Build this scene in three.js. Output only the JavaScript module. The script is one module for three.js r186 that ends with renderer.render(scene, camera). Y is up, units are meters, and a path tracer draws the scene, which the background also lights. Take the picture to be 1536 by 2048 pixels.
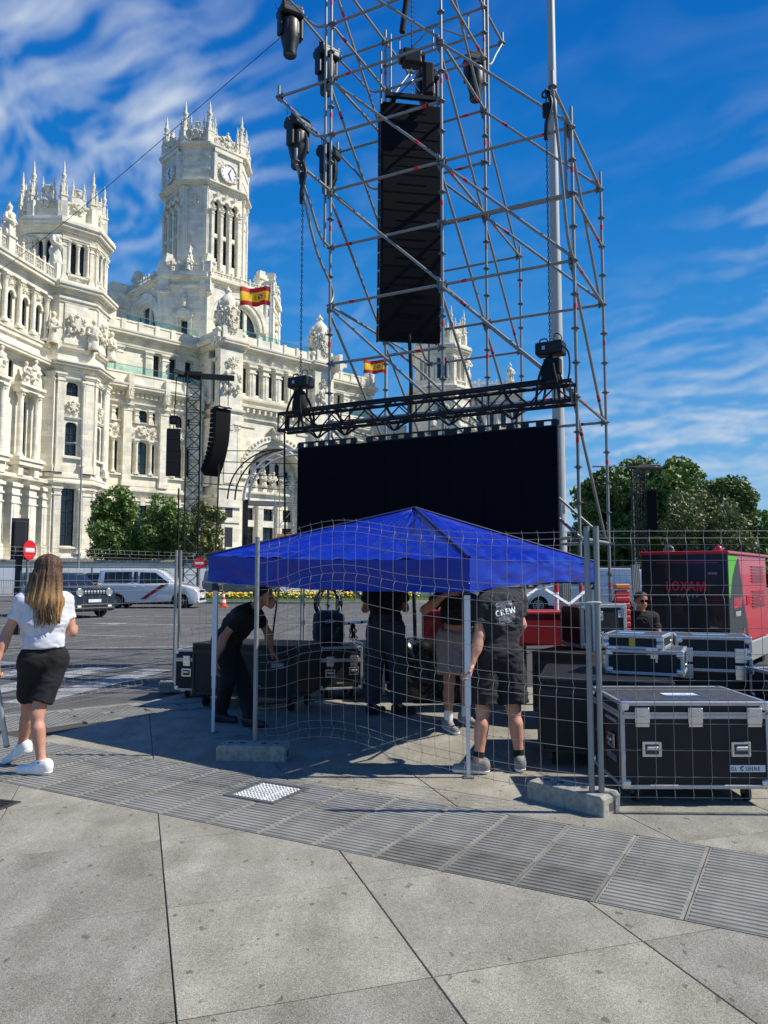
import * as THREE from 'three';
import { mergeGeometries, toCreasedNormals, mergeVertices } from 'three/addons/utils/BufferGeometryUtils.js';
import { RoundedBoxGeometry } from 'three/addons/geometries/RoundedBoxGeometry.js';
import { createNoise2D, createNoise3D } from 'simplex-noise';

// ------------------------------------------------------------ camera, exposure
const scene = new THREE.Scene();
const renderer = new THREE.WebGLRenderer({ antialias: true });
renderer.toneMapping = THREE.LinearToneMapping;
renderer.toneMappingExposure = 1.15;
renderer.shadowMap.enabled = true;
renderer.shadowMap.type = THREE.PCFSoftShadowMap;
const camera = new THREE.PerspectiveCamera(67.31, 0.75, 0.1, 3000);
camera.position.set(0, 1.55, 0);
camera.rotation.x = THREE.MathUtils.degToRad(4.6);
scene.add(camera);

// ------------------------------------------------------------ random + noise
function rngOf(seed) { let a = seed >>> 0; return () => { a = (a + 0x6D2B79F5) | 0; let t = Math.imul(a ^ (a >>> 15), 1 | a); t = (t + Math.imul(t ^ (t >>> 7), 61 | t)) ^ t; return ((t ^ (t >>> 14)) >>> 0) / 4294967296; }; }
const n2 = createNoise2D(rngOf(11)), n3 = createNoise3D(rngOf(12));
const fbm2 = (x, y, o = 4) => { let s = 0, a = 0.5, f = 1; for (let i = 0; i < o; i++) { s += a * n2(x * f + i * 17.3, y * f - i * 9.1); a *= 0.5; f *= 2.03; } return s; };
const clamp = (x, a = 0, b = 1) => Math.min(b, Math.max(a, x));
const smooth = (a, b, x) => { const t = clamp((x - a) / (b - a)); return t * t * (3 - 2 * t); };
const lerp = (a, b, t) => a + (b - a) * t;
const lin = (c) => { c /= 255; return c <= 0.04045 ? c / 12.92 : Math.pow((c + 0.055) / 1.055, 2.4); };

// ------------------------------------------------------------ sky: blue air with wisps of cirrus
const SKY = (() => {
  const W = 2048, H = 1024, data = new Float32Array(W * H * 4);
  const stops = [[-90, 120, 128, 132], [-1, 150, 180, 200], [0, 168, 204, 228], [4, 146, 198, 236], [9, 106, 176, 234], [16, 62, 150, 226], [26, 28, 126, 212], [38, 14, 106, 197], [60, 9, 84, 172], [90, 6, 68, 154]].map(s => [s[0], lin(s[1]) * 0.78, lin(s[2]) * 0.78, lin(s[3]) * 0.78]);
  const rad = Math.PI / 180;
  // clouds seen in the photograph: azimuth (deg right of north), elevation, widths, strength
  const banks = [[-23, 35, 9, 5, .72], [-17, 29, 8, 4.5, .6], [-25, 28, 4, 6, .5], [-12, 27, 5, 3, .4], [-20, 22, 5, 3, .3], [25, 13, 5, 3, .7], [23, 9, 9, 2.2, 1.0], [15, 6, 9, 2.5, .7], [28, 22, 3, 4, .75], [20, 17, 3, 2, .35], [-5, 18, 4, 2, .25], [14, 11, 6, 2, .4]];
  for (let j = 0; j < H; j++) {
    const el = ((j + 0.5) / H - 0.5) * 180, y = Math.sin(el * rad), c = Math.cos(el * rad);
    let k = 0; while (k < stops.length - 2 && stops[k + 1][0] < el) k++;
    const A = stops[k], B = stops[k + 1], t = clamp((el - A[0]) / (B[0] - A[0]));
    for (let i = 0; i < W; i++) {
      const phi = ((i + 0.5) / W - 0.5) * 2 * Math.PI, x = c * Math.cos(phi), z = c * Math.sin(phi);
      let r = lerp(A[1], B[1], t), g = lerp(A[2], B[2], t), b = lerp(A[3], B[3], t);
      if (el > -1) {
        const az = Math.atan2(x, -z) / rad;
        const q = 1 / (y + 0.18), px = x * q, pz = z * q;              // on a cloud deck
        const wx = fbm2(px * 1.1 + 3, pz * 1.1, 3) * 0.9, wz = fbm2(px * 1.1 - 7, pz * 1.1 + 5, 3) * 0.9;
        const a = px * 0.83 + pz * 0.56 + wx * 0.16, d = -px * 0.56 + pz * 0.83 + wz * 0.16;  // wind direction
        const fine = fbm2(a * 1.3, d * 6.4, 7) * 0.6 + fbm2(a * 5.5 + 9, d * 12 + 4, 6) * 0.6;
        const soft = fbm2(px * 0.8 + 20, pz * 0.8 - 4, 4);
        let bank = 0;
        for (const [ba, be, wa, we, s] of banks) { const u = (az - ba) / wa, v = (el - be) / we; bank += s * Math.exp(-(u * u + v * v) * 0.7); }
        const elsewhere = Math.abs(az) > 34 || el > 44 ? smooth(-0.05, 0.5, soft) * 0.7 * (Math.abs(az) > 34 ? smooth(34, 46, Math.abs(az)) : smooth(44, 52, el)) : 0;
        const cover = clamp(bank + elsewhere + 0.06);
        let m = clamp(cover * (0.2 + 1.1 * fine + 0.4 * soft)) * smooth(-1, 4, el);
        m = clamp(m * 0.9);
        const cl = [0.52, 0.6, 0.70];
        r = lerp(r, cl[0], m); g = lerp(g, cl[1], m); b = lerp(b, cl[2], m);
      }
      const o = (j * W + i) * 4; data[o] = r; data[o + 1] = g; data[o + 2] = b; data[o + 3] = 1;
    }
  }
  const tx = new THREE.DataTexture(data, W, H, THREE.RGBAFormat, THREE.FloatType);
  tx.mapping = THREE.EquirectangularReflectionMapping; tx.magFilter = THREE.LinearFilter; tx.minFilter = THREE.LinearFilter; tx.needsUpdate = true;
  return tx;
})();
scene.background = SKY; scene.environment = SKY;

// ------------------------------------------------------------ sun: from the right, about 47 degrees high
const sun = new THREE.DirectionalLight(new THREE.Color(1.0, 0.945, 0.86), 5);
sun.position.set(68.2, 73.1, 1.2); sun.target.position.set(0, 0, 0);
sun.castShadow = true; sun.shadow.mapSize.set(4096, 4096); sun.shadow.radius = 1;
Object.assign(sun.shadow.camera, { left: -90, right: 90, top: 140, bottom: -60, near: 1, far: 400 });
scene.add(sun, sun.target);

// ------------------------------------------------------------ helpers
const V = (x, y, z) => new THREE.Vector3(x, y, z);
const used = new Map();
function numbered(name) { const k = used.get(name) ?? 0; used.set(name, k + 1); return k ? `${name}_${String(k).padStart(3, '0')}` : name; }
function tag(o, label, category, group) { o.userData.label = label; o.userData.category = category; if (group) o.userData.group = group; return o; }
function thing(name, label, category, [x, y, z] = [0, 0, 0], turn = 0, group) {
  const o = new THREE.Group(); o.name = numbered(name); scene.add(o); o.position.set(x, y, z); o.rotation.y = turn; return tag(o, label, category, group);
}
function prep(g) { g = g.index ? g.toNonIndexed() : g; for (const k of Object.keys(g.attributes)) if (!['position', 'normal', 'uv'].includes(k)) g.deleteAttribute(k); if (!g.attributes.normal) g.computeVertexNormals(); if (!g.attributes.uv) g.setAttribute('uv', new THREE.BufferAttribute(new Float32Array(g.attributes.position.count * 2), 2)); g.morphAttributes = {}; return g; }
const merge = (list) => list.length === 1 ? list[0] : mergeGeometries(list.map(prep));
function obj(name, geos, mat, parent = scene) {
  const m = new THREE.Mesh(Array.isArray(geos) ? merge(geos) : geos, mat); m.name = parent === scene ? numbered(name) : name;
  m.castShadow = m.receiveShadow = true; parent.add(m); return m;
}
function struct(name, geos, mat, parent = scene) { const m = obj(name, geos, mat, parent); if (parent === scene) m.userData.kind = 'structure'; return m; }
function copyOf(root, pos, turn, label, name) { const r = root.clone(); r.userData = { ...root.userData }; r.name = numbered(name ?? root.name.replace(/_\d{3}$/, '')); scene.add(r); if (pos) r.position.set(...pos); if (turn !== undefined) r.rotation.y = turn; if (label) r.userData.label = label; return r; }
// uv by the way a face points, in metres (so that patterns keep their size)
function boxUV(g, k = 1) {
  g = prep(g); const p = g.attributes.position, n = g.attributes.normal, uv = g.attributes.uv;
  for (let i = 0; i < p.count; i += 3) {
    let nx = 0, ny = 0, nz = 0; for (let j = 0; j < 3; j++) { nx += Math.abs(n.getX(i + j)); ny += Math.abs(n.getY(i + j)); nz += Math.abs(n.getZ(i + j)); }
    for (let j = 0; j < 3; j++) { const x = p.getX(i + j), y = p.getY(i + j), z = p.getZ(i + j); if (ny > nx && ny > nz) uv.setXY(i + j, x * k, z * k); else if (nx > nz) uv.setXY(i + j, z * k, y * k); else uv.setXY(i + j, x * k, y * k); }
  }
  return g;
}
const bx = (w, h, d, x = 0, y = 0, z = 0) => new THREE.BoxGeometry(w, h, d).translate(x, y, z);
const bx2 = (x0, x1, y0, y1, z0, z1) => bx(x1 - x0, y1 - y0, z1 - z0, (x0 + x1) / 2, (y0 + y1) / 2, (z0 + z1) / 2);
const rbx = (w, h, d, r, x = 0, y = 0, z = 0, seg = 2) => new RoundedBoxGeometry(w, h, d, seg, r).translate(x, y, z);
const cyl = (r0, r1, h, x = 0, y = 0, z = 0, seg = 12, open = false) => new THREE.CylinderGeometry(r1, r0, h, seg, 1, open).translate(x, y + h / 2, z);
const UP = V(0, 1, 0);
function rod(a, b, r, seg = 8, r1 = r) {                                // a bar between two points
  const A = Array.isArray(a) ? V(...a) : a, B = Array.isArray(b) ? V(...b) : b, d = B.clone().sub(A), L = d.length();
  const g = new THREE.CylinderGeometry(r1, r, L, seg, 1); g.applyQuaternion(new THREE.Quaternion().setFromUnitVectors(UP, d.normalize())); return g.translate((A.x + B.x) / 2, (A.y + B.y) / 2, (A.z + B.z) / 2);
}
function beam(a, b, w, h) {                                            // a square bar between two points
  const A = Array.isArray(a) ? V(...a) : a, B = Array.isArray(b) ? V(...b) : b, d = B.clone().sub(A), L = d.length(); d.normalize();
  const s = Math.abs(d.y) > 0.99 ? V(1, 0, 0) : V(0, 1, 0).cross(d).normalize(), u = d.clone().cross(s);
  return new THREE.BoxGeometry(w, h, L).applyMatrix4(new THREE.Matrix4().makeBasis(s, u, d).setPosition((A.x + B.x) / 2, (A.y + B.y) / 2, (A.z + B.z) / 2));
}
function hose(pts, r, seg = 32, rad = 6, closed = false) { return new THREE.TubeGeometry(new THREE.CatmullRomCurve3(pts.map(p => Array.isArray(p) ? V(...p) : p), closed), seg, r, rad, closed); }
const lathe = (pts, seg = 16) => new THREE.LatheGeometry(pts.map(p => new THREE.Vector2(p[0], p[1])), seg);
function shapeOf(pts) { const s = new THREE.Shape(); pts.forEach((p, i) => i ? s.lineTo(p[0], p[1]) : s.moveTo(p[0], p[1])); s.closePath(); return s; }
const extr = (shape, depth, bevel = 0, seg = 1, curve = 8) => new THREE.ExtrudeGeometry(shape, { depth, bevelEnabled: bevel > 0, bevelThickness: bevel, bevelSize: bevel, bevelSegments: seg, curveSegments: curve });
function tex(w, h, fn, srgb = true, rep = 1) {                          // fn(u, v) -> [r, g, b] 0..255
  const d = new Uint8Array(w * h * 4); for (let j = 0; j < h; j++) for (let i = 0; i < w; i++) { const c = fn(i / w, j / h, i, j), o = (j * w + i) * 4; d[o] = clamp(c[0], 0, 255); d[o + 1] = clamp(c[1], 0, 255); d[o + 2] = clamp(c[2], 0, 255); d[o + 3] = 255; }
  const t = new THREE.DataTexture(d, w, h); t.wrapS = t.wrapT = THREE.RepeatWrapping; t.magFilter = THREE.LinearFilter; t.minFilter = THREE.LinearMipmapLinearFilter; t.generateMipmaps = true; if (srgb) t.colorSpace = THREE.SRGBColorSpace; t.repeat.set(rep, rep); t.needsUpdate = true; return t;
}
// noise that tiles over the unit square
function tile2(u, v, f, o = 4, seed = 0) { const a = u * 2 * Math.PI, b = v * 2 * Math.PI, R = f / (2 * Math.PI); let s = 0, am = 0.5, k = 1; for (let i = 0; i < o; i++) { s += am * (n3(Math.cos(a) * R * k + seed, Math.sin(a) * R * k, Math.cos(b) * R * k + i * 3.7) + n3(Math.sin(b) * R * k + seed + 31, Math.cos(a) * R * k - 5, Math.sin(a) * R * k)) * 0.6; am *= 0.5; k *= 2; } return s; }
function canvasTex(w, h, draw) { const c = document.createElement('canvas'); c.width = w; c.height = h; draw(c.getContext('2d'), w, h); const t = new THREE.CanvasTexture(c); t.colorSpace = THREE.SRGBColorSpace; return t; }
const M = (color, rough = 0.8, metal = 0, extra = {}) => new THREE.MeshStandardMaterial({ color, roughness: rough, metalness: metal, side: THREE.DoubleSide, ...extra });
const rgb = (r, g, b) => new THREE.Color().setRGB(r, g, b);

// ------------------------------------------------------------ surface nets: a mesh from a distance field, for bodies and cloth
function netMesh(sdf, lo, hi, cell) {
  const nx = Math.ceil((hi[0] - lo[0]) / cell) + 1, ny = Math.ceil((hi[1] - lo[1]) / cell) + 1, nz = Math.ceil((hi[2] - lo[2]) / cell) + 1;
  const f = new Float32Array(nx * ny * nz), at = (i, j, k) => i + nx * (j + ny * k);
  // coarse pass: blocks of 4 cells far from the surface are skipped
  f.fill(1); const S = 4;
  for (let K = 0; K < nz; K += S) for (let J = 0; J < ny; J += S) for (let I = 0; I < nx; I += S) {
    const d = sdf(lo[0] + (I + S / 2) * cell, lo[1] + (J + S / 2) * cell, lo[2] + (K + S / 2) * cell), far = Math.abs(d) > S * cell * 1.6;
    for (let k = K; k < Math.min(nz, K + S); k++) for (let j = J; j < Math.min(ny, J + S); j++) for (let i = I; i < Math.min(nx, I + S); i++) f[at(i, j, k)] = far ? d : sdf(lo[0] + i * cell, lo[1] + j * cell, lo[2] + k * cell);
  }
  const idx = new Int32Array(nx * ny * nz).fill(-1), pos = [], quads = [];
  const C = [[0, 0, 0], [1, 0, 0], [0, 1, 0], [1, 1, 0], [0, 0, 1], [1, 0, 1], [0, 1, 1], [1, 1, 1]], E = [[0, 1], [2, 3], [4, 5], [6, 7], [0, 2], [1, 3], [4, 6], [5, 7], [0, 4], [1, 5], [2, 6], [3, 7]];
  for (let k = 0; k < nz - 1; k++) for (let j = 0; j < ny - 1; j++) for (let i = 0; i < nx - 1; i++) {
    const v = C.map(c => f[at(i + c[0], j + c[1], k + c[2])]); let m = 0; for (let q = 0; q < 8; q++) if (v[q] < 0) m |= 1 << q; if (m === 0 || m === 255) continue;
    let x = 0, y = 0, z = 0, n = 0; for (const [a, b] of E) if ((v[a] < 0) !== (v[b] < 0)) { const t = v[a] / (v[a] - v[b]); x += lerp(C[a][0], C[b][0], t); y += lerp(C[a][1], C[b][1], t); z += lerp(C[a][2], C[b][2], t); n++; }
    idx[at(i, j, k)] = pos.length / 3; pos.push(lo[0] + (i + x / n) * cell, lo[1] + (j + y / n) * cell, lo[2] + (k + z / n) * cell);
  }
  for (let k = 1; k < nz - 1; k++) for (let j = 1; j < ny - 1; j++) for (let i = 1; i < nx - 1; i++) {
    const a = f[at(i, j, k)] < 0;
    const q = (b, p1, p2, p3, p4) => { if (a !== b) { if (Math.min(p1, p2, p3, p4) < 0) return; a ? quads.push(p1, p2, p3, p1, p3, p4) : quads.push(p1, p3, p2, p1, p4, p3); } };
    q(f[at(i + 1, j, k)] < 0, idx[at(i, j - 1, k - 1)], idx[at(i, j, k - 1)], idx[at(i, j, k)], idx[at(i, j - 1, k)]);
    q(f[at(i, j + 1, k)] < 0, idx[at(i - 1, j, k - 1)], idx[at(i - 1, j, k)], idx[at(i, j, k)], idx[at(i, j, k - 1)]);
    q(f[at(i, j, k + 1)] < 0, idx[at(i - 1, j - 1, k)], idx[at(i, j - 1, k)], idx[at(i, j, k)], idx[at(i - 1, j, k)]);
  }
  const g = new THREE.BufferGeometry(); g.setAttribute('position', new THREE.Float32BufferAttribute(pos, 3)); g.setIndex(quads); g.computeVertexNormals();
  const uv = new Float32Array(pos.length / 3 * 2); for (let i = 0; i < pos.length / 3; i++) { uv[2 * i] = pos[3 * i] + pos[3 * i + 2] * 0.7; uv[2 * i + 1] = pos[3 * i + 1]; } g.setAttribute('uv', new THREE.BufferAttribute(uv, 2));
  return g;
}
const smin = (a, b, k) => { const h = Math.max(k - Math.abs(a - b), 0) / k; return Math.min(a, b) - h * h * k * 0.25; };
// tapered capsule between two joints
function capsule(px, py, pz, a, b, ra, rb) { const bx_ = b[0] - a[0], by = b[1] - a[1], bz = b[2] - a[2], ax = px - a[0], ay = py - a[1], az = pz - a[2]; const t = clamp((ax * bx_ + ay * by + az * bz) / (bx_ * bx_ + by * by + bz * bz + 1e-9)); const x = ax - bx_ * t, y = ay - by * t, z = az - bz * t; return Math.sqrt(x * x + y * y + z * z) - lerp(ra, rb, t); }

// ------------------------------------------------------------ materials
const stoneTex = tex(1024, 1024, (u, v) => {                            // limestone courses, 8 m across: tone by block, weather streaks
  const row = Math.floor(v * 14), off = (row % 2) * 0.5 + ((row * 7919) % 13) / 40, col = Math.floor((u * 6 + off) % 6), fu = (u * 6 + off) % 1, fv = (v * 14) % 1;
  const h = ((Math.sin(row * 127.1 + col * 311.7) * 43758.5453) % 1 + 1) % 1;
  const joint = (fv < 0.03 || fu < 0.012) ? -26 : 0;
  const st = tile2(u, v, 5, 5, 3) * 20 + tile2(u, v, 22, 3, 8) * 8, streak = Math.max(0, tile2(u, v, 26, 2, 14) * 0.5 + tile2(u, v, 4, 3, 77)) * -26;
  const k = 230 + (h - 0.5) * 24 + st + streak + joint; const warm = (h - 0.5) * 8 + tile2(u, v, 3, 3, 55) * 9;
  return [k + 3 + warm * .5, k - 3, k - 23 - warm];
});
const stoneBump = tex(512, 512, (u, v) => { const row = Math.floor(v * 14), off = (row % 2) * 0.5 + ((row * 7919) % 13) / 40, fu = (u * 6 + off) % 1, fv = (v * 14) % 1; const k = (fv < 0.04 || fu < 0.016) ? 60 : 170 + tile2(u, v, 40, 3, 2) * 50; return [k, k, k]; }, false);
const stone = new THREE.MeshStandardMaterial({ map: stoneTex, bumpMap: stoneBump, bumpScale: 0.02, roughness: 0.9, side: THREE.DoubleSide });
stoneTex.repeat.set(1 / 8, 1 / 8); stoneBump.repeat.set(1 / 8, 1 / 8);
const carveTex = tex(512, 512, (u, v) => { const k = 222 + tile2(u, v, 8, 5, 21) * 26; return [k + 3, k - 3, k - 23]; });
carveTex.repeat.set(0.4, 0.4);
const carved = new THREE.MeshStandardMaterial({ map: carveTex, roughness: 0.92, side: THREE.DoubleSide });
const darkGlass = new THREE.MeshPhysicalMaterial({ color: rgb(0.018, 0.024, 0.03), roughness: 0.06, metalness: 0, specularIntensity: 1, ior: 1.6, side: THREE.DoubleSide });
const tealGlass = new THREE.MeshPhysicalMaterial({ color: rgb(0.02, 0.11, 0.13), roughness: 0.12, side: THREE.DoubleSide });
const blindTex = M(rgb(0.16, 0.22, 0.23), 0.7);
const frameDark = M(rgb(0.03, 0.032, 0.035), 0.5, 0.2);
const louvre = M(rgb(0.05, 0.05, 0.052), 0.7);
const galvTex = tex(256, 256, (u, v) => { const k = 146 + tile2(u, v, 14, 4, 40) * 30 + tile2(u, v, 50, 2, 4) * 14; return [k - 1, k + 1, k - 3]; });
const galv = new THREE.MeshStandardMaterial({ map: galvTex, color: 0xffffff, roughness: 0.46, metalness: 0.3 });
const galvDull = new THREE.MeshStandardMaterial({ map: galvTex, color: 0xdddddd, roughness: 0.5, metalness: 0.4 });
const redTape = M(rgb(0.72, 0.02, 0.03), 0.5);
const blackTape = M(rgb(0.012, 0.012, 0.013), 0.6);
const blackMetal = M(rgb(0.01, 0.0105, 0.012), 0.5, 0.2);
const blackPlastic = M(rgb(0.014, 0.0145, 0.016), 0.45);
const blackCloth = M(rgb(0.011, 0.011, 0.013), 0.9);
const rubber = M(rgb(0.015, 0.015, 0.015), 0.85);
const alu = new THREE.MeshStandardMaterial({ color: rgb(0.62, 0.63, 0.64), roughness: 0.34, metalness: 0.9 });
const steelBright = new THREE.MeshStandardMaterial({ color: rgb(0.7, 0.71, 0.72), roughness: 0.25, metalness: 0.95 });
const whitePaint = M(rgb(0.78, 0.78, 0.77), 0.4);
const concreteTex = tex(256, 256, (u, v) => { const k = 152 + tile2(u, v, 9, 5, 70) * 34 + (tile2(u, v, 60, 2, 3) > 0.35 ? -22 : 0); return [k + 4, k, k - 12]; });
const concrete = new THREE.MeshStandardMaterial({ map: concreteTex, roughness: 0.95, bumpMap: concreteTex, bumpScale: 0.006 });

// ------------------------------------------------------------ ground
const asphaltTex = tex(1024, 1024, (u, v) => { const f = tile2(u, v, 110, 2, 9) * 16, c = tile2(u, v, 6, 5, 31) * 20, sp = tile2(u, v, 240, 1, 5) > 0.42 ? 26 : 0; const k = 88 + f + c + sp; return [k + 2, k + 1, k - 2]; });
asphaltTex.repeat.set(1 / 6, 1 / 6);
const asphalt = new THREE.MeshStandardMaterial({ map: asphaltTex, roughness: 0.92, bumpMap: asphaltTex, bumpScale: 0.004 });
const roadPaint = new THREE.MeshStandardMaterial({ map: tex(512, 512, (u, v) => { const k = 160 + tile2(u, v, 8, 5, 17) * 40 - (tile2(u, v, 70, 3, 6) > 0.2 ? 60 : 0); return [k, k, k - 3]; }), roughness: 0.8 });
const gran = (seed, base, warm) => tex(1024, 1024, (u, v, i, j) => {
  const h = ((Math.sin(i * 12.9898 + j * 78.233 + seed) * 43758.5453) % 1 + 1) % 1, h2 = ((Math.sin((i >> 1) * 39.34 + (j >> 1) * 11.13 + seed) * 24634.63) % 1 + 1) % 1;
  const grain = (h - 0.5) * 30 + (h2 > 0.86 ? 30 : h2 < 0.16 ? -36 : 0), cl = tile2(u, v, 4, 5, seed) * 26 + tile2(u, v, 30, 3, seed + 9) * 8;
  const gum = tile2(u, v, 17, 2, seed + 50) > 0.47 ? -36 : 0;
  const k = base + grain + cl + gum; return [k + warm, k + 1, k - 8 - warm];
});
const granites = [gran(1, 138, 5), gran(2, 131, 4), gran(3, 144, 6)].map(t => { t.repeat.set(1 / 1.6, 1 / 1.6); return new THREE.MeshStandardMaterial({ map: t, roughness: 0.82, bumpMap: t, bumpScale: 0.0012 }); });
const mortar = M(rgb(0.06, 0.057, 0.05), 0.95);
struct('road', boxUV(new THREE.PlaneGeometry(1600, 1600).rotateX(-Math.PI / 2).translate(0, -0.03, 0)), asphalt);
// plaza: polygon in (x, z)
const plazaPoly = [[-9, 3], [-9, -6.3], [-5.1, -8.0], [-2.9, -9.55], [-2.3, -11.0], [-1.6, -13.0], [-0.6, -15.2], [1.5, -18.5], [5, -22], [30, -26], [30, 3]];
struct('plaza_bed', new THREE.ExtrudeGeometry(shapeOf(plazaPoly.map(p => [p[0], -p[1]])), { depth: 0.012, bevelEnabled: false }).rotateX(-Math.PI / 2).translate(0, -0.03 + 0.002, 0), mortar);
const plaza = new THREE.Group(); plaza.name = 'plaza_paving'; plaza.userData.kind = 'structure'; scene.add(plaza);
function clipHalf(poly, nx, nz, c) { const out = []; for (let i = 0; i < poly.length; i++) { const a = poly[i], b = poly[(i + 1) % poly.length], da = a[0] * nx + a[1] * nz - c, db = b[0] * nx + b[1] * nz - c; if (da >= 0) out.push(a); if ((da >= 0) !== (db >= 0)) { const t = da / (da - db); out.push([lerp(a[0], b[0], t), lerp(a[1], b[1], t)]); } } return out; }
function inset(poly, d) { const n = poly.length, area = poly.reduce((s, p, i) => { const q = poly[(i + 1) % n]; return s + p[0] * q[1] - q[0] * p[1]; }, 0), sg = area > 0 ? 1 : -1; let out = poly; for (let i = 0; i < n; i++) { const a = poly[i], b = poly[(i + 1) % n], ex = b[0] - a[0], ez = b[1] - a[1], L = Math.hypot(ex, ez); if (L < 1e-6) continue; const nx = -ez / L * sg, nz = ex / L * sg; out = clipHalf(out, nx, nz, a[0] * nx + a[1] * nz + d); } return out; }
const areaOf = (poly) => Math.abs(poly.reduce((s, p, i) => { const q = poly[(i + 1) % poly.length]; return s + p[0] * q[1] - q[0] * p[1]; }, 0)) / 2;
function slabGeo(poly, y0, y1) { const g = new THREE.ExtrudeGeometry(shapeOf(poly.map(p => [p[0], -p[1]])), { depth: y1 - y0 - 0.002, bevelEnabled: true, bevelThickness: 0.002, bevelSize: 0.002, bevelOffset: -0.002, bevelSegments: 1 }).rotateX(-Math.PI / 2).translate(0, y0, 0); return boxUV(g); }
const Sq = [0.876, 0.482], Sp = [0.482, -0.876], S0 = [-0.248, -4.469], SW = 1.06;      // the ribbed strip: along, across, lower edge point, width
{
  const g = [0.305, 0.952], h = [0.952, -0.305], o = [-1.014, -3.72], a = 0.955, r = rngOf(5);
  const cLow = S0[0] * Sp[0] + S0[1] * Sp[1];
  const far = [];
  for (let i = -9; i < 16; i++) for (let j = -22; j < 6; j++) {
    const P = (u, v) => [o[0] + h[0] * a * u + g[0] * a * v, o[1] + h[1] * a * u + g[1] * a * v];
    let sq = [P(i, j), P(i + 1, j), P(i + 1, j + 1), P(i, j + 1)];
    const cx = (sq[0][0] + sq[2][0]) / 2, cz = (sq[0][1] + sq[2][1]) / 2;
    for (const side of [-1, 1]) {
      let p = side < 0 ? clipHalf(sq, -Sp[0], -Sp[1], -(cLow - 0.004)) : clipHalf(sq, Sp[0], Sp[1], cLow + SW + 0.004);
      if (p.length < 3) continue;
      if (side > 0) { // plaza's road edge
        for (let k = 1; k < 8; k++) { const A = plazaPoly[k], B = plazaPoly[k + 1]; const ex = B[0] - A[0], ez = B[1] - A[1], L = Math.hypot(ex, ez); p = clipHalf(p, -ez / L, ex / L, (-ez * A[0] + ex * A[1]) / L + 0.28); if (p.length < 3) break; }
        if (p.length < 3) continue;
      }
      p = inset(p, 0.0032); if (p.length < 3 || areaOf(p) < 0.01) continue;
      if (cz > 0.3) continue;
      const vis = Math.abs(cx) < 0.62 * -cz + 1.2 && -cz > 1.6 && -cz < 15.5;
      const dy = -0.0016 * r();
      (vis ? (x) => obj('paving_slab', x, granites[(r() * 3) | 0], plaza) : (x) => far.push(x))(slabGeo(p, -0.016, dy));
    }
  }
  const f = obj('outlying_slabs', far, granites[0], plaza); f.userData.kind = 'stuff';
}
// ribbed tactile pavers: three rows along the strip
{
  const r = rngOf(8), ribGeo = (L, Wd, n) => { const list = [bx(L, 0.014, Wd, 0, -0.0075, 0)]; const st = Wd / n; for (let k = 0; k < n; k++) { const z = -Wd / 2 + st * (k + 0.5); list.push(new THREE.ExtrudeGeometry(shapeOf([[-st * 0.33, 0], [st * 0.33, 0], [st * 0.22, 0.0056], [-st * 0.22, 0.0056]]), { depth: L - 0.03, bevelEnabled: false }).rotateY(Math.PI / 2).translate(-L / 2 + 0.015, -0.0006, z)); } return boxUV(merge(list)); };
  const strip = new THREE.Group(); strip.name = 'tactile_strip'; strip.userData.kind = 'structure'; scene.add(strip);
  const mk = (seed, base) => { const t = tex(512, 512, (u, v, i, j) => { const h = ((Math.sin(i * 12.9 + j * 78.2 + seed) * 43758.5) % 1 + 1) % 1; const k = base + (h - 0.5) * 26 + tile2(u, v, 5, 4, seed) * 26 + (tile2(u, v, 16, 2, seed + 7) > 0.5 ? -26 : 0); return [k + 2, k, k - 8]; }); t.repeat.set(1, 1); return new THREE.MeshStandardMaterial({ map: t, roughness: 0.85, bumpMap: t, bumpScale: 0.001 }); };
  const mats = [mk(3, 131), mk(5, 124), mk(9, 137)], dark = mk(6, 112);
  const L = 0.4, rows = 3, Wd = SW / rows, G = ribGeo(L - 0.006, Wd - 0.005, 8), ang = Math.atan2(-Sq[1], Sq[0]);
  for (let i = -11; i < 14; i++) for (let k = 0; k < rows; k++) {
    const s = i * L + (0.02), t = (k + 0.5) * Wd, x = S0[0] + Sq[0] * s + Sp[0] * t, z = S0[1] + Sq[1] * s + Sp[1] * t;
    if (Math.hypot(x + 0.83, z + 5.61) < 0.16) continue;
    const m = obj('ribbed_paver', G, k === 0 && i >= 1 && i <= 3 ? dark : mats[(r() * 3) | 0], strip); m.position.set(x, -0.001 * r(), z); m.rotation.y = ang + (r() < 0.5 ? Math.PI : 0);
  }
  // second run of pavers along the dropped kerb, ribs towards the crossing
  const G2 = ribGeo(0.39, 0.39, 9);
  const a = [-4.9, -7.35], b = [-2.75, -8.85], d = Math.hypot(b[0] - a[0], b[1] - a[1]), ux = (b[0] - a[0]) / d, uz = (b[1] - a[1]) / d;
  for (let i = 0; i < 7; i++) for (let k = 0; k < 2; k++) { const s = (i + 0.5) * 0.4 - 0.1, t = -k * 0.4 + 0.1; const m = obj('ribbed_paver', G2, mats[(r() * 3) | 0], strip); m.position.set(a[0] + ux * s - uz * t, 0.002, a[1] + uz * s + ux * t); m.rotation.y = Math.atan2(-uz, ux) + Math.PI / 2 + 0.25; }
  for (let i = 0; i < 6; i++) for (let k = 0; k < 2; k++) { const s = (i + 0.5) * 0.4, t = -k * 0.4; const aa = [-2.72, -8.95], th = 0.42 + i * 0.02, vx = Math.cos(th), vz = -Math.sin(th); const m = obj('ribbed_paver', G2, mats[(r() * 3) | 0], strip); m.position.set(aa[0] + vx * s - vz * t, 0.002, aa[1] + vz * s + vx * t - 0.02); m.rotation.y = th + Math.PI / 2 + 0.2; }
}
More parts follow.
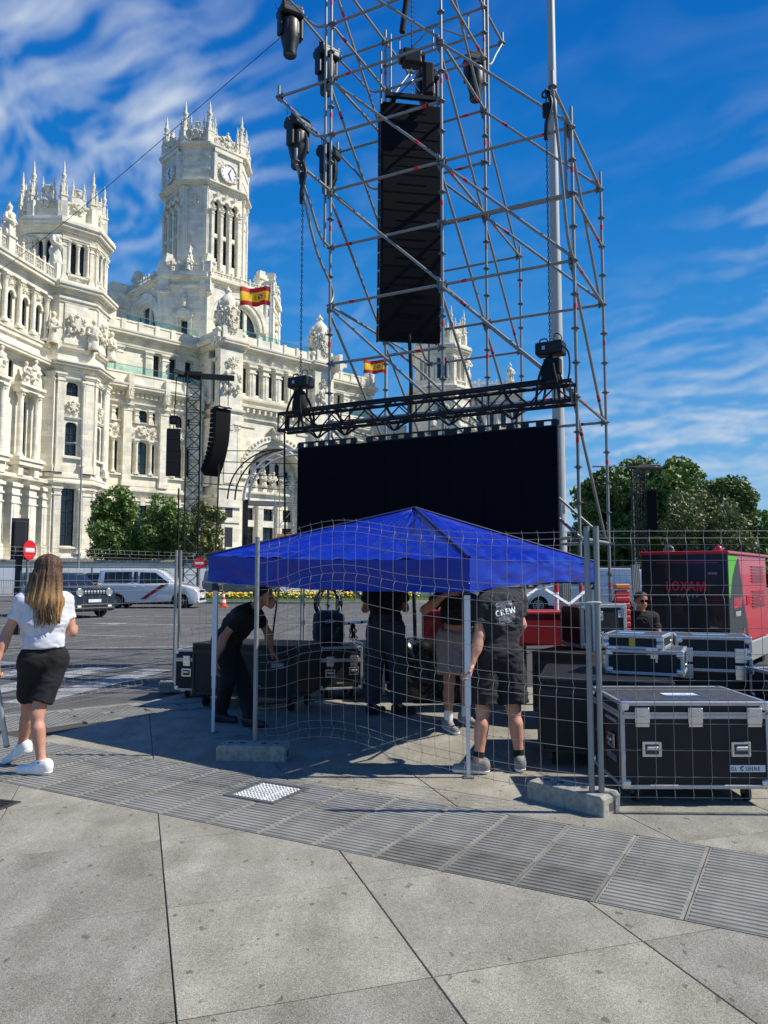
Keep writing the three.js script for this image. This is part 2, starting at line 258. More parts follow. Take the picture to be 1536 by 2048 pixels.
// inspection cover with white studs in the strip
{
  const t = thing('inspection_cover', 'square drain cover with white studded top in the ribbed paving strip', 'drain cover', [-0.83, 0.0, -5.61], Math.atan2(-Sq[1], Sq[0]));
  obj('frame', [bx(0.44, 0.02, 0.035, 0, 0, 0.2), bx(0.44, 0.02, 0.035, 0, 0, -0.2), bx(0.035, 0.02, 0.365, 0.2025, 0, 0), bx(0.035, 0.02, 0.365, -0.2025, 0, 0)], M(rgb(0.09, 0.1, 0.1), 0.7), t);
  const studs = [bx(0.362, 0.012, 0.362, 0, -0.004, 0)]; for (let i = 0; i < 11; i++) for (let j = 0; j < 11; j++) studs.push(cyl(0.011, 0.006, 0.009, -0.155 + i * 0.031, 0.002, -0.155 + j * 0.031, 6));
  obj('studded_plate', studs, M(rgb(0.7, 0.72, 0.7), 0.6), t);
  const t2 = thing('manhole_cover', 'dark metal manhole cover at the left edge of the paving', 'manhole', [-2.72, 0.001, -5.25], -0.3);
  obj('cover_plate', [rbx(0.4, 0.012, 0.4, 0.004)], M(rgb(0.06, 0.055, 0.05), 0.6, 0.5), t2);
  const ribs = []; for (let i = 0; i < 9; i++) ribs.push(bx(0.34, 0.006, 0.012, 0, 0.008, -0.16 + i * 0.04)); obj('tread', ribs, M(rgb(0.05, 0.047, 0.043), 0.6, 0.5), t2);
}
// kerb along the plaza edge
{
  const kb = new THREE.Group(); kb.name = 'plaza_kerb'; kb.userData.kind = 'structure'; scene.add(kb);
  for (let k = 1; k < 8; k++) {
    const A = plazaPoly[k], B = plazaPoly[k + 1], ex = B[0] - A[0], ez = B[1] - A[1], L = Math.hypot(ex, ez), n = Math.max(1, Math.round(L / 0.95));
    for (let i = 0; i < n; i++) { const m = obj('kerb_stone', boxUV(rbx(L / n - 0.008, 0.06, 0.25, 0.008)), granites[(i + k) % 3], kb); const s = (i + 0.5) / n; m.position.set(lerp(A[0], B[0], s) - ez / L * 0.14, -0.03, lerp(A[1], B[1], s) + ex / L * 0.14); m.rotation.y = Math.atan2(-ez, ex); }
  }
}
// road markings
{
  const mk = new THREE.Group(); mk.name = 'road_markings'; mk.userData.kind = 'structure'; scene.add(mk);
  const bar = (x, z, w, l, a, nm = 'marking') => { const m = obj(nm, boxUV(new THREE.PlaneGeometry(w, l).rotateX(-Math.PI / 2)), roadPaint, mk); m.position.set(x, -0.026, z); m.rotation.y = a; };
  for (let i = 0; i < 9; i++) bar(-4.1 - i * 0.98 , -11.2 - i * 0.38, 3.4, 0.5, 0.16 + 1.2, 'crossing_bar');
  for (let i = 0; i < 5; i++) bar(-7.5 - i * 4.6, -20 + i * 1.2, 3.0, 0.14, -0.25, 'lane_dash');
  bar(-3, -29, 40, 0.16, 0.03, 'lane_line'); bar(-6, -24, 30, 0.12, 0.05, 'lane_line'); bar(-2, -17.5, 12, 0.12, 0.22, 'lane_line');
  const ar = obj('arrow', new THREE.ShapeGeometry(shapeOf([[-1.6, -0.1], [0.4, -0.1], [0.4, -0.42], [1.7, 0], [0.4, 0.42], [0.4, 0.1], [-1.6, 0.1]])).rotateX(-Math.PI / 2), roadPaint, mk); ar.position.set(-7.9, -0.026, -24.5); ar.rotation.y = 2.9;
}

// ------------------------------------------------------------ the palace: local x along the front, y up, z out towards the square
const palace = thing('palace_building', 'ornate white stone palace with clock tower, corner towers and pinnacles behind the road', 'palace', [-13.004, 0, -104.109], Math.atan2(0.70091, 0.71325));
const pal = { m: new THREE.Matrix4() };
function flip(g) { for (const k of ['position', 'normal', 'uv']) { const a = g.attributes[k], s = a.itemSize, d = a.array; for (let i = 0; i < a.count; i += 3) for (let c = 0; c < s; c++) { const t = d[(i + 1) * s + c]; d[(i + 1) * s + c] = d[(i + 2) * s + c]; d[(i + 2) * s + c] = t; } } return g; }
function put(name, geos, mat, parent = palace) {
  let g = boxUV(merge(Array.isArray(geos) ? geos.map(x => x.clone()) : [geos.clone()])); g.applyMatrix4(pal.m); if (pal.m.determinant() < 0) flip(g); return obj(name, g, mat, parent);
}
function within(m, fn) { const k = pal.m; pal.m = k.clone().multiply(m); fn(); pal.m = k; }
const mat4 = (x, y, z, turn = 0) => new THREE.Matrix4().makeRotationY(turn).setPosition(x, y, z);
// openings: {x, w, y0, y1, top: 'flat' | 'round' | 'shoulder'}
function openPath(o, grow = 0) {
  const x0 = o.x - o.w / 2 - grow, x1 = o.x + o.w / 2 + grow, y0 = o.y0 - grow, y1 = o.y1 + grow, r = (x1 - x0) / 2, p = [];
  if (o.top === 'round') { p.push([x0, y0], [x1, y0]); for (let i = 0; i <= 12; i++) { const a = i / 12 * Math.PI; p.push([o.x + Math.cos(a) * r, y1 - r + Math.sin(a) * r]); } }
  else if (o.top === 'shoulder') { const c = r * 0.55; p.push([x0, y0], [x1, y0], [x1, y1 - c], [x1 - c * 0.35, y1 - c * 0.35], [x1 - c, y1], [x0 + c, y1], [x0 + c * 0.35, y1 - c * 0.35], [x0, y1 - c]); }
  else p.push([x0, y0], [x1, y0], [x1, y1], [x0, y1]);
  return p;
}
function wall(x0, x1, y0, y1, opens, z = 0, depth = 0.8, name = 'wall') {
  const s = shapeOf([[x0, y0], [x1, y0], [x1, y1], [x0, y1]]);
  for (const o of opens) { const h = new THREE.Path(); openPath(o).forEach((p, i) => i ? h.lineTo(p[0], p[1]) : h.moveTo(p[0], p[1])); h.closePath(); s.holes.push(h); }
  return put(name, extr(s, depth).translate(0, 0, z - depth), stone);
}
function glaze(o, z = 0, depth = 0.55, glass = darkGlass, nv = 1, nh = 3) {   // a window: dark frame with bars, its pane behind
  const s = shapeOf(openPath(o)), h = new THREE.Path(); openPath(o, -0.07).forEach((p, i) => i ? h.lineTo(p[0], p[1]) : h.moveTo(p[0], p[1])); h.closePath(); s.holes.push(h);
  const g = [extr(s, 0.1).translate(0, 0, z - depth)]; for (let i = 1; i <= nv; i++) g.push(bx(0.06, o.y1 - o.y0 - 0.08, 0.08, o.x - o.w / 2 + o.w * i / (nv + 1), (o.y0 + o.y1) / 2 - 0.03, z - depth + 0.05)); for (let i = 1; i <= nh; i++) g.push(bx(o.w - 0.08, 0.06, 0.075, o.x, o.y0 + (o.y1 - o.y0) * i / (nh + 1), z - depth + 0.05));
  const f = put('window', g, frameDark); put('pane', extr(shapeOf(openPath(o)), 0.02).translate(0, 0, z - depth - 0.02), glass, f); return f;
}
const win = (o, z, glass, nv, nh, d) => glaze(o, z, d, glass, nv, nh);
function sill(x, w, y, z, h = 0.22, d = 0.35) { return put('sill', [bx(w, h, d, x, y, z + d / 2 - 0.05)], stone); }
// moulded course: list of [projection, height] steps from bottom
function course(x0, x1, y, steps, z = 0, name = 'cornice', back = 0.3) {
  const p = [[-back, y]]; let yy = y; for (const [pr, h] of steps) { p.push([pr, yy]); yy += h; p.push([pr + 0.03, yy]); } p.push([-back, yy]);
  const g = extr(shapeOf(p), x1 - x0).rotateY(Math.PI / 2).applyMatrix4(new THREE.Matrix4().makeScale(1, 1, -1)); flip(prep(g));
  return put(name, prep(g).translate(x0, 0, z), stone);
}
const CORN = [[0.15, 0.25], [0.3, 0.2], [0.45, 0.15], [0.95, 0.3], [1.05, 0.22], [0.5, 0.12]], STRING = [[0.12, 0.2], [0.25, 0.15], [0.5, 0.22], [0.38, 0.12]];
function pilaster(x, w, y0, y1, z = 0, d = 0.35, name = 'pilaster') {
  put(name, [bx2(x - w / 2, x + w / 2, y0, y1, z - 0.02, z + d), bx2(x - w / 2 - 0.12, x + w / 2 + 0.12, y0, y0 + 0.5, z - 0.02, z + d + 0.12), bx2(x - w / 2 - 0.07, x + w / 2 + 0.07, y0 + 0.5, y0 + 0.7, z - 0.02, z + d + 0.07),
    bx2(x - w / 2 - 0.07, x + w / 2 + 0.07, y1 - 0.85, y1 - 0.72, z - 0.02, z + d + 0.07), bx2(x - w / 2 - 0.08, x + w / 2 + 0.08, y1 - 0.4, y1 - 0.22, z - 0.02, z + d + 0.08), bx2(x - w / 2 - 0.17, x + w / 2 + 0.17, y1 - 0.22, y1, z - 0.02, z + d + 0.17)], stone);
}
function column(x, y0, y1, r, z, name = 'column') {
  const h = y1 - y0; put(name, [bx(r * 3, 0.2, r * 3, x, y0 + 0.1, z), lathe([[r * 1.35, 0.2], [r * 1.4, 0.3], [r * 1.1, 0.42], [r * 1.15, 0.5], [r, 0.58], [r, h * 0.5], [r * 0.9, h - 0.75], [r * 1.1, h - 0.68], [r * 0.95, h - 0.6], [r * 1.35, h - 0.25], [r * 1.5, h - 0.2]], 14).translate(x, y0, z), bx(r * 3.3, 0.2, r * 3.3, x, y1 - 0.1, z),
    ...[0, 1, 2, 3, 4, 5, 6, 7].map(i => new THREE.IcosahedronGeometry(r * 0.34, 0).translate(x + Math.cos(i * 0.785) * r * 1.25, y1 - 0.42, z + Math.sin(i * 0.785) * r * 1.25))], stone);
}
// carved relief: a shield within scrolls, leaves and swags (three variants, scaled)
const reliefs = [0, 1, 2].map(k => {
  const r = rngOf(70 + k), g = []; const sh = shapeOf([[-0.26, 0.3], [0.26, 0.3], [0.28, -0.05], [0.16, -0.28], [0, -0.4], [-0.16, -0.28], [-0.28, -0.05]]);
  g.push(extr(sh, 0.12, 0.05, 1).translate(0, 0, 0.1), new THREE.TorusGeometry(0.42, 0.07, 6, 18).translate(0, 0, 0.1));
  for (let i = 0; i < 26; i++) { const a = r() * Math.PI * 2, R = 0.38 + r() * 0.55, s = 0.05 + r() * 0.085; g.push(new THREE.IcosahedronGeometry(s, 1).scale(0.8 + r(), 0.8 + r(), 0.9 + r() * 0.6).rotateZ(r() * 3).translate(Math.cos(a) * R, Math.sin(a) * R * (0.8 + 0.3 * k * 0.5), 0.05 + r() * 0.16)); }
  for (const s of [-1, 1]) { g.push(new THREE.TorusGeometry(0.17, 0.05, 5, 12, 4.6).rotateZ(s > 0 ? 0.4 : 2.5).translate(s * 0.68, 0.3, 0.12), new THREE.TorusGeometry(0.14, 0.045, 5, 12, 4.6).rotateZ(s > 0 ? 2 : -0.8).translate(s * 0.66, -0.38, 0.12), hose([[s * 0.3, -0.4, 0.1], [s * 0.55, -0.62, 0.16], [s * 0.85, -0.4, 0.1]], 0.05, 10, 5)); }
  g.push(new THREE.IcosahedronGeometry(0.16, 1).scale(1.3, 0.8, 1).translate(0, 0.5, 0.18), new THREE.ConeGeometry(0.12, 0.3, 6).translate(0, 0.66, 0.14));
  for (let i = -2; i <= 2; i++) g.push(new THREE.IcosahedronGeometry(0.055, 0).translate(i * 0.1, 0.63 - Math.abs(i) * 0.03, 0.2));
  return prep(merge(g));
});
function relief(x, y, w, h, z, k = 0, d = 1, name = 'carved_crest') { return put(name, [reliefs[k % 3].clone().scale(w / 2, h / 2, d * Math.min(w, h) * 0.6).translate(x, y, z)], carved); }
// small carved figure standing
const figureGeo = (() => { const g = [lathe([[0.3, 0], [0.34, 0.1], [0.26, 0.5], [0.2, 0.85], [0.3, 1.15], [0.3, 1.35], [0.1, 1.5], [0.09, 1.56], [0.16, 1.66], [0.15, 1.8], [0.06, 1.9], [0.001, 1.92]], 10)]; for (const s of [-1, 1]) g.push(rod([s * 0.26, 1.3, 0], [s * 0.42, 0.95, 0.12], 0.09, 6), rod([s * 0.42, 0.95, 0.12], [s * 0.15, 0.85, 0.3], 0.07, 6)); const r = rngOf(3); for (let i = 0; i < 10; i++) g.push(new THREE.IcosahedronGeometry(0.08 + r() * 0.08, 0).scale(1, 2, 1).translate((r() - 0.5) * 0.5, 0.2 + r() * 0.9, (r() - 0.3) * 0.4)); return prep(merge(g)); })();
function statue(x, y, z, h, name = 'statue') { return put(name, [figureGeo.clone().scale(h / 1.92, h / 1.92, h / 1.92).translate(x, y, z)], carved); }
// spired pinnacle with knobs and side spikes
function pinGeo(h, w) {
  const g = [bx(w, h * 0.3, w, 0, h * 0.15, 0), bx(w * 1.25, h * 0.035, w * 1.25, 0, h * 0.31, 0), lathe([[w * 0.42, h * 0.32], [w * 0.5, h * 0.38], [w * 0.34, h * 0.44], [w * 0.38, h * 0.5], [w * 0.26, h * 0.56], [w * 0.26, h * 0.64], [w * 0.42, h * 0.68], [w * 0.42, h * 0.72], [w * 0.2, h * 0.76], [w * 0.22, h * 0.84], [w * 0.12, h * 0.92], [w * 0.05, h * 0.99], [0.001, h]], 8)];
  for (let i = 0; i < 4; i++) { const a = i * Math.PI / 2 + 0.785, x = Math.cos(a) * w * 0.55, z = Math.sin(a) * w * 0.55; g.push(lathe([[w * 0.12, h * 0.3], [w * 0.14, h * 0.42], [w * 0.08, h * 0.46], [w * 0.12, h * 0.49], [0.001, h * 0.57]], 6).translate(x, 0, z), new THREE.IcosahedronGeometry(w * 0.15, 0).translate(x * 0.75, h * 0.6, z * 0.75), new THREE.IcosahedronGeometry(w * 0.12, 0).translate(x * 0.7, h * 0.72, z * 0.7), new THREE.IcosahedronGeometry(w * 0.09, 0).translate(x * 0.4, h * 0.85, z * 0.4)); }
  return prep(merge(g));
}
function pinnacle(x, y, z, h, w, side = 0, name = 'pinnacle') { const g = [pinGeo(h, w)]; put(name, g.map(q => q.translate(x, y, z)), carved); }
function urn(x, y, z, s) { put('urn', [lathe([[0.3, 0], [0.34, 0.1], [0.14, 0.2], [0.14, 0.35], [0.42, 0.6], [0.46, 0.85], [0.36, 1.0], [0.5, 1.1], [0.5, 1.2], [0.001, 1.2]], 12).scale(s, s, s).translate(x, y, z)], carved); }
function openwork(x0, x1, y, h, z) {                                  // pierced parapet with small finials
  const r = rngOf(Math.round(x0 * 31 + y)), posts = Math.max(2, Math.round((x1 - x0) / 1.6)); const g = [bx2(x0, x1, y, y + 0.16, z - 0.16, z + 0.16), bx2(x0, x1, y + h * 0.72, y + h * 0.8, z - 0.14, z + 0.14)];
  for (let i = 0; i <= posts; i++) { const x = lerp(x0, x1, i / posts); g.push(bx(0.24, h, 0.26, x, y + h / 2, z), new THREE.IcosahedronGeometry(0.17, 1).translate(x, y + h + 0.12, z)); if (i < posts) { const w = (x1 - x0) / posts; for (let k = 0; k < 5; k++) { const xx = x + w * (k + 1) / 6; g.push(new THREE.TorusGeometry(w * 0.1, 0.045, 4, 8).translate(xx, y + 0.3 + h * 0.16 * (1 + k % 2), z), bx(0.06, h * 0.6, 0.1, xx + w * 0.08, y + h * 0.42, z)); } g.push(new THREE.ConeGeometry(0.13, 0.35, 5).translate(x + w / 2, y + h * 0.8 + 0.15, z)); } }
  put('openwork_parapet', g, carved);
}
function modillions(x0, x1, y, step, z, w = 0.22, h = 0.3, d = 0.5) { const g = []; const n = Math.floor((x1 - x0) / step); for (let i = 0; i <= n; i++) g.push(bx(w, h, d, x0 + (x1 - x0) * i / n, y + h / 2, z + d / 2)); put('modillion_course', g, stone); }
function voussoir(x, yc, r0, r1, z, d, n = 12, a0 = 0, a1 = Math.PI, name = 'arch') { const s = new THREE.Shape(); for (let i = 0; i <= n * 2; i++) { const a = lerp(a0, a1, i / (n * 2)); s[i ? 'lineTo' : 'moveTo'](x + Math.cos(a) * r1, yc + Math.sin(a) * r1); } for (let i = n * 2; i >= 0; i--) { const a = lerp(a0, a1, i / (n * 2)); s.lineTo(x + Math.cos(a) * r0, yc + Math.sin(a) * r0); } s.closePath(); return put(name, [extr(s, d, 0.05).translate(0, 0, z)], stone); }
function glassRail(x0, x1, y, z) { put('glass_balustrade', [bx2(x0, x1, y, y + 0.95, z - 0.012, z + 0.012)], new THREE.MeshPhysicalMaterial({ color: rgb(0.75, 0.92, 0.9), transmission: 1, roughness: 0.05, thickness: 0, ior: 1.45 })); put('rail', [bx2(x0, x1, y + 0.95, y + 1.0, z - 0.03, z + 0.03)], galvDull); }

// ---- connecting wing between corner tower and entrance pavilion (drawn for x < 0, mirrored for x > 0)
function connectingWing() {
  const Z = -5.8, x0 = -28.5, x1 = -9.4;
  const bays = [-23.35, -18.45, -13.55], opens = [];
  for (const b of bays) {
    opens.push({ x: b, w: 1.3, y0: 13.9, y1: 18.0, top: 'shoulder', t: 1 }, { x: b - 1.45, w: 0.55, y0: 13.9, y1: 17.9, top: 'round' }, { x: b + 1.45, w: 0.55, y0: 13.9, y1: 17.9, top: 'round' });
    opens.push({ x: b, w: 1.25, y0: 20.45, y1: 22.0, top: 'shoulder', u: 1 }, { x: b - 1.45, w: 0.5, y0: 20.45, y1: 21.9 }, { x: b + 1.45, w: 0.5, y0: 20.45, y1: 21.9 });
    opens.push({ x: b, w: 1.75, y0: 5.2, y1: 10.05, top: 'flat', g: 1 });
  }
  wall(x0, x1, 0, 24.0, opens, Z, 0.65);
  for (const o of opens) win(o, Z, o.t ? blindGlass : darkGlass, o.g ? 2 : (o.w > 1 ? 1 : 0), o.y1 - o.y0 > 3 ? 2 : 1, 0.42);
  for (const b of bays) {
    sill(b, 4.1, 13.7, Z, 0.25, 0.45); put('base_panel', [bx2(b - 1.9, b + 1.9, 12.4, 13.5, Z - 0.02, Z + 0.12)], stone);
    for (const s of [-1, 1]) { column(b + s * 0.93, 13.85, 18.2, 0.2, Z + 0.22); pilaster(b + s * 0.93, 0.42, 20.2, 22.1, Z, 0.22); }
    relief(b, 19.25, 2.0, 2.0, Z + 0.1, 0, 1.1); relief(b - 1.5, 19.2, 1.0, 1.5, Z + 0.05, 1); relief(b + 1.5, 19.2, 1.0, 1.5, Z + 0.05, 2);
    course(b - 1.95, b + 1.95, 18.1, [[0.15, 0.12], [0.25, 0.12]], Z, 'string_course'); course(b - 1.95, b + 1.95, 20.2, [[0.12, 0.1], [0.2, 0.12]], Z, 'string_course');
    put('window_hood', [bx2(b - 1.25, b + 1.25, 10.15, 10.5, Z - 0.02, Z + 0.35), bx2(b - 0.3, b + 0.3, 10.0, 11.0, Z, Z + 0.5), bx2(b - 1.4, b + 1.4, 10.5, 10.7, Z - 0.02, Z + 0.48)], stone); relief(b, 5.3, 2.6, 1.5, Z + 0.4, 1, 1);
  }
  for (const x of [-25.8, -20.7, -15.75, -10.9]) { pilaster(x, 1.1, 12.3, 22.5, Z, 0.5); put('bracket', [bx2(x - 0.32, x + 0.32, 23.0, 26.0, Z, Z + 1.25), bx2(x - 0.22, x + 0.22, 22.3, 23.2, Z, Z + 0.85)], stone); relief(x, 23.7, 0.9, 1.6, Z + 1.2, 2, 0.8); put('pier', [bx2(x - 0.8, x + 0.8, 3, 11.2, Z - 0.02, Z + 0.28)], stone); }
  course(x0, x1, 11.2, [[0.2, 0.25], [0.35, 0.25], [0.55, 0.2], [0.45, 0.15]], Z, 'string_course'); course(x0, x1, 12.05, [[0.3, 0.25]], Z, 'string_course');
  course(x0, x1, 22.4, [[0.2, 0.2], [0.35, 0.2]], Z); course(x0, x1, 24.0, [[0.5, 0.2], [0.8, 0.18], [1.1, 0.3], [1.2, 0.2]], Z); modillions(x0 + 0.2, x1, 23.45, 0.62, Z, 0.24, 0.5, 0.55);
  put('terrace_parapet', [bx2(x0, x1, 24.8, 26.3, Z + 0.25, Z + 0.75), bx2(x0, x1, 26.15, 26.35, Z + 0.15, Z + 0.85)], stone); glassRail(-25.2, -10.5, 26.35, Z + 0.3);
  put('terrace_floor', [bx2(x0, x1, 24.2, 24.8, Z - 6, Z + 0.5)], stone);
  for (const [x, s] of [[-22.4, 0.8], [-19.6, 0.7], [-17.6, 0.9], [-12.9, 1.3]]) { const g = [], r = rngOf(Math.round(x * 10)); for (let i = 0; i < 60; i++) { const a = r() * 6.28, q = Math.sqrt(r()) * 0.5 * s; g.push(new THREE.TetrahedronGeometry(0.16 * s, 0).rotateX(r() * 6).rotateY(r() * 6).translate(x + Math.cos(a) * q, 25.4 + r() * 1.35 * s, Z - 0.5 + Math.sin(a) * q)); } put('terrace_plant', g, leafMats[1]); }
  // set-back attic
  const ZA = -7.7, a0 = -22.9, a1 = -9.2, ops = [-20.4, -18.1, -15.8, -13.5, -11.2].slice(2).map(x => ({ x, w: 0.95, y0: 26.4, y1: 30.0 }));
  wall(a0, a1, 24.6, 31.4, ops, ZA, 0.7); for (const o of ops) win(o, ZA, darkGlass, 1, 2, 0.55);
  for (const x of [-22.2, -21.0, -17.0, -14.65, -12.35, -10.1]) pilaster(x, 0.95, 24.9, 30.2, ZA, 0.3);
  put('return_wall', [bx2(a0, a0 + 0.7, 24.6, 31.4, ZA - 9, ZA - 0.71)], stone);
  course(a0, a1, 30.2, [[0.34, 0.2], [0.42, 0.2]], ZA, 'string_course'); course(a0 - 0.6, a1, 31.1, CORN, ZA); put('roof', [bx2(a0, a1, 31.4, 31.9, ZA - 14, ZA + 0.3)], stone);
  for (let x = a0 + 1; x < a1; x += 2.3) relief(x, 31.0, 0.7, 0.6, ZA + 0.25, 1, 1.6, 'rosette');
  put('attic_parapet', [bx2(a0 - 0.3, a1, 32.3, 33.6, ZA - 0.3, ZA + 0.25), bx2(a0 - 0.4, a1, 33.5, 33.7, ZA - 0.4, ZA + 0.35), ...[0, 1, 2, 3, 4, 5].map(i => bx2(a0 + i * 2.3 - 0.3, a0 + i * 2.3 + 0.3, 32.2, 33.75, ZA - 0.3, ZA + 0.4)), bx2(a0 - 0.4, a0 + 1.2, 32.2, 34.5, ZA - 0.5, ZA + 0.5)], stone);
  glassRail(-20, -9.5, 33.7, ZA - 0.3);
}
const blindGlass = new THREE.MeshPhysicalMaterial({ color: rgb(0.07, 0.11, 0.125), roughness: 0.15, side: THREE.DoubleSide });
const leafMats = [[0.045, 0.085, 0.018], [0.035, 0.07, 0.015], [0.065, 0.1, 0.02]].map(c => new THREE.MeshPhysicalMaterial({ color: rgb(...c), roughness: 0.75, transmission: 0.0, side: THREE.DoubleSide }));
connectingWing();
within(new THREE.Matrix4().makeScale(-1, 1, 1), connectingWing);

// ---- entrance pavilion
{
  const Z = -2.9, X = 9.6, ops = [-5.42, -3.27, -1.1, 1.07, 3.24, 5.4].map(x => ({ x, w: 0.85, y0: 25.9, y1: 29.4 }));
  wall(-X, X, 24.2, 31.4, ops, Z, 0.7); for (const o of ops) win(o, Z, darkGlass, 1, 3, 0.45);
  for (let i = 0; i < 5; i++) { const x = -4.345 + i * 2.17; put('pier', [bx2(x - 0.45, x + 0.45, 25.2, 29.8, Z - 0.02, Z + 0.45), bx2(x - 0.12, x + 0.12, 25.3, 29.0, Z, Z + 0.53), bx2(x - 0.6, x + 0.6, 28.7, 28.9, Z, Z + 0.6), bx2(x - 0.65, x + 0.65, 29.5, 29.85, Z, Z + 0.65)], stone); }
  course(-6.3, 6.3, 29.8, [[0.35, 0.25], [0.5, 0.2]], Z, 'string_course'); course(-6.3, 6.3, 24.9, [[0.6, 0.25], [0.5, 0.3]], Z, 'string_course');
  for (let i = 0; i < 6; i++) relief(-5.4 + i * 2.16, 30.7, 0.8, 0.7, Z + 0.2, i, 1.8, 'rosette');
  course(-X - 0.9, X + 0.9, 31.3, CORN, Z); put('parapet', [bx2(-X - 0.3, X + 0.3, 32.5, 33.7, Z - 0.35, Z + 0.3), ...[-5.5, -3.3, -1.1, 1.1, 3.3, 5.5].map(x => bx2(x - 0.22, x + 0.22, 32.45, 33.85, Z - 0.4, Z + 0.45))], stone); glassRail(-6.8, 6.8, 33.7, Z - 0.5);
  // big arch below
  const R = 4.9, yc = 14.3;
  { const s = shapeOf([[-X, 0], [X, 0], [X, 24.2], [-X, 24.2]]), h = new THREE.Path(); h.moveTo(-R, 3); h.lineTo(R, 3); for (let i = 0; i <= 24; i++) { const a = i / 24 * Math.PI; h.lineTo(Math.cos(a) * R, yc + Math.sin(a) * R); } h.closePath(); s.holes.push(h); put('wall', [extr(s, 2.2).translate(0, 0, Z - 2.2)], stone); }
  voussoir(0, yc, R, R + 0.55, Z, 0.25); voussoir(0, yc, R + 0.62, R + 1.35, Z, 0.5, 14); { const g = []; for (let i = 0; i < 30; i++) { const a = (i + 0.5) / 30 * Math.PI; g.push(new THREE.IcosahedronGeometry(0.28, 0).translate(Math.cos(a) * (R + 1.2), yc + Math.sin(a) * (R + 1.2), Z + 0.5)); } put('arch_carving', g, carved).userData.kind = 'stuff'; }
  relief(0, 21.2, 2.4, 3.8, Z + 0.6, 0, 1.4); statue(0, 19.8, Z + 0.9, 3.2);
  // window wall within the arch
  const zi = Z - 1.9; const lun = []; for (let i = 0; i < 5; i++) lun.push({ x: -3.2 + i * 1.6, w: 0.9, y0: 14.0, y1: 16.2 + [0, 1.0, 1.5, 1.0, 0][i], top: 'round' });
  { const s = new THREE.Shape(); s.moveTo(-R, 12.2); s.lineTo(R, 12.2); for (let i = 0; i <= 20; i++) { const a = i / 20 * Math.PI; s.lineTo(Math.cos(a) * R, yc + Math.sin(a) * R); } s.closePath(); for (const o of lun) { const h = new THREE.Path(); openPath(o).forEach((p, i) => i ? h.lineTo(p[0], p[1]) : h.moveTo(p[0], p[1])); h.closePath(); s.holes.push(h); } put('tympanum', [extr(s, 0.5).translate(0, 0, zi - 0.5)], stone); }
  for (const o of lun) win(o, zi, darkGlass, 1, 2, 0.4);
  for (let i = 0; i < 5; i++) relief(-3.4 + i * 1.7, 17.4 + [-0.6, 0.5, 0.9, 0.5, -0.6][i], 1.3, 1.1, zi + 0.15, i, 1.3); for (const x of [-4.0, -2.4, -0.8, 0.8, 2.4, 4.0]) statue(x, 13.6, zi + 0.3, 2.4, 'carved_figure'); relief(0, 14.9, 1.1, 1.6, zi + 0.5, 0, 1.6);
  course(-R, R, 12.2, STRING, zi + 0.2, 'string_course');
  // doors below
  const dz = zi + 0.3, doors = [-3.3, 0, 3.3].map(x => ({ x, w: 1.9, y0: 3.2, y1: 8.0 })), ups = [-3.3, 0, 3.3].map(x => ({ x, w: 1.7, y0: 8.9, y1: 10.6 }));
  wall(-R, R, 0, 12.2, [...doors, ...ups], dz, 0.7); for (const o of [...doors, ...ups]) win(o, dz, darkGlass, 1, 2, 0.5);
  for (const x of [-1.65, 1.65, -4.6, 4.6]) pilaster(x, 0.7, 3, 11.4, dz, 0.4);
  // piers with crests, side blocks and the carved turrets on top
  for (const s of [-1, 1]) {
    const px = s * 8.0;
    put('pier', [bx2(px - 1.65, px + 1.65, 0, 22.2, Z - 0.02, Z + 0.7), bx2(px - 1.95, px + 1.95, 0, 5.0, Z - 0.02, Z + 1.0), bx2(px - 1.85, px + 1.85, 10.2, 12.6, Z - 0.02, Z + 0.95), bx2(px - 1.75, px + 1.75, 8.2, 8.5, Z, Z + 0.85), bx2(px - 2.0, px + 2.0, 12.6, 12.9, Z, Z + 1.1), bx2(px - 1.9, px + 1.9, 21.2, 22.4, Z, Z + 0.95), bx2(px - 1.75, px + 1.75, 22.4, 31.2, Z - 0.02, Z + 0.85)], stone);
    put('pier_panel', [bx2(px - 0.95, px + 0.95, 13.4, 20.6, Z + 0.69, Z + 0.9), bx2(px - 1.5, px - 1.1, 13, 21, Z + 0.69, Z + 0.85), bx2(px + 1.1, px + 1.5, 13, 21, Z + 0.69, Z + 0.85)], stone); relief(px, 20.7, 2.8, 1.3, Z + 0.8, 1); put('pier_window', [bx2(px - 0.55, px + 0.55, 8.9, 10.1, Z + 0.4, Z + 0.72), bx2(px - 0.6, px + 0.6, 3.6, 7.6, Z + 0.4, Z + 0.72)], frameDark);
    relief(px, 26.9, 3.2, 4.6, Z + 0.95, 0, 1.0); relief(px, 29.5, 1.8, 1.6, Z + 1.0, 2, 1.2); course(px - 2.1, px + 2.1, 22.6, STRING, Z + 0.6); course(px - 2.3, px + 2.3, 31.3, CORN, Z + 0.5);
    put('turret', [bx2(px - 1.5, px + 1.5, 32.5, 34.2, Z - 1.7, Z + 1.0), bx2(px - 1.15, px + 1.15, 34.2, 36.8, Z - 1.4, Z + 0.75), lathe([[1.35, 36.7], [1.45, 37.0], [1.3, 37.2], [1.3, 37.7], [1.05, 38.3], [0.6, 38.8], [0.35, 39.1], [0.4, 39.3], [0.55, 39.45], [0.3, 39.7], [0.001, 40.2]], 12).translate(px, 0, Z - 0.35)], carved);
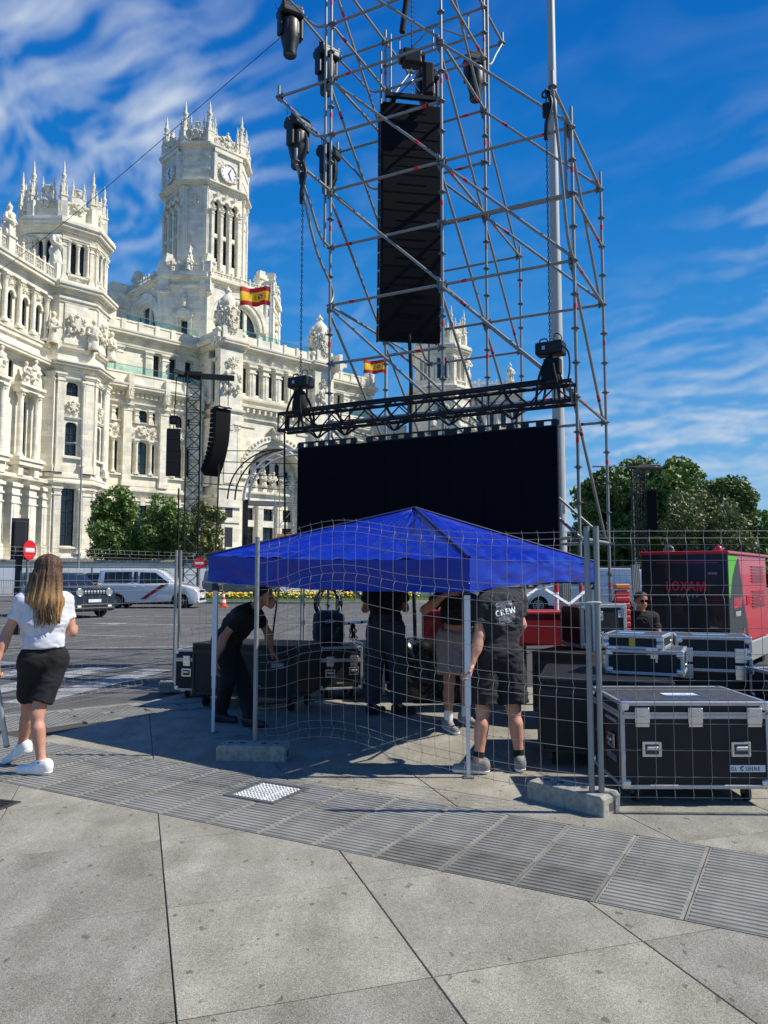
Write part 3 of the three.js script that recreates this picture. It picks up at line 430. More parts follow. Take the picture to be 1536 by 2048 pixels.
    relief(px, 36.0, 2.4, 3.2, Z + 0.8, 0, 1.2); relief(px, 34.3, 1.6, 2.2, Z + 1.0, 1, 1.2); within(mat4(px - 1.1, 0, Z - 0.35, -Math.PI / 2), () => relief(0, 35.6, 2.2, 3.6, 0.1, 2, 1.2)); for (let i = 0; i < 6; i++) { const a = i * 1.047; put('crocket', [new THREE.IcosahedronGeometry(0.28, 0).scale(1, 1.5, 1).translate(px + Math.cos(a) * 1.3, 37.6, Z - 0.35 + Math.sin(a) * 1.3)], carved); }
    for (const q of [-1.9, 1.9]) put('ball_finial', [new THREE.IcosahedronGeometry(0.42, 2).translate(px + q, 33.6, Z + 0.5), bx(0.5, 0.8, 0.5, px + q, 32.9, Z + 0.5)], carved);
    put('return_wall', [bx2(s > 0 ? X - 0.8 : -X, s > 0 ? X : -X + 0.8, 0, 31.4, Z - 10, Z - 2.25)], stone);
    within(mat4(s * X, 0, Z - 3.2, s * Math.PI / 2), () => { course(-6, 3.2, 31.3, CORN, 0); course(-6, 3.2, 22.6, STRING, 0); course(-3, 3, 29.6, [[0.2, 0.2], [0.3, 0.2]], 0, 'string_course'); course(-3, 3, 11.2, STRING, 0, 'string_course'); pilaster(1.2, 1.8, 24, 30, 0, 0.35); pilaster(1.2, 1.8, 13, 22, 0, 0.35); put('return_parapet', [bx2(-6, 3, 32.5, 33.7, -0.4, 0.2)], stone); });
  }
  modillions(-6.2, 6.2, 23.2, 0.9, Z, 0.3, 0.55, 0.75); course(-6.2, 6.2, 23.7, [[0.5, 0.2], [0.85, 0.25], [0.7, 0.15]], Z); course(-6.2, 6.2, 22.2, [[0.15, 0.2], [0.3, 0.2]], Z); course(-6.2, -3.6, 21.3, [[0.15, 0.5]], Z, 'string_course'); course(3.6, 6.2, 21.3, [[0.15, 0.5]], Z, 'string_course');
  put('roof', [bx2(-X, X, 31.4, 32.2, Z - 18, Z)], stone);
}
// ---- plain body behind everything, so that no sky shows through
put('body_block', [bx2(-28, 28, 0, 24, -30, -8.7), bx2(-21, 21, 24, 31, -30, -8.8)], stone);

// ---- octagonal stages: an octagon with unequal faces (main faces of width a, chamfers of width c), centred at x, z
function eachFace(cx, cz, A, a, fn) { // A: distance from centre to main faces, a: their width
  const c = (A - a / 2) * Math.SQRT2, B = (a / 2 + A) / Math.SQRT2; for (let k = 0; k < 8; k++) { const th = k * Math.PI / 4, main = k % 2 === 0, D = main ? A : B; within(mat4(cx + Math.sin(th) * D, 0, cz + Math.cos(th) * D, th), () => fn(k, main ? a : c, main)); }
}
function octRing(name, cx, cz, A, a, steps, y, mat = stone) { // moulded ring round an octagon
  const pts = []; let yy = y; const ring = (gr) => { const A2 = A + gr, a2 = a + gr * 0.828; return [[-a2 / 2, A2], [a2 / 2, A2], [A2, a2 / 2], [A2, -a2 / 2], [a2 / 2, -A2], [-a2 / 2, -A2], [-A2, -a2 / 2], [-A2, a2 / 2]]; };
  const g = []; for (const [pr, h] of steps) { g.push(new THREE.ExtrudeGeometry(shapeOf(ring(pr)), { depth: h, bevelEnabled: true, bevelThickness: 0.03, bevelSize: 0.03, bevelSegments: 1 }).rotateX(-Math.PI / 2).translate(cx, yy, cz)); yy += h; } return put(name, g, mat);
}
const OCT = 0.8284;
// ---- corner tower (x < 0, mirrored for x > 0)
function cornerTower() {
  const cx = -31.4, cz = 0, A = 4.6, a = A * OCT;
  octRing('tower_core', cx, cz, A - 0.75, a - 0.6, [[0, 31]], 0); octRing('tower_core', cx, cz, 3.4, 2.8, [[0, 7.5]], 30.5);
  eachFace(cx, cz, A, a, (k, w) => {
    const front = k === 0 || k === 7 || k === 1, ops = front ? [{ x: -0.25, w: 1.25, y0: 13.7, y1: 17.2, top: 'shoulder' }, { x: -0.25, w: 1.3, y0: 19.95, y1: 21.4, top: 'shoulder' }, { x: -0.35, w: 1.45, y0: 4.4, y1: 10.3 }] : [];
    wall(-w / 2, w / 2, 0, 31.0, ops, 0, 0.72); for (const o of ops) win(o, 0, darkGlass, 1, o.y1 - o.y0 > 4 ? 4 : 2, 0.38);
    if (!front) return;
    pilaster(-w / 2 + 0.38, 0.7, 11.9, 22.2, 0, 0.3); pilaster(w / 2 - 0.5, 0.9, 11.9, 22.2, 0, 0.42); column(0.85, 12.6, 21.6, 0.17, 0.25); column(0.75, 3.6, 10.3, 0.2, 0.35); pilaster(w / 2 - 0.45, 0.85, 3, 10.4, 0, 0.35); pilaster(-w / 2 + 0.35, 0.65, 3, 10.4, 0, 0.3);
    relief(-0.22, 18.8, 1.5, 1.9, 0.12, 0, 1.2); sill(-0.25, 1.9, 13.5, 0); sill(-0.25, 1.8, 4.2, 0); course(-1.2, 0.7, 17.5, [[0.15, 0.12], [0.22, 0.12]], 0, 'window_hood'); course(-1.2, 0.7, 21.55, [[0.15, 0.12], [0.22, 0.12]], 0, 'window_hood');
    relief(-0.15, 27.5, 2.2, 3.2, 0.2, 0, 1.2); statue(w / 2 - 0.3, 25.0, 0.55, 3.4); put('niche_panel', [bx2(-1.35, 1.05, 25.4, 29.6, -0.02, 0.14)], stone); course(-1.6, 1.3, 24.7, [[0.25, 0.15], [0.45, 0.15]], 0, 'string_course');
  });
  octRing('cornice', cx, cz, A, a, [[0.2, 0.2], [0.35, 0.2], [0.7, 0.25], [0.85, 0.15]], 22.6); octRing('cornice', cx, cz, A, a, [[0.15, 0.25], [0.3, 0.2], [0.75, 0.3], [0.9, 0.25], [0.3, 0.35]], 30.6); octRing('string_course', cx, cz, A, a, [[0.25, 0.2], [0.45, 0.2], [0.3, 0.2]], 10.6); octRing('string_course', cx, cz, A, a, [[0.2, 0.4]], 11.4); octRing('string_course', cx, cz, A, a, [[0.1, 0.3], [0.25, 0.2]], 29.7); octRing('plinth', cx, cz, A, a, [[0.5, 2.8], [0.35, 0.5]], 0);
  const A2 = 4.2, a2 = A2 * OCT;
  eachFace(cx, cz, A2, a2, (k, w) => {
    const ops = [{ x: -0.42, w: 0.66, y0: 33.0, y1: 36.4, top: 'shoulder' }, { x: 0.42, w: 0.66, y0: 33.0, y1: 36.4, top: 'shoulder' }];
    wall(-w / 2, w / 2, 31.9, 37.2, ops, 0, 0.7); if (k < 2 || k > 5) { for (const o of ops) win(o, 0, darkGlass, 0, 2, 0.4); column(0, 33.0, 36.3, 0.14, 0.1); sill(0, 2.2, 32.8, 0); relief(0, 32.45, 0.8, 0.5, 0.1, 2, 1.4, 'rosette'); for (const s of [-1, 1]) { column(s * 1.02, 32.9, 36.5, 0.13, 0.15); pilaster(s * 1.45, 0.4, 31.9, 36.6, 0, 0.25); } course(-w / 2, w / 2, 36.5, [[0.2, 0.2], [0.3, 0.15]], 0, 'string_course'); }
  });
  octRing('cornice', cx, cz, A2, a2, [[0.2, 0.3], [0.4, 0.3], [0.7, 0.35], [0.88, 0.35], [0.75, 0.25]], 37.1); octRing('parapet', cx, cz, A2 - 0.35, a2 - 0.3, [[0, 2.0], [0.15, 0.2]], 38.6);
  eachFace(cx, cz, A2 - 0.3, a2 - 0.25, (k, w) => { if (k > 2 && k < 5) return; put('crest_block', [bx2(-0.55, 0.55, 40.6, 41.5, -0.5, 0.15)], stone); relief(0, 40.4, 1.6, 1.3, 0.15, k, 1.0); urn(0, 41.4, -0.15, 0.85); });
  for (let k = 0; k < 8; k++) { const th = (k + 0.5) * Math.PI / 4, R = (A2 - 0.35) / Math.cos(Math.PI / 8); pinnacle(cx + Math.sin(th) * R, 39.6, cz + Math.cos(th) * R, 5.6, 0.62); put('corner_pier', [bx(0.95, 2.2, 0.95).rotateY(th).translate(cx + Math.sin(th) * (R - 0.1), 39.6, cz + Math.cos(th) * (R - 0.1))], stone); for (const d of [-0.24, 0.24]) pinnacle(cx + Math.sin(th + d) * (R - 0.25), 40.6, cz + Math.cos(th + d) * (R - 0.25), 2.9, 0.36); }
}
// ---- side wing that comes forward from the corner tower (x < 0, mirrored)
function sideWing(x0 = -15.5) {
  within(mat4(-33.68, 0, 3.5, Math.atan2(0.566, 0.822)), () => {
    const x1 = 1.7, ops = [], has = (x) => x > x0 + 0.9;
    for (const b of [-3.95, -8.95, -13.5].filter(b => has(b - 2))) { ops.push({ x: b, w: 1.3, y0: 12.7, y1: 18.4, z: 1 }, { x: b - 1.95, w: 0.7, y0: 20.3, y1: 22.0 }, { x: b + 1.9, w: 0.7, y0: 20.3, y1: 22.0 }); }
    for (const x of [-1.85, -4.3, -6.7, -9.1, -11.6].filter(has)) ops.push({ x, w: 1.0, y0: 4.4, y1: 10.0 });
    for (let i = 0; i < 6; i++) if (has(-2.3 - i * 2.1)) ops.push({ x: -2.3 - i * 2.1, w: 0.9, y0: 25.7, y1: 28.6, top: 'round' });
    wall(x0, x1, 0, 31.2, ops, 0, 0.5); for (const o of ops) win(o, 0, darkGlass, o.w > 1 ? 1 : 0, o.y1 - o.y0 > 4 ? 3 : 1, 0.3); put('wing_core', [bx2(x0, x1, 0, 31, -12, -0.51)], stone);
    for (let i = 0; i < 7; i++) { const x = -1.2 - i * 2.1; if (!has(x - 1.6)) break; column(x, 25.2, 29.9, 0.24, 0.3); if (i < 6) { voussoir(x - 1.1, 28.15, 0.46, 0.7, -0.02, 0.2, 8); relief(x - 1.1, 29.4, 1.3, 1.1, 0.08, i, 1.0); put('balusters', [bx(1.1, 0.1, 0.2, x - 1.1, 25.75, 0), ...[-0.4, -0.2, 0, 0.2, 0.4].map(q => bx(0.08, 0.5, 0.1, x - 1.1 + q, 25.45, 0))], stone); } }
    for (const x of [-5.45, -2.95, -0.85, -7.9, -10.3, -12.9].filter(has)) put('pier', [bx2(x - 0.58, x + 0.58, 3, 10.2, -0.02, 0.75), bx2(x - 0.7, x + 0.7, 9.0, 9.2, 0, 0.87), bx2(x - 0.7, x + 0.7, 8.2, 8.35, 0, 0.84), bx2(x - 0.75, x + 0.75, 9.8, 10.1, 0, 0.95), bx2(x - 0.72, x + 0.72, 3, 4.3, 0, 0.9), bx2(x - 0.3, x + 0.3, 4.4, 8.1, 0, 0.8)], stone);
    for (const b of [-3.95, -8.95].filter(b => has(b - 1))) { column(b - 1.2, 12.6, 19.2, 0.3, 0.65); column(b + 1.2, 12.6, 19.2, 0.3, 0.65); put('balcony', [bx2(b - 1.8, b + 1.8, 11.9, 12.6, 0, 1.2), bx2(b - 2.0, b + 2.0, 12.35, 12.65, 0, 1.35), ...[-1.2, 1.2].map(q => bx2(b + q - 0.35, b + q + 0.35, 10.9, 12, 0, 0.95))], stone); put('entablature', [bx2(b - 1.7, b + 1.7, 19.2, 19.6, 0, 0.95), bx2(b - 1.9, b + 1.9, 19.6, 19.85, 0, 1.2)], stone); statue(b + 0.7, 19.85, 0.75, 2.9); relief(b, 20.9, 2.4, 2.1, 0.7, 0, 1.5); statue(b - 0.7, 19.85, 0.75, 2.3); }
    for (const x of [0.65]) { put('corner_pier', [bx2(x - 1.05, x + 0.95, 0, 30.0, -0.02, 0.45), bx2(x - 1.2, x + 1.1, 0, 5.6, 0, 0.75), bx2(x - 1.3, x + 1.2, 6.0, 6.4, 0, 0.95), bx2(x - 1.2, x + 1.1, 7.2, 7.4, 0, 0.7), bx2(x - 1.1, x + 1.0, 21.2, 22.2, 0, 0.6)], stone); }
    course(x0, x1, 10.2, [[0.15, 0.25], [0.4, 0.2], [0.75, 0.25], [0.6, 0.15]], 0.1); course(x0, x1, 11.4, [[0.3, 0.3]], 0, 'string_course'); course(x0, x1 - 0.6, 22.2, [[0.2, 0.25], [0.35, 0.25], [0.95, 0.25], [1.05, 0.2], [0.5, 0.2]], 0); course(x0, x1, 24.4, [[0.25, 0.4], [0.4, 0.2]], 0, 'string_course');
    course(x0, x1 + 0.5, 30.0, [[0.45, 0.4], [0.55, 0.3], [0.7, 0.3], [1.15, 0.35], [1.3, 0.25], [0.6, 0.15]], 0); openwork(x0, -0.7, 31.8, 1.6, 0.6);
    put('pedestal', [bx2(-0.75, 0.75, 31.6, 33.6, -0.6, 1.0)], stone); statue(0, 33.6, 0.35, 4.4); urn(0, 37.5, 0.35, 0.9); put('roof', [bx2(x0, x1, 30.6, 31.4, -12, 0)], stone); statue(-7.6, 33.2, 0.5, 3.4); pinnacle(-7.6, 31.8, 0.5, 5, 0.9);
    put('plinth', [bx2(x0, x1, 0, 3, 0, 1.3)], stone);
  });
}
cornerTower(); sideWing();
{ const m = M(rgb(0.06, 0.07, 0.09), 0.6, 0.3), g = []; for (let i = 0; i < 6; i++) g.push(new THREE.TorusGeometry(0.45, 0.03, 4, 12).rotateX(Math.PI / 2).translate(-37.6, 34 + i * 0.8, 0.6)); for (let i = 0; i < 5; i++) { const a = i * 1.2566; g.push(bx(0.04, 5, 0.04, -37.6 + Math.cos(a) * 0.45, 36, 0.6 + Math.sin(a) * 0.45)); } g.push(bx(1.8, 0.05, 0.05, -36.8, 38.4, 0.6), bx(0.05, 5, 0.05, -37.6, 36, 0.15)); put('ladder_cage', g, m); }
within(new THREE.Matrix4().makeScale(-1, 1, 1), () => { cornerTower(); sideWing(-9.6); });

// ---- clock tower
{
  const cx = -1.0, cz = -21;
  // wide base stage with lunettes
  const A = 10, a = 11.5;
  octRing('tower_core', cx, cz, A - 1.2, a - 1, [[0, 15]], 30);
  eachFace(cx, cz, A, a, (k, w, main) => {
    if (k > 2 && k < 6) { wall(-w / 2, w / 2, 30, 44.4, [], 0, 1.1); return; }
    if (main) {
      const lx = 0, o = { x: lx, w: 7.0, y0: 33, y1: 41.4, top: 'round' }; wall(-w / 2, w / 2, 30, 44.4, [o], 0, 1.1);
      voussoir(lx, 37.9, 3.55, 4.1, -0.02, 0.2, 14); voussoir(lx, 37.9, 4.2, 4.95, -0.02, 0.35, 14); voussoir(lx, 37.9, 3.05, 3.45, -0.5, 0.3, 14);
      win({ x: lx, w: 6.9, y0: 33, y1: 41.35, top: 'round' }, 0, blindGlass, 0, 1, 0.8); for (const s of [-1, 1]) { put('mullion', [bx2(s * 1.25 - 0.25, s * 1.25 + 0.25, 33, 40.9, -0.7, -0.3)], stone); }
      for (const s of [-1, 1]) put('pier', [bx2(s * (w / 2 - 0.6) - 0.55, s * (w / 2 - 0.6) + 0.55, 30, 44.2, -0.02, 0.35)], stone);
    } else {
      const o = { x: 0, w: 0.95, y0: 35.2, y1: 37.7 }; wall(-w / 2, w / 2, 30, 44.4, [o], 0, 1.1); win(o, 0, darkGlass, 0, 0, 0.7);
      put('niche_frame', [bx2(-1.3, 1.3, 38.1, 38.5, 0, 0.5), bx2(-1.1, -0.75, 35, 38.1, 0, 0.35), bx2(0.75, 1.1, 35, 38.1, 0, 0.35), extr(shapeOf([[-1.5, 38.5], [1.5, 38.5], [0, 39.4]]), 0.5)], stone); statue(0, 39.5, 0.25, 2.5); course(-w / 2, w / 2, 42.2, [[0.2, 0.3], [0.35, 0.25]], 0, 'string_course');
      put('balcony', [bx2(-w / 2 - 0.3, w / 2 + 0.3, 44.1, 44.6, -1, 0.7)], stone); openwork(-w / 2 + 0.4, w / 2 - 0.4, 44.6, 1.3, 0.4); put('pedestal', [bx2(-0.75, 0.75, 44.6, 47.4, -1.2, 0.2), bx2(-0.9, 0.9, 46.6, 46.9, -1.35, 0.35), bx2(-0.6, 0.6, 47.4, 48.8, -1.05, 0.05), bx2(-0.8, 0.8, 47.4, 47.6, -1.2, 0.2), bx2(-0.7, 0.7, 48.5, 48.7, -1.15, 0.15)], stone); statue(0.5, 44.8, 0.45, 2.3);
      for (const s of [-1, 1]) put('corner_turret', [bx2(s * w / 2 - 0.75, s * w / 2 + 0.75, k === 1 ? 30 : 42, 46.2, -1.1, 0.45), bx2(s * w / 2 - 0.9, s * w / 2 + 0.9, 44.2, 44.6, -1.2, 0.6), bx2(s * w / 2 - 0.9, s * w / 2 + 0.9, 41.6, 41.9, -1.2, 0.6)], stone);
    }
  });
  octRing('cornice', cx, cz, A, a, [[0.15, 0.3], [0.35, 0.25], [0.7, 0.3], [0.45, 0.2]], 43.3);
  eachFace(cx, cz, A, a, (k, w, main) => { if (main) { openwork(-w / 2 + 1, w / 2 - 1, 44.3, 1.0, 0.25); for (const s of [-1, 1]) put('chimney_block', [bx2(s * 4.6 - 0.7, s * 4.6 + 0.7, 44, 47.4, -1.9, -0.5), bx2(s * 4.6 - 0.85, s * 4.6 + 0.85, 46.6, 46.9, -2.05, -0.35), bx2(s * 4.6 - 0.5, s * 4.6 + 0.5, 47.4, 48.0, -1.7, -0.7)], stone); } });
  // broad outer shoulders below
  octRing('shoulder', cx, cz, 11.2, 12.2, [[0, 2.6], [0.3, 0.3]], 31); for (const [sx, sz] of [[1, -1], [-1, -1]]) { put('shoulder_tower', [bx(3.6, 14, 3.6, cx + sx * 11.2, 37, cz + sz * 6.5), bx(4.2, 0.5, 4.2, cx + sx * 11.2, 42, cz + sz * 6.5), bx(3.0, 1.8, 3.0, cx + sx * 11.2, 44.8, cz + sz * 6.5)], stone); }
  // shaft
  const A1 = 5.75, a1 = 6.0;
  octRing('shaft_core', cx, cz, A1 - 1.2, a1 - 1.0, [[0, 23]], 44);
  eachFace(cx, cz, A1, a1, (k, w, main) => {
    if (k > 2 && k < 6) { wall(-w / 2, w / 2, 44, 60.6, [], 0, 1.1); return; }
    if (main) {
      const ops = [], X = [-1.55, 0, 1.55]; for (const x of X) ops.push({ x, w: 0.9, y0: 48.6, y1: 52.5, l: 1 }, { x, w: 0.9, y0: 53.1, y1: 58.4, top: 'round' }); wall(-w / 2, w / 2, 44, 60.6, ops, 0, 1.1);
      for (const o of ops) { const f = win(o, 0, darkGlass, 0, 0, 0.6); const g = []; for (let y = o.y0 + 0.15; y < o.y1 - 0.5; y += 0.3) g.push(bx(0.86, 0.06, 0.2, o.x, y, -0.42)); if (o.l) put('louvres', g, louvre, f); }
      for (const x of [-2.33, -0.775, 0.775, 2.33]) { pilaster(x, 0.45, 46.6, 56.8, 0, 0.35); relief(x, 57.0, 0.9, 0.8, 0.4, 1, 1.5, 'capital_carving'); }
      for (const x of X) { voussoir(x, 57.95, 0.45, 0.74, -0.02, 0.35, 8); relief(x, 59.4, 0.95, 0.9, 0.2, 2, 1.2); }
    } else { wall(-w / 2, w / 2, 44, 60.6, [], 0, 1.1); put('panel', [bx2(-0.95, 0.95, 56.0, 59.6, -0.02, 0.1)], stone); relief(0, 57.9, 1.6, 2.6, 0.1, 0, 0.8); pilaster(-w / 2 + 0.45, 0.6, 46, 60, 0, 0.25); pilaster(w / 2 - 0.45, 0.6, 46, 60, 0, 0.25); }
  });
  octRing('shaft_base', cx, cz, A1, a1, [[0.45, 1.0], [0.25, 0.3]], 45.5); octRing('cornice', cx, cz, A1, a1, [[0.2, 0.2], [0.45, 0.25], [0.7, 0.2], [0.3, 0.2]], 60.3);
  octRing('clock_stage', cx, cz, A1 + 0.05, a1, [[0, 1.6], [0.12, 0.3], [0, 1.6], [0.15, 0.4], [0, 1.2]], 61.1);
  eachFace(cx, cz, A1 + 0.05, a1, (k, w, main) => {
    if (k > 2 && k < 6) return;
    if (main) {
      put('clock_surround', [bx2(-2.2, 2.2, 61.1, 65.6, -0.02, 0.4), bx2(-2.5, -2.0, 61.1, 66.2, 0, 0.65), bx2(2.0, 2.5, 61.1, 66.2, 0, 0.65), bx2(-2.5, 2.5, 65.6, 66.2, 0, 0.75)], stone); relief(0, 63.0, 4.2, 3.8, 0.4, 1, 0.35, 'clock_carving');
      const cl = put('clock', [new THREE.CylinderGeometry(1.4, 1.4, 0.2, 32).rotateX(Math.PI / 2).translate(0, 62.9, 0.62)], whitePaint);
      put('dial_ring', [new THREE.TorusGeometry(1.4, 0.12, 6, 32).translate(0, 62.9, 0.72)], stone, cl); const ticks = []; for (let i = 0; i < 12; i++) ticks.push(bx(0.09, 0.3, 0.04, 0, 1.18, 0).rotateZ(i * Math.PI / 6).translate(0, 62.9, 0.74)); put('numerals', ticks, frameDark, cl);
      put('hand', [bx(0.12, 1.15, 0.04, 0, 0.45, 0).rotateZ(-2.75).translate(0, 62.9, 0.78)], frameDark, cl); put('hand', [bx(0.16, 0.85, 0.04, 0, 0.34, 0).rotateZ(-0.45).translate(0, 62.9, 0.82)], frameDark, cl);
      relief(0, 67.9, 3.0, 2.6, 0.2, 0, 0.8); relief(-1.8, 67.4, 1.4, 1.6, 0.2, 1, 0.8); relief(1.8, 67.4, 1.4, 1.6, 0.2, 2, 0.8); statue(0, 67.3, 0.3, 2.4);
    } else { relief(0, 68.2, 2.4, 2.4, 0.2, 0, 0.8); urn(0, 69.0, -0.2, 1.0); }
  });
  octRing('cornice', cx, cz, A1, a1, [[0.15, 0.25], [0.4, 0.25], [0.75, 0.3], [0.4, 0.2]], 66.0); octRing('parapet', cx, cz, A1 - 0.4, a1 - 0.4, [[0, 1.6], [0.15, 0.25]], 67.0); octRing('tower_roof', cx, cz, A1 - 2.5, a1 - 2, [[0, 1.6]], 67.6, stone);
  const vs = [[a1 / 2, A1], [A1, a1 / 2], [A1, -a1 / 2], [a1 / 2, -A1], [-a1 / 2, -A1], [-A1, -a1 / 2], [-A1, a1 / 2], [-a1 / 2, A1]];
  for (const [x, z] of vs) { pinnacle(cx + x * 0.96, 66.6, cz + z * 0.96, 7.2, 0.95); put('corner_pier', [bx(1.1, 2.8, 1.1, cx + x * 0.96, 67.8, cz + z * 0.96)], stone); for (const d of [-1, 1]) { const t = Math.atan2(z, x) + d * 0.14, R = Math.hypot(x, z) * 0.93; pinnacle(cx + Math.cos(t) * R, 67.4, cz + Math.sin(t) * R, 4.2, 0.5); } }
  put('lightning_rod', [rod([cx, 69, cz], [cx, 76, cz], 0.05, 6)], frameDark);
}

// ------------------------------------------------------------ scaffold tower with hung screen, speakers and lamps
const eS = V(0.889, 0, 0.458), dS = V(0.458, 0, -0.889), BAY = 2.05, S00 = V(0.913, 0, -11.68), LV = 0.05;
const node = (i, j, y) => S00.clone().addScaledVector(eS, i * BAY).addScaledVector(dS, j * BAY).setY(y);
{
  const t = thing('scaffold_tower', 'tall galvanised scaffold tower carrying the black screen and hung speakers', 'scaffold', [S00.x, 0, S00.z]);
  const O = t.position.clone(), L = (v) => v.clone().sub(O), r = rngOf(21), R = 0.0242;
  const discG = merge([cyl(0.062, 0.062, 0.01, 0, -0.005, 0, 12), cyl(0.032, 0.032, 0.05, 0, -0.025, 0, 10)]), headG = merge([bx(0.05, 0.07, 0.05), bx(0.022, 0.12, 0.03, 0.02, 0, 0)]);
  const bandG = cyl(R + 0.0022, R + 0.0022, 0.08, 0, -0.04, 0, 12), bandB = cyl(R + 0.002, R + 0.002, 0.035, 0, 0.041, 0, 12);
  const aim = (m, a, b, s) => { const d = b.clone().sub(a); m.position.copy(a).addScaledVector(d, s); m.quaternion.setFromUnitVectors(UP, d.normalize()); };
  function tube(name, a, b, rad = R, mat = galv, band = true, heads = true) {
    const A = L(a), B = L(b), m = obj(name, rod(A, B, rad, 10), mat, t);
    if (heads) for (const [p, q] of [[A, B], [B, A]]) { const h = obj('wedge_head', headG, galvDull, m); const d = q.clone().sub(p).normalize(); h.position.copy(p).addScaledVector(d, 0.05); h.rotation.y = Math.atan2(-d.z, d.x); }
    if (band && r() < 0.75) { const s = r() < 0.5 ? 0.16 + r() * 0.08 : 0.76 + r() * 0.1; const x = obj('red_band', bandG, redTape, m); aim(x, A, B, s); if (r() < 0.6) { const y = obj('dark_band', bandB, blackTape, m); aim(y, A, B, s); } }
    return m;
  }
  const TOP = { '-1,0': 13.6, '0,0': 13.6, '1,0': 8.36, '-1,1': 12.3, '0,1': 13.2, '1,1': 8.36, '-1,2': 8.4, '0,2': 8.26 };
  for (const [k, top] of Object.entries(TOP)) {
    const [i, j] = k.split(',').map(Number), a = node(i, j, 0.06), b = node(i, j, top), m = tube('standard', a, b, R, galv, false, false);
    for (let y = 0.55; y < top - 0.1; y += 0.5) { const d = obj('rosette', discG, galvDull, m); d.position.copy(L(node(i, j, y))); }
    for (let y = 1.4; y < top; y += 2) { const d = obj('red_band', bandG, redTape, m); d.position.copy(L(node(i, j, y - 0.05 + r() * 0.1))); }
    obj('base_plate', [bx(0.16, 0.01, 0.16, 0, 0.008, 0), cyl(0.02, 0.02, 0.1, 0, 0.01, 0, 8)], galvDull, m).position.copy(L(node(i, j, 0)));
  }
  for (const [i, j, o, y0, y1] of [[-1, 0, V(-0.1, 0, -0.06), 7.1, 13.6], [-1, 1, V(0.1, 0, 0.02), 8.05, 12.2], [-1, 1, V(-0.09, 0, -0.05), 8.05, 11.9], [0, 1, V(0.07, 0, -0.02), 9.0, 13.2], [1, 0, V(-0.08, 0, -0.04), 7.0, 8.2]]) tube('standard', node(i, j, y0).add(o), node(i, j, y1).add(o), R, galv, false, false);
  const led = (i0, j0, i1, j1, k) => tube('ledger', node(i0, j0, k + LV), node(i1, j1, k + LV));
  for (let k = 2; k <= 13; k++) led(-1, 0, 0, 0, k); for (const k of [2, 4, 6, 7, 8]) led(0, 0, 1, 0, k); for (const k of [2, 4, 6, 8, 9, 10, 11]) led(-1, 1, 0, 1, k); for (const k of [2, 4, 6, 8]) { led(0, 1, 1, 1, k); led(1, 0, 1, 1, k); led(0, 1, 0, 2, k); led(-1, 1, -1, 2, k); led(-1, 2, 0, 2, k); } led(1, 0, 1, 1, 7);
  for (const k of [2, 4, 6, 8, 10, 11, 12]) { led(-1, 0, -1, 1, k); led(0, 0, 0, 1, k); }
  const off = (p, v, s) => p.clone().addScaledVector(v, s);
  const brace = (i0, j0, k0, i1, j1, k1, s = 0.045) => { const side = i0 === i1 ? eS : dS; tube('brace', off(node(i0, j0, k0 + LV - 0.04), side, -s), off(node(i1, j1, k1 + LV + 0.02), side, -s), 0.0225); };
  for (const k of [12, 10, 8, 6, 4]) { brace(-1, 0, k, -1, 1, k - 2); brace(0, 0, k, 0, 1, k - 2); brace(-1, 0, k, 0, 0, k - 2, 0.05); } for (const k of [8, 6, 4]) { brace(1, 0, k, 1, 1, k - 2); brace(-1, 1, k, -1, 2, k - 2); } for (const k of [10, 8, 6]) brace(0, 1, k, 0, 2, k - 2); for (const k of [10, 8, 6, 4]) { brace(0, 0, k, 1, 0, k - 2, 0.05); brace(0, 1, k, 1, 1, k - 2); } for (const k of [10, 6]) brace(-1, 1, k, 0, 1, k - 2); brace(-1, 2, 8, 0, 2, 6); brace(0, 0, 6, 1, 0, 4, 0.12);
  // lattice beam in the middle row
  { const a = node(-1, 1, 12.05), b = node(0, 1, 12.05), m = obj('lattice_beam', [rod(L(a), L(b), R, 8), rod(L(a).setY(11.55), L(b).setY(11.55), R, 8), ...[0.15, 0.5, 0.85].map(s => rod(L(a.clone().lerp(b, s)), L(a.clone().lerp(b, s)).setY(11.55), 0.018, 6)), ...[[0.15, 0.5], [0.85, 0.5]].map(([p, q]) => rod(L(a.clone().lerp(b, p)).setY(11.55), L(a.clone().lerp(b, q)), 0.015, 6))], galv, t); }
  // outrigger brackets: arm, spigot and bent strut
  const bracket = (i, j, k, dir, len, drop, extra) => { const a = node(i, j, k + LV), tip = off(a, dir, len), b = node(i, j, k - drop + LV); const m = tube('outrigger_arm', a, tip, R, galv, false); obj('spigot', [rod(L(tip).setY(tip.y - 0.06), L(tip).setY(tip.y + 0.22), 0.027, 10)], galv, m); obj('rosette', discG, galvDull, m).position.copy(L(tip));
    const mid = tip.clone().lerp(b, 0.72); mid.addScaledVector(dir, len * 0.0); mid.y = lerp(tip.y, b.y, 0.93); obj('bent_strut', hose([L(tip), L(tip.clone().lerp(mid, 0.5)), L(mid), L(b)], 0.0225, 24, 8), galv, t); if (extra) obj('bent_strut', hose([L(tip), L(tip.clone().lerp(node(i, j, k - extra), 0.6)), L(off(node(i, j, k - extra + 0.3), dir, 0.1)), L(node(i, j, k - extra + LV))], 0.0225, 24, 8), galv, t); return tip; };
  const lt = {}; for (const k of [12, 10]) { lt[k] = [bracket(-1, 0, k, eS, -1.09, 1), bracket(-1, 1, k, eS, -1.09, 1)]; tube('lamp_rail', ...lt[k]); tube('outrigger_ledger', off(node(-1, 0, k + LV), eS, -1.09), node(-1, 0, k + LV)); }
  const bt = [bracket(-1, 1, 12, dS, 1.09, 1), bracket(0, 1, 12, dS, 1.09, 1)]; tube('lamp_rail', ...bt);
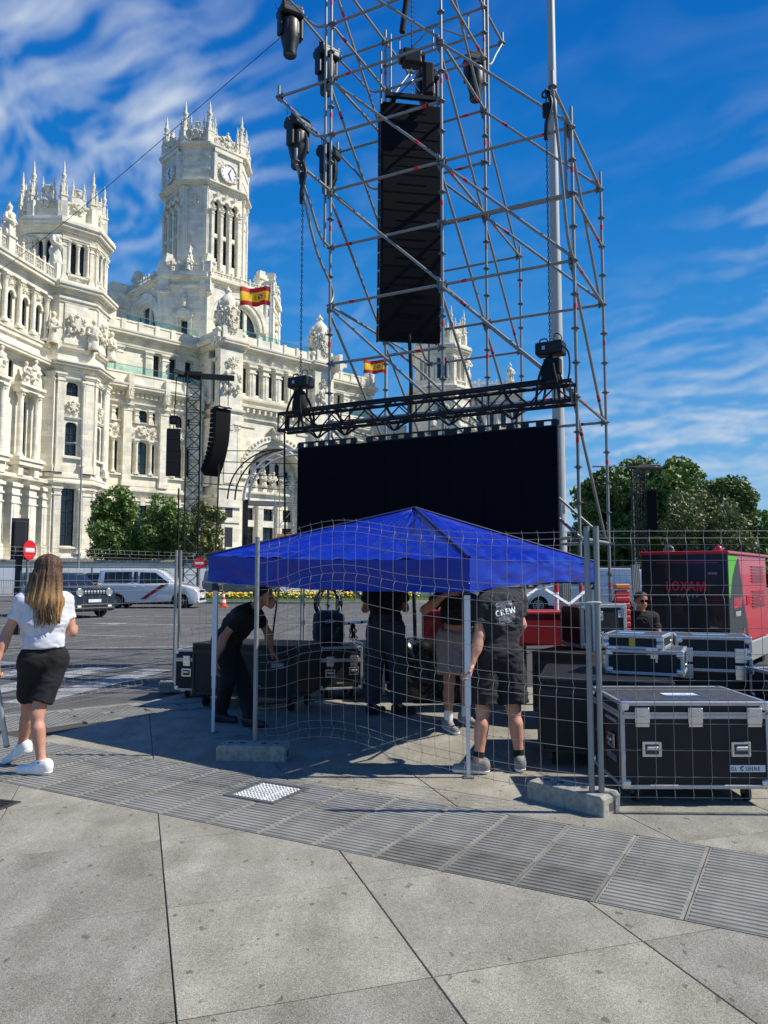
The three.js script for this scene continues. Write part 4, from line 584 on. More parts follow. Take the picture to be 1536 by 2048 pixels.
  bracket(-1, 0, 8, dS, -1.05, 1, 2); bracket(1, 0, 8, dS, -1.05, 2);
  // moving-head lamps hanging from the rails
  const lamp = (() => {
    const g = new THREE.Group();
    obj('base_housing', [rbx(0.46, 0.17, 0.36, 0.06, 0, -0.2, 0, 3), rbx(0.4, 0.08, 0.3, 0.03, 0, -0.1, 0)], blackPlastic, g); obj('clamp', [bx(0.05, 0.14, 0.05, -0.14, -0.03, 0), bx(0.05, 0.14, 0.05, 0.14, -0.03, 0), new THREE.TorusGeometry(0.034, 0.012, 6, 12).rotateY(Math.PI / 2).translate(-0.14, 0.0, 0), new THREE.TorusGeometry(0.034, 0.012, 6, 12).rotateY(Math.PI / 2).translate(0.14, 0, 0)], blackMetal, g);
    for (const s of [-1, 1]) obj('yoke_arm', [rbx(0.07, 0.42, 0.17, 0.03, s * 0.2, -0.44, 0)], blackPlastic, g);
    const h = obj('lamp_head', [lathe([[0.001, -0.3], [0.14, -0.31], [0.175, -0.36], [0.18, -0.6], [0.165, -0.72], [0.125, -0.86], [0.125, -0.98], [0.11, -1.0]], 20), rbx(0.3, 0.3, 0.3, 0.06, 0, -0.5, 0)], blackPlastic, g); obj('lens', [lathe([[0.11, -0.985], [0.06, -0.97], [0.001, -0.965]], 20)], darkGlass, h); obj('safety_cable', [hose([[-0.14, 0.03, 0], [-0.3, 0.02, 0.02], [-0.28, -0.2, 0.05], [-0.18, -0.25, 0.1]], 0.006, 16, 4)], blackTape, g);
    return g;
  })();
  const spots = [[lt[12][0].clone().lerp(lt[12][1], 0.16), 'upper outer black moving-head lamp at the top left of the scaffold'], [lt[12][0].clone().lerp(lt[12][1], 0.78), 'upper inner black moving-head lamp beside the left scaffold pole'], [lt[10][0].clone().lerp(lt[10][1], 0.3), 'lower outer black moving-head lamp on the left scaffold outrigger'], [lt[10][0].clone().lerp(lt[10][1], 0.83), 'lower inner black moving-head lamp beside the left scaffold pole'], [bt[0].clone().lerp(bt[1], 0.72), 'black moving-head lamp hung at the rear right of the scaffold top'], [bt[0].clone().lerp(bt[1], 0.2), 'black moving-head lamp partly hidden behind the hung speaker column']];
  spots.forEach(([p, label], k) => { const c = lamp.clone(); c.name = numbered('moving_head_lamp'); tag(c, label, 'stage lamp', 'moving-head lamps on the scaffold'); c.position.set(p.x, p.y - 0.02, p.z); c.rotation.y = k < 4 ? 0.5 + k * 0.2 : 0.3; c.scale.setScalar(1.0); scene.add(c); });
}
// chain: links drawn as a twisted pair
function chainGeo(a, b, r = 0.009) { const A = V(...a), B = V(...b), n = Math.max(4, Math.round(A.distanceTo(B) / 0.045)), g = [], link = new THREE.TorusGeometry(r * 1.6, r * 0.62, 4, 8).scale(1, 1.75, 1); for (let i = 0; i < n; i++) { const p = A.clone().lerp(B, (i + 0.5) / n); g.push(link.clone().rotateY(i % 2 ? 0.5 : 2.07).translate(p.x, p.y, p.z)); } return g; }
// hanging line array inside the tower
function arrayCabinet(w, h, d, mat) { return { w, h, d }; }
function lineArray(name, label, pos, turn, n, w, h, d, tilts, group) {
  const t = thing(name, label, 'loudspeaker', pos, turn, group); let y = 0, z = 0, a = 0;
  obj('flying_frame', [bx(w * 0.92, 0.07, 0.08, 0, 0.06, 0.12), bx(w * 0.92, 0.07, 0.08, 0, 0.06, -d * 0.75), bx(0.08, 0.08, d, -w * 0.3, 0.1, -d * 0.3), bx(0.08, 0.08, d, w * 0.3, 0.1, -d * 0.3)], blackMetal, t);
  const grille = shapeOf([[-w / 2, -h / 2], [w / 2, -h / 2], [w / 2, h / 2], [-w / 2, h / 2]]);
  for (let k = 0; k < n; k++) {
    a += tilts(k); const c = new THREE.Mesh(merge([extr(shapeOf([[0, h / 2], [0, -h / 2], [-d * 0.94, -h / 2 + h * 0.16], [-d, -h / 2 + h * 0.24], [-d, h / 2 - h * 0.24], [-d * 0.94, h / 2 - h * 0.16]]), w - 0.02, 0.006).rotateY(Math.PI / 2).applyMatrix4(new THREE.Matrix4().makeRotationY(Math.PI)).translate(w / 2 - 0.01, 0, 0)]), speakerMat); c.name = 'cabinet'; c.castShadow = c.receiveShadow = true; t.add(c);
    c.position.set(0, y - h / 2 * Math.cos(a), z - h / 2 * Math.sin(a)); c.rotation.x = a; y -= (h + 0.008) * Math.cos(a); z -= (h + 0.008) * Math.sin(a);
    obj('grille', [bx(w - 0.05, h - 0.025, 0.012, 0, 0, 0.008), bx(w * 0.5, 0.006, 0.004, 0, 0, 0.016)], grilleMat, c); for (const s of [-1, 1]) { obj('side_rigging', [bx(0.02, h * 0.95, 0.07, s * (w / 2 + 0.008), 0, -0.07), bx(0.022, h * 0.9, 0.06, s * (w / 2 + 0.008), 0, -d * 0.72)], blackMetal, c); }
  }
  return t;
}
const speakerMat = new THREE.MeshPhysicalMaterial({ color: rgb(0.009, 0.01, 0.012), roughness: 0.7, specularIntensity: 0.4 });
const grilleMat = new THREE.MeshPhysicalMaterial({ specularIntensity: 0.3, map: tex(128, 128, (u, v, i, j) => { const k = ((i % 4) < 2) !== ((j % 4) < 2) ? 26 : 14; return [k, k + 1, k + 3]; }), roughness: 0.8 });
{
  const c = node(-0.45, 0.42, 9.75), turn = 0.16;
  lineArray('line_array_speaker', 'tall curved column of black loudspeaker cabinets hung inside the scaffold tower', [c.x, c.y, c.z], turn, 13, 1.06, 0.315, 0.42, (k) => k < 6 ? 0.004 : 0.016);
  // chain motor above it
  const h = thing('chain_hoist', 'black chain hoist hooked above the hung speaker column', 'hoist', [c.x, c.y, c.z], turn, 'chain hoists');
  obj('motor_body', [rbx(0.34, 0.28, 0.24, 0.04, 0.02, 0.92, -0.1)], blackMetal, h); obj('motor_cap', [new THREE.CylinderGeometry(0.12, 0.12, 0.44, 14).rotateZ(Math.PI / 2).translate(0.02, 0.93, -0.1)], blackMetal, h); obj('chain', chainGeo([0.02, 1.06, -0.1], [0.04, 3.6, -0.1]), blackMetal, h); obj('hook', [new THREE.TorusGeometry(0.05, 0.014, 6, 14, 4.6).translate(0.02, 0.66, -0.1), rod([0.02, 0.71, -0.1], [0.02, 0.8, -0.1], 0.016, 6), new THREE.TorusGeometry(0.055, 0.012, 6, 14).rotateY(1.2).translate(0.02, 0.56, -0.1)], steelBright, h); obj('lower_chain', chainGeo([0.02, 0.14, -0.1], [0.02, 0.52, -0.1]), M(rgb(0.25, 0.12, 0.08), 0.5, 0.6), h); for (const s of [-1, 1]) obj('sling', [rod([s * 0.3, 0.14, -0.1], [0.02, 0.5, -0.1], 0.01, 6)], blackMetal, h);
  obj('chain_bag', [rbx(0.2, 0.62, 0.18, 0.05, 0.34, 0.62, -0.2)], blackCloth, h); obj('suspension_strop', [rod([-0.15, 1.4, -0.1], [0.12, 3.4, -0.12], 0.055, 8)], blackCloth, h);
  // downtube below the array
  const dt = thing('downtube', 'black cable hanging straight down below the speaker column', 'cable', [c.x, 0, c.z]); obj('cable_bundle', [hose([[-0.05, 5.7, -0.2], [-0.02, 5.0, -0.2], [-0.03, 4.1, -0.2], [0, 2.0, -0.2], [0.05, 0.02, -0.2]], 0.032, 24, 8)], blackCloth, dt);
}
// black box truss, its hoists and the screen below
const T0 = node(-1, 0, 0).addScaledVector(dS, -1.02), RIGTURN = Math.atan2(-eS.z, eS.x);
{
  const t = thing('box_truss', 'black box truss hanging level above the large screen', 'truss', [T0.x, 3.88, T0.z], RIGTURN), a = -0.22, b = 4.3, h = 0.13;
  for (const y of [-h, h]) for (const z of [-h, h]) obj('chord', [rod([a, y, z], [b, y, z], 0.0255, 10)], blackMetal, t);
  const n = 16; for (let i = 0; i < n; i++) { const x0 = lerp(a, b, i / n), x1 = lerp(a, b, (i + 1) / n); for (const z of [-h, h]) obj('diagonal', [rod([x0, i % 2 ? h : -h, z], [x1, i % 2 ? -h : h, z], 0.011, 6)], blackMetal, t); for (const y of [-h, h]) obj('diagonal', [rod([x0, y, i % 2 ? h : -h], [x1, y, i % 2 ? -h : h], 0.011, 6)], blackMetal, t); }
  for (const x of [a, a + 0.2, b - 0.02, b - 0.22, 0.9, 2.0, 3.1]) obj('end_frame', [rod([x, -h, -h], [x, h, -h], 0.012, 6), rod([x, -h, h], [x, h, h], 0.012, 6), rod([x, h, -h], [x, h, h], 0.012, 6), rod([x, -h, -h], [x, -h, h], 0.012, 6)], blackMetal, t);
  obj('taped_cable', [hose([[0.2, 0.16, 0.1], [1.2, 0.165, 0.12], [2.4, 0.16, 0.11], [3.6, 0.17, 0.1], [4.1, 0.19, 0.05]], 0.022, 30, 6)], blackCloth, t);
  for (const [x, label] of [[0.1, 'black chain hoist with sling bag at the left end of the truss'], [4.0, 'black chain hoist with sling bag at the right end of the truss']]) {
    const m = thing('chain_hoist', label, 'hoist', [T0.x + eS.x * x, 4.045, T0.z + eS.z * x], RIGTURN, 'chain hoists');
    obj('motor_body', [rbx(0.36, 0.17, 0.22, 0.03, 0, 0.44, 0), rbx(0.14, 0.18, 0.24, 0.03, 0.12, 0.44, 0)], blackMetal, m); obj('handle', [hose([[-0.14, 0.52, 0], [-0.13, 0.58, 0], [-0.04, 0.58, 0], [-0.03, 0.52, 0]], 0.01, 16, 5), hose([[0.06, 0.52, 0.05], [0.08, 0.62, 0.05], [0.15, 0.6, 0.05], [0.17, 0.52, 0.05]], 0.008, 16, 5)], blackMetal, m); obj('label_plate', [bx(0.04, 0.05, 0.004, -0.06, 0.44, 0.113)], M(rgb(0.5, 0.5, 0.5), 0.5), m);
    obj('chain_bag', [lathe([[0.001, 0.0], [0.13, 0.02], [0.12, 0.2], [0.08, 0.34], [0.09, 0.36]], 12).scale(1, 1, 0.8).translate(0, -0.06, 0.02), rbx(0.16, 0.22, 0.14, 0.03, x > 1 ? 0.06 : -0.02, 0.2, 0)], blackCloth, m); obj('sling', [hose([[-0.16, -0.3, 0.16], [-0.1, 0.05, 0.18], [0, 0.34, 0.02], [0.1, 0.05, -0.18], [0.16, -0.3, -0.16]], 0.018, 20, 6), hose([[0.16, -0.3, 0.16], [0.1, 0.05, 0.16], [0, 0.34, 0], [-0.1, 0.05, -0.16], [-0.16, -0.3, -0.16]], 0.018, 20, 6)], blackCloth, m);
    obj('lift_chain', chainGeo([0, 0.53, 0], [0, 4.0, -0.02], 0.0085), blackMetal, m); obj('top_hook', [new THREE.TorusGeometry(0.05, 0.014, 6, 14).translate(0, 3.95, 0), rbx(0.09, 0.2, 0.07, 0.02, 0, 3.72, 0), hose([[0, 4.0, 0], [0.08, 3.8, 0.03], [0.02, 3.5, 0.05], [0, 3.3, 0.02]], 0.03, 16, 6)], blackMetal, m); if (x > 1) obj('power_lead', [hose([[0.16, 0.46, 0.1], [0.26, 0.35, 0.12], [0.27, 0.05, 0.12], [0.2, -0.12, 0.1]], 0.012, 24, 6)], blackCloth, m);
  }
  const s = thing('led_screen', 'large black blank screen wall hanging from the truss', 'screen', [T0.x + eS.x * 0.14, 1.46, T0.z + eS.z * 0.14], RIGTURN);
  const pg = rbx(0.498, 0.498, 0.07, 0.003, 0, 0, 0, 1), scr = new THREE.MeshPhysicalMaterial({ color: rgb(0.004, 0.0045, 0.007), roughness: 0.85, specularIntensity: 0.25 });
  for (let i = 0; i < 8; i++) for (let j = 0; j < 4; j++) obj('screen_panel', pg, scr, s).position.set(-0.06 + 0.25 + i * 0.5, 0.25 + j * 0.5, 0);
  for (const [x0, x1] of [[-0.06, 0.94], [1.14, 2.44], [2.46, 3.94]]) { const g = [bx2(x0, x1, 2.0, 2.018, -0.02, 0.02), bx2(x0, x1, 2.075, 2.095, -0.02, 0.02)]; const n = Math.round((x1 - x0) / 0.22); for (let k = 0; k <= n; k++) { const x = lerp(x0 + 0.03, x1 - 0.03, k / n); g.push(bx(0.1, 0.06, 0.04, x, 2.045, 0)); } obj('hanging_bar', g, blackMetal, s); }
  const v = thing('screen_rigging', 'five black strop hangers joining the truss to the screen bars', 'rigging', [T0.x + eS.x * 0.12, 3.88, T0.z + eS.z * 0.12], RIGTURN); for (const x of [0.3, 0.78, 1.6, 2.45, 3.36]) { const h2 = obj('strop', [hose([[x - 0.17, -0.13, 0.13], [x - 0.1, -0.19, 0.06], [x, -0.27, 0], [x + 0.1, -0.19, -0.06], [x + 0.17, -0.13, -0.13]], 0.016, 20, 6), hose([[x + 0.17, -0.13, 0.13], [x + 0.1, -0.19, 0.06], [x, -0.27, 0], [x - 0.1, -0.19, -0.06], [x - 0.17, -0.13, -0.13]], 0.016, 20, 6), hose([[x - 0.1, 0.16, 0.12], [x, -0.05, 0.16], [x + 0.1, -0.15, 0.12]], 0.02, 16, 6)], blackCloth, v); obj('shackle', [new THREE.TorusGeometry(0.026, 0.008, 6, 12).scale(1, 1.4, 1).translate(x, -0.29, 0)], steelBright, h2); }
  const cb = thing('screen_cable', 'thin black cable hanging down from the left end of the truss', 'cable', [T0.x, 0, T0.z], RIGTURN); obj('cable_run', [hose([[-0.12, 3.75, 0.1], [-0.11, 3.0, 0.1], [-0.1, 1.9, 0.1], [-0.2, 1.2, 0.12], [-0.3, 0.4, 0.1], [-0.2, 0.02, 0.1]], 0.014, 30, 6)], blackCloth, cb);
}
// guy cable towards the far left
{ const a = node(-1, 0, 11.2).addScaledVector(eS, -1.0); const t = thing('guy_cable', 'thin dark cable running from the scaffold top down to the far left', 'cable', [a.x, 0, a.z]); obj('wire', [hose([[0, 11.2, 0], [-7, 10.05, -6], [-14.3, 10.3, -13]], 0.0065, 30, 5)], blackTape, t); }
// tall street light mast behind the tower
{
  const t = thing('light_mast', 'tall pale grey tapered light mast rising behind the scaffold', 'lamp post', [3.72, 0, -16.2]);
  const grey = new THREE.MeshStandardMaterial({ map: tex(256, 256, (u, v) => { const k = 184 + tile2(u, v, 6, 4, 90) * 16; return [k - 2, k, k - 6]; }), roughness: 0.55, metalness: 0.05 });
  obj('mast_lower', [cyl(0.14, 0.122, 8.6, 0, 0, 0, 8)], grey, t); obj('mast_upper', [cyl(0.106, 0.07, 12, 0, 8.6, 0, 8)], grey, t); obj('base_plate', [cyl(0.2, 0.17, 0.25, 0, 0, 0, 12), cyl(0.14, 0.13, 1.2, 0, 0.2, 0, 12)], grey, t); obj('collar', [cyl(0.128, 0.124, 0.08, 0, 8.56, 0, 8)], grey, t);
  obj('notice_plate', [bx(0.03, 0.52, 0.1, -0.17, 3.5, 0.05)], whitePaint, t); obj('mast_number', [new THREE.PlaneGeometry(0.09, 0.2).rotateY(0.2).translate(0.03, 2.9, 0.165)], new THREE.MeshStandardMaterial({ roughness: 0.7, map: canvasTex(64, 128, (c) => { c.fillStyle = '#9a9a92'; c.fillRect(0, 0, 64, 128); c.fillStyle = '#2a2a2a'; c.font = 'bold 56px sans-serif'; c.textAlign = 'center'; c.fillText('2', 32, 54); c.fillText('0', 32, 112); }) }), t);
}

// ------------------------------------------------------------ blue pop-up tent, half raised
{
  const C = [[0.645, -6.016], [2.23, -8.22], [-0.005, -10.0], [-1.676, -7.687]], cx = 0.32, cz = -8.01;
  const t = thing('pop_up_tent', 'bright blue pop-up tent with white legs, half raised over the workers', 'tent', [cx, 0, cz]);
  const blueTex = tex(512, 512, (u, v, i, j) => { const k = 1 + tile2(u, v, 6, 4, 61) * 0.08 + ((i + j) % 3 - 1) * 0.02; return [16 * k, 44 * k, 158 * k]; });
  const blue = new THREE.MeshPhysicalMaterial({ map: blueTex, roughness: 0.3, transmission: 0.05, thickness: 0, side: THREE.DoubleSide, sheen: 0.2, specularIntensity: 0.8 });
  const out = C.map(([x, z]) => [(x - cx) * 1.035, (z - cz) * 1.035]), eave = [1.67, 1.66, 1.69, 1.735], drop = [0.265, 0.2, 0.22, 0.26], apex = V(0, 2.235, 0);
  const P = (k) => V(out[k][0], eave[k], out[k][1]);
  const panel = (k) => {                                            // one roof side, with slack and creases
    const a = P(k), b = P((k + 1) % 4), N = 40, K = 40, pos = [], idx = [], uv = [];
    for (let i = 0; i <= N; i++) for (let j = 0; j <= K; j++) { const s = j / K, tt = i / N, e = a.clone().lerp(b, s), p = apex.clone().lerp(e, tt); const mid = 4 * s * (1 - s), edge = Math.min(1, Math.min(s, 1 - s) * 8);
      p.y -= (0.028 * mid * tt * tt + 0.075 * Math.sin(tt * Math.PI) * mid) ; const w = fbm2(s * 9 + k * 9, tt * 1.8 + s * 3, 4) * 0.075 + (0.5 - Math.abs(fbm2(s * 6 + tt * 5 + k * 4, tt * 2.2 - s * 3, 3)) * 2) * 0.03; p.y += w * edge * (0.3 + tt * 0.7) * (1 - smooth(0.93, 1, tt) * 0.7); pos.push(p.x, p.y, p.z); uv.push(s * 3, tt * 1.6); }
    for (let i = 0; i < N; i++) for (let j = 0; j < K; j++) { const q = i * (K + 1) + j; idx.push(q, q + K + 1, q + 1, q + 1, q + K + 1, q + K + 2); }
    const g = new THREE.BufferGeometry(); g.setAttribute('position', new THREE.Float32BufferAttribute(pos, 3)); g.setAttribute('uv', new THREE.Float32BufferAttribute(uv, 2)); g.setIndex(idx); g.computeVertexNormals(); return g;
  };
  const valance = (k) => {
    const a = P(k), b = P((k + 1) % 4), N = 34, K = 7, pos = [], idx = [], uv = [], nrm = V(b.z - a.z, 0, -(b.x - a.x)).normalize(); if (nrm.dot(a) < 0) nrm.negate();
    for (let i = 0; i <= K; i++) for (let j = 0; j <= N; j++) { const s = j / N, tt = i / K, e = a.clone().lerp(b, s), mid = 4 * s * (1 - s); e.y -= 0.028 * mid; const d = lerp(drop[k], drop[(k + 1) % 4], s) * (k === 0 ? 1 - 0.28 * mid : 1) + fbm2(s * 4 + k * 3, 2, 2) * 0.012; e.y -= d * tt; e.addScaledVector(nrm, (fbm2(s * 6 + k * 5, tt * 1.4, 3) * 0.055 + Math.sin(s * 23 + k) * 0.008) * tt * Math.min(1, Math.min(s, 1 - s) * 10) + 0.004); pos.push(e.x, e.y, e.z); uv.push(s * 3, -tt * 0.25); }
    for (let i = 0; i < K; i++) for (let j = 0; j < N; j++) { const q = i * (N + 1) + j; idx.push(q, q + N + 1, q + 1, q + 1, q + N + 1, q + N + 2); }
    const g = new THREE.BufferGeometry(); g.setAttribute('position', new THREE.Float32BufferAttribute(pos, 3)); g.setAttribute('uv', new THREE.Float32BufferAttribute(uv, 2)); g.setIndex(idx); g.computeVertexNormals(); return g;
  };
  const navy = new THREE.MeshStandardMaterial({ color: rgb(0.008, 0.012, 0.09), roughness: 0.6, side: THREE.DoubleSide });
  for (let k = 0; k < 4; k++) {
    const r = obj('roof_panel', panel(k), blue, t); obj('valance', valance(k), blue, t);
    const a = P(k), pts = []; for (let i = 0; i <= 14; i++) { const p = apex.clone().lerp(a, i / 14); p.y += 0.006; pts.push(p); } obj('ridge_seam', new THREE.TubeGeometry(new THREE.CatmullRomCurve3(pts), 20, 0.014, 6), navy, r);
    const [x, z] = [C[k][0] - cx, C[k][1] - cz];
    const legW = M(rgb(0.72, 0.74, 0.76), 0.35, 0.1);
    const l = obj('leg', [bx(0.036, 1.0, 0.036, x, 0.93, z), bx(0.046, 0.9, 0.046, x, 1.0, z)], legW, t); obj('inner_leg', [bx(0.028, 0.62, 0.028, x, 0.31, z)], legW, l); obj('foot', [bx(0.08, 0.008, 0.08, x, 0.006, z)], galvDull, l); obj('bracket', [bx(0.06, 0.07, 0.06, x, 1.42, z)], blackPlastic, l);
    // scissor bars between legs
    const [x1, z1] = [C[(k + 1) % 4][0] - cx, C[(k + 1) % 4][1] - cz]; for (let m = 0; m < 4; m++) for (const f of k === 0 ? [m % 2] : [0, 1]) { const s0 = m / 4, s1 = (m + 1) / 4, y0 = k === 0 ? 1.44 : 1.57, y1 = k === 0 ? 1.25 : 1.44; obj('scissor_bar', [beam([lerp(x, x1, s0), f ? y1 : y0, lerp(z, z1, s0)], [lerp(x, x1, s1), f ? y0 : y1, lerp(z, z1, s1)], 0.012, 0.026)], legW, t); }
  }
  for (const [a, b] of [[0, 2], [1, 3]]) obj('roof_strut', [beam([(C[a][0] - cx) * 0.95, 1.5, (C[a][1] - cz) * 0.95], [0, 2.12, 0], 0.02, 0.02), beam([(C[b][0] - cx) * 0.95, 1.5, (C[b][1] - cz) * 0.95], [0, 2.12, 0], 0.02, 0.02)], galvDull, t);
}

// ------------------------------------------------------------ mesh fence panels on concrete feet
const wireMat = new THREE.MeshStandardMaterial({ color: rgb(0.3, 0.3, 0.29), roughness: 0.5, metalness: 0.4 });
const ROWS = [0.10, 0.165, 0.23, 0.40, 0.57, 0.72, 0.785, 0.85, 1.02, 1.19, 1.345, 1.41, 1.475, 1.64, 1.745, 1.79, 1.835], BENDS = [0.165, 0.785, 1.41, 1.79];
function fencePanel(a, b, label, opt = {}) {
  const dx = b[0] - a[0], dz = b[1] - a[1], len = Math.hypot(dx, dz), t = thing('mesh_fence', label, 'fence', [a[0], 0, a[1]], Math.atan2(-dz, dx), 'mesh fence panels'), arch = opt.arch ?? (() => 0), bow = opt.bow ?? (() => 0), r = rngOf(Math.round(Math.abs(a[0] * 100)) + 3);
  const H = 1.86; for (const x of [0, len]) { const p = obj('post', [rod([x, 0.07, 0], [x, H, 0], 0.02, 12)], galv, t); obj('post_cap', [cyl(0.021, 0.02, 0.012, x, H - 0.002, 0, 12)], galvDull, p); }
  const n = Math.round(len / (opt.step ?? 0.118)), K = 24;
  for (let i = 1; i < n; i++) { const x = i * len / n, pts = []; const dy = arch(x / len), bz = bow(x / len); let last = -1; const ys = [0.085]; for (const y of BENDS) ys.push(y - 0.042, y, y + 0.042); ys.push(1.85); for (const y of ys) { const bend = BENDS.includes(y) ? 0.034 : 0; pts.push(V(x + (r() - 0.5) * 0.006, y + dy, -bend + bz * (0.4 + 0.6 * Math.sin(y)))); } const path = new THREE.CurvePath(); for (let k = 1; k < pts.length; k++) path.add(new THREE.LineCurve3(pts[k - 1], pts[k])); obj('upright_wire', new THREE.TubeGeometry(new THREE.CatmullRomCurve3(pts, false, 'catmullrom', 0.12), 40, 0.0018, 4), wireMat, t); }
  for (const y of ROWS) { const pts = []; for (let i = 0; i <= K; i++) { const s = i / K; pts.push(V(s * len, y + arch(s), (BENDS.includes(y) ? -0.034 : 0) + bow(s) * (0.4 + 0.6 * Math.sin(y)))); } obj('cross_wire', new THREE.TubeGeometry(new THREE.CatmullRomCurve3(pts), 36, 0.0019, 4), wireMat, t); }
  return t;
}
const bump = (c, w) => (s) => Math.exp(-((s - c) ** 2) / (w * w));
fencePanel([-2.79, -10.35], [-4.45, -7.1], 'mesh fence panel along the road behind the walking woman');
fencePanel([-2.76, -10.45], [-1.42, -13.3], 'mesh fence panel on the road edge behind the left tent leg', { step: 0.14 });
fencePanel([-1.38, -13.36], [0.2, -16.2], 'far mesh fence panel under the tent, right of the paired road-edge posts', { step: 0.15 });
fencePanel([-1.105, -6.72], [1.36, -5.16], 'buckled mesh fence panel standing right in front of the tent', { arch: (s) => 0.15 * bump(0.3, 0.22)(s) * Math.min(1, s * 6) + 0.02 * bump(0.62, 0.12)(s), bow: (s) => 0.02 * Math.sin(s * 5) * Math.sin(Math.PI * s) });
fencePanel([1.42, -5.15], [4.4, -5.05], 'mesh fence panel in front of the flight cases at the right');
fencePanel([6.4, -19.6], [9.6, -20.4], 'distant mesh fence panel behind the generator', { step: 0.16 });
// a leaning pack of spare panels
for (let k = 0; k < 5; k++) { const p = fencePanel([3.6 + k * 0.05, -15.4 - k * 0.05], [4.95 + k * 0.05, -15.2 - k * 0.05], ['front', 'second', 'third', 'fourth', 'rearmost'][k] + ' panel in the leaning pack of spare mesh fences beside the generator', { step: 0.12 }); p.rotation.z = 0.0; p.rotation.x = -0.12; p.scale.y = 0.92; }
const blockGeo = (() => { const s = shapeOf([[-0.28, 0], [0.28, 0], [0.28, 0.095], [0.265, 0.11], [-0.265, 0.11], [-0.28, 0.095]]); const h = new THREE.Path(); const g = [extr(s, 0.2, 0.012, 2).translate(0, 0.006, -0.1)]; const cut = []; for (const x of [-0.22, -0.1, 0.1, 0.22]) cut.push(cyl(0.024, 0.024, 0.003, x * 0.9, 0.1275, 0, 12)); return { body: boxUV(merge(g), 2), holes: merge(cut), notch: merge([bx(0.006, 0.05, 0.07, 0.2925, 0.05, 0), bx(0.006, 0.05, 0.07, -0.2925, 0.05, 0)]) }; })();
for (const [x, z, turn, label] of [[-1.1, -6.62, -0.08, 'concrete fence foot under the post at the left of the tent'], [1.27, -5.32, -0.785, 'pale concrete fence foot beside the large flight case'], [-2.7, -10.4, 0.3, 'concrete fence foot behind the big black case'], [-1.4, -13.33, 0.5, 'concrete fence foot far under the tent']]) { const t = thing('concrete_block', label, 'concrete block', [x, 0.001, z], turn, 'concrete fence feet'); const b = obj('block', blockGeo.body, concrete, t); obj('post_hole', blockGeo.holes, M(rgb(0.05, 0.048, 0.045), 0.95), b); obj('end_notch', blockGeo.notch, M(rgb(0.09, 0.085, 0.075), 0.95), b); }
{ const t = thing('cable_tie', 'white plastic tie joining the two right fence posts', 'cable tie', [1.39, 1.36, -5.155]); obj('tie_loop', [hose([[-0.05, 0, 0.02], [0, 0.004, 0.03], [0.05, 0, 0.02], [0.05, -0.004, -0.02], [-0.05, -0.004, -0.02]], 0.004, 24, 5, true)], whitePaint, t); }

// ------------------------------------------------------------ flight cases
const panelBlack = new THREE.MeshStandardMaterial({ map: tex(256, 256, (u, v) => { const k = 17 + tile2(u, v, 60, 2, 33) * 8 + Math.max(0, tile2(u, v, 4, 4, 12)) * 12; return [k, k + 1, k + 3]; }), roughness: 0.6 });
const lidGrey = new THREE.MeshStandardMaterial({ map: tex(256, 256, (u, v) => { const k = 62 + tile2(u, v, 10, 5, 83) * 26; return [k, k + 2, k + 4]; }), roughness: 0.6 });
const scuffAlu = new THREE.MeshStandardMaterial({ map: tex(256, 256, (u, v) => { const k = 188 + tile2(u, v, 12, 4, 29) * 34 - (tile2(u, v, 34, 2, 8) > 0.42 ? 50 : 0); return [k, k + 1, k + 2]; }), roughness: 0.36, metalness: 0.5 });
const printTex = (w, h, draw) => new THREE.MeshStandardMaterial({ map: canvasTex(w, h, draw), roughness: 0.6, side: THREE.DoubleSide });
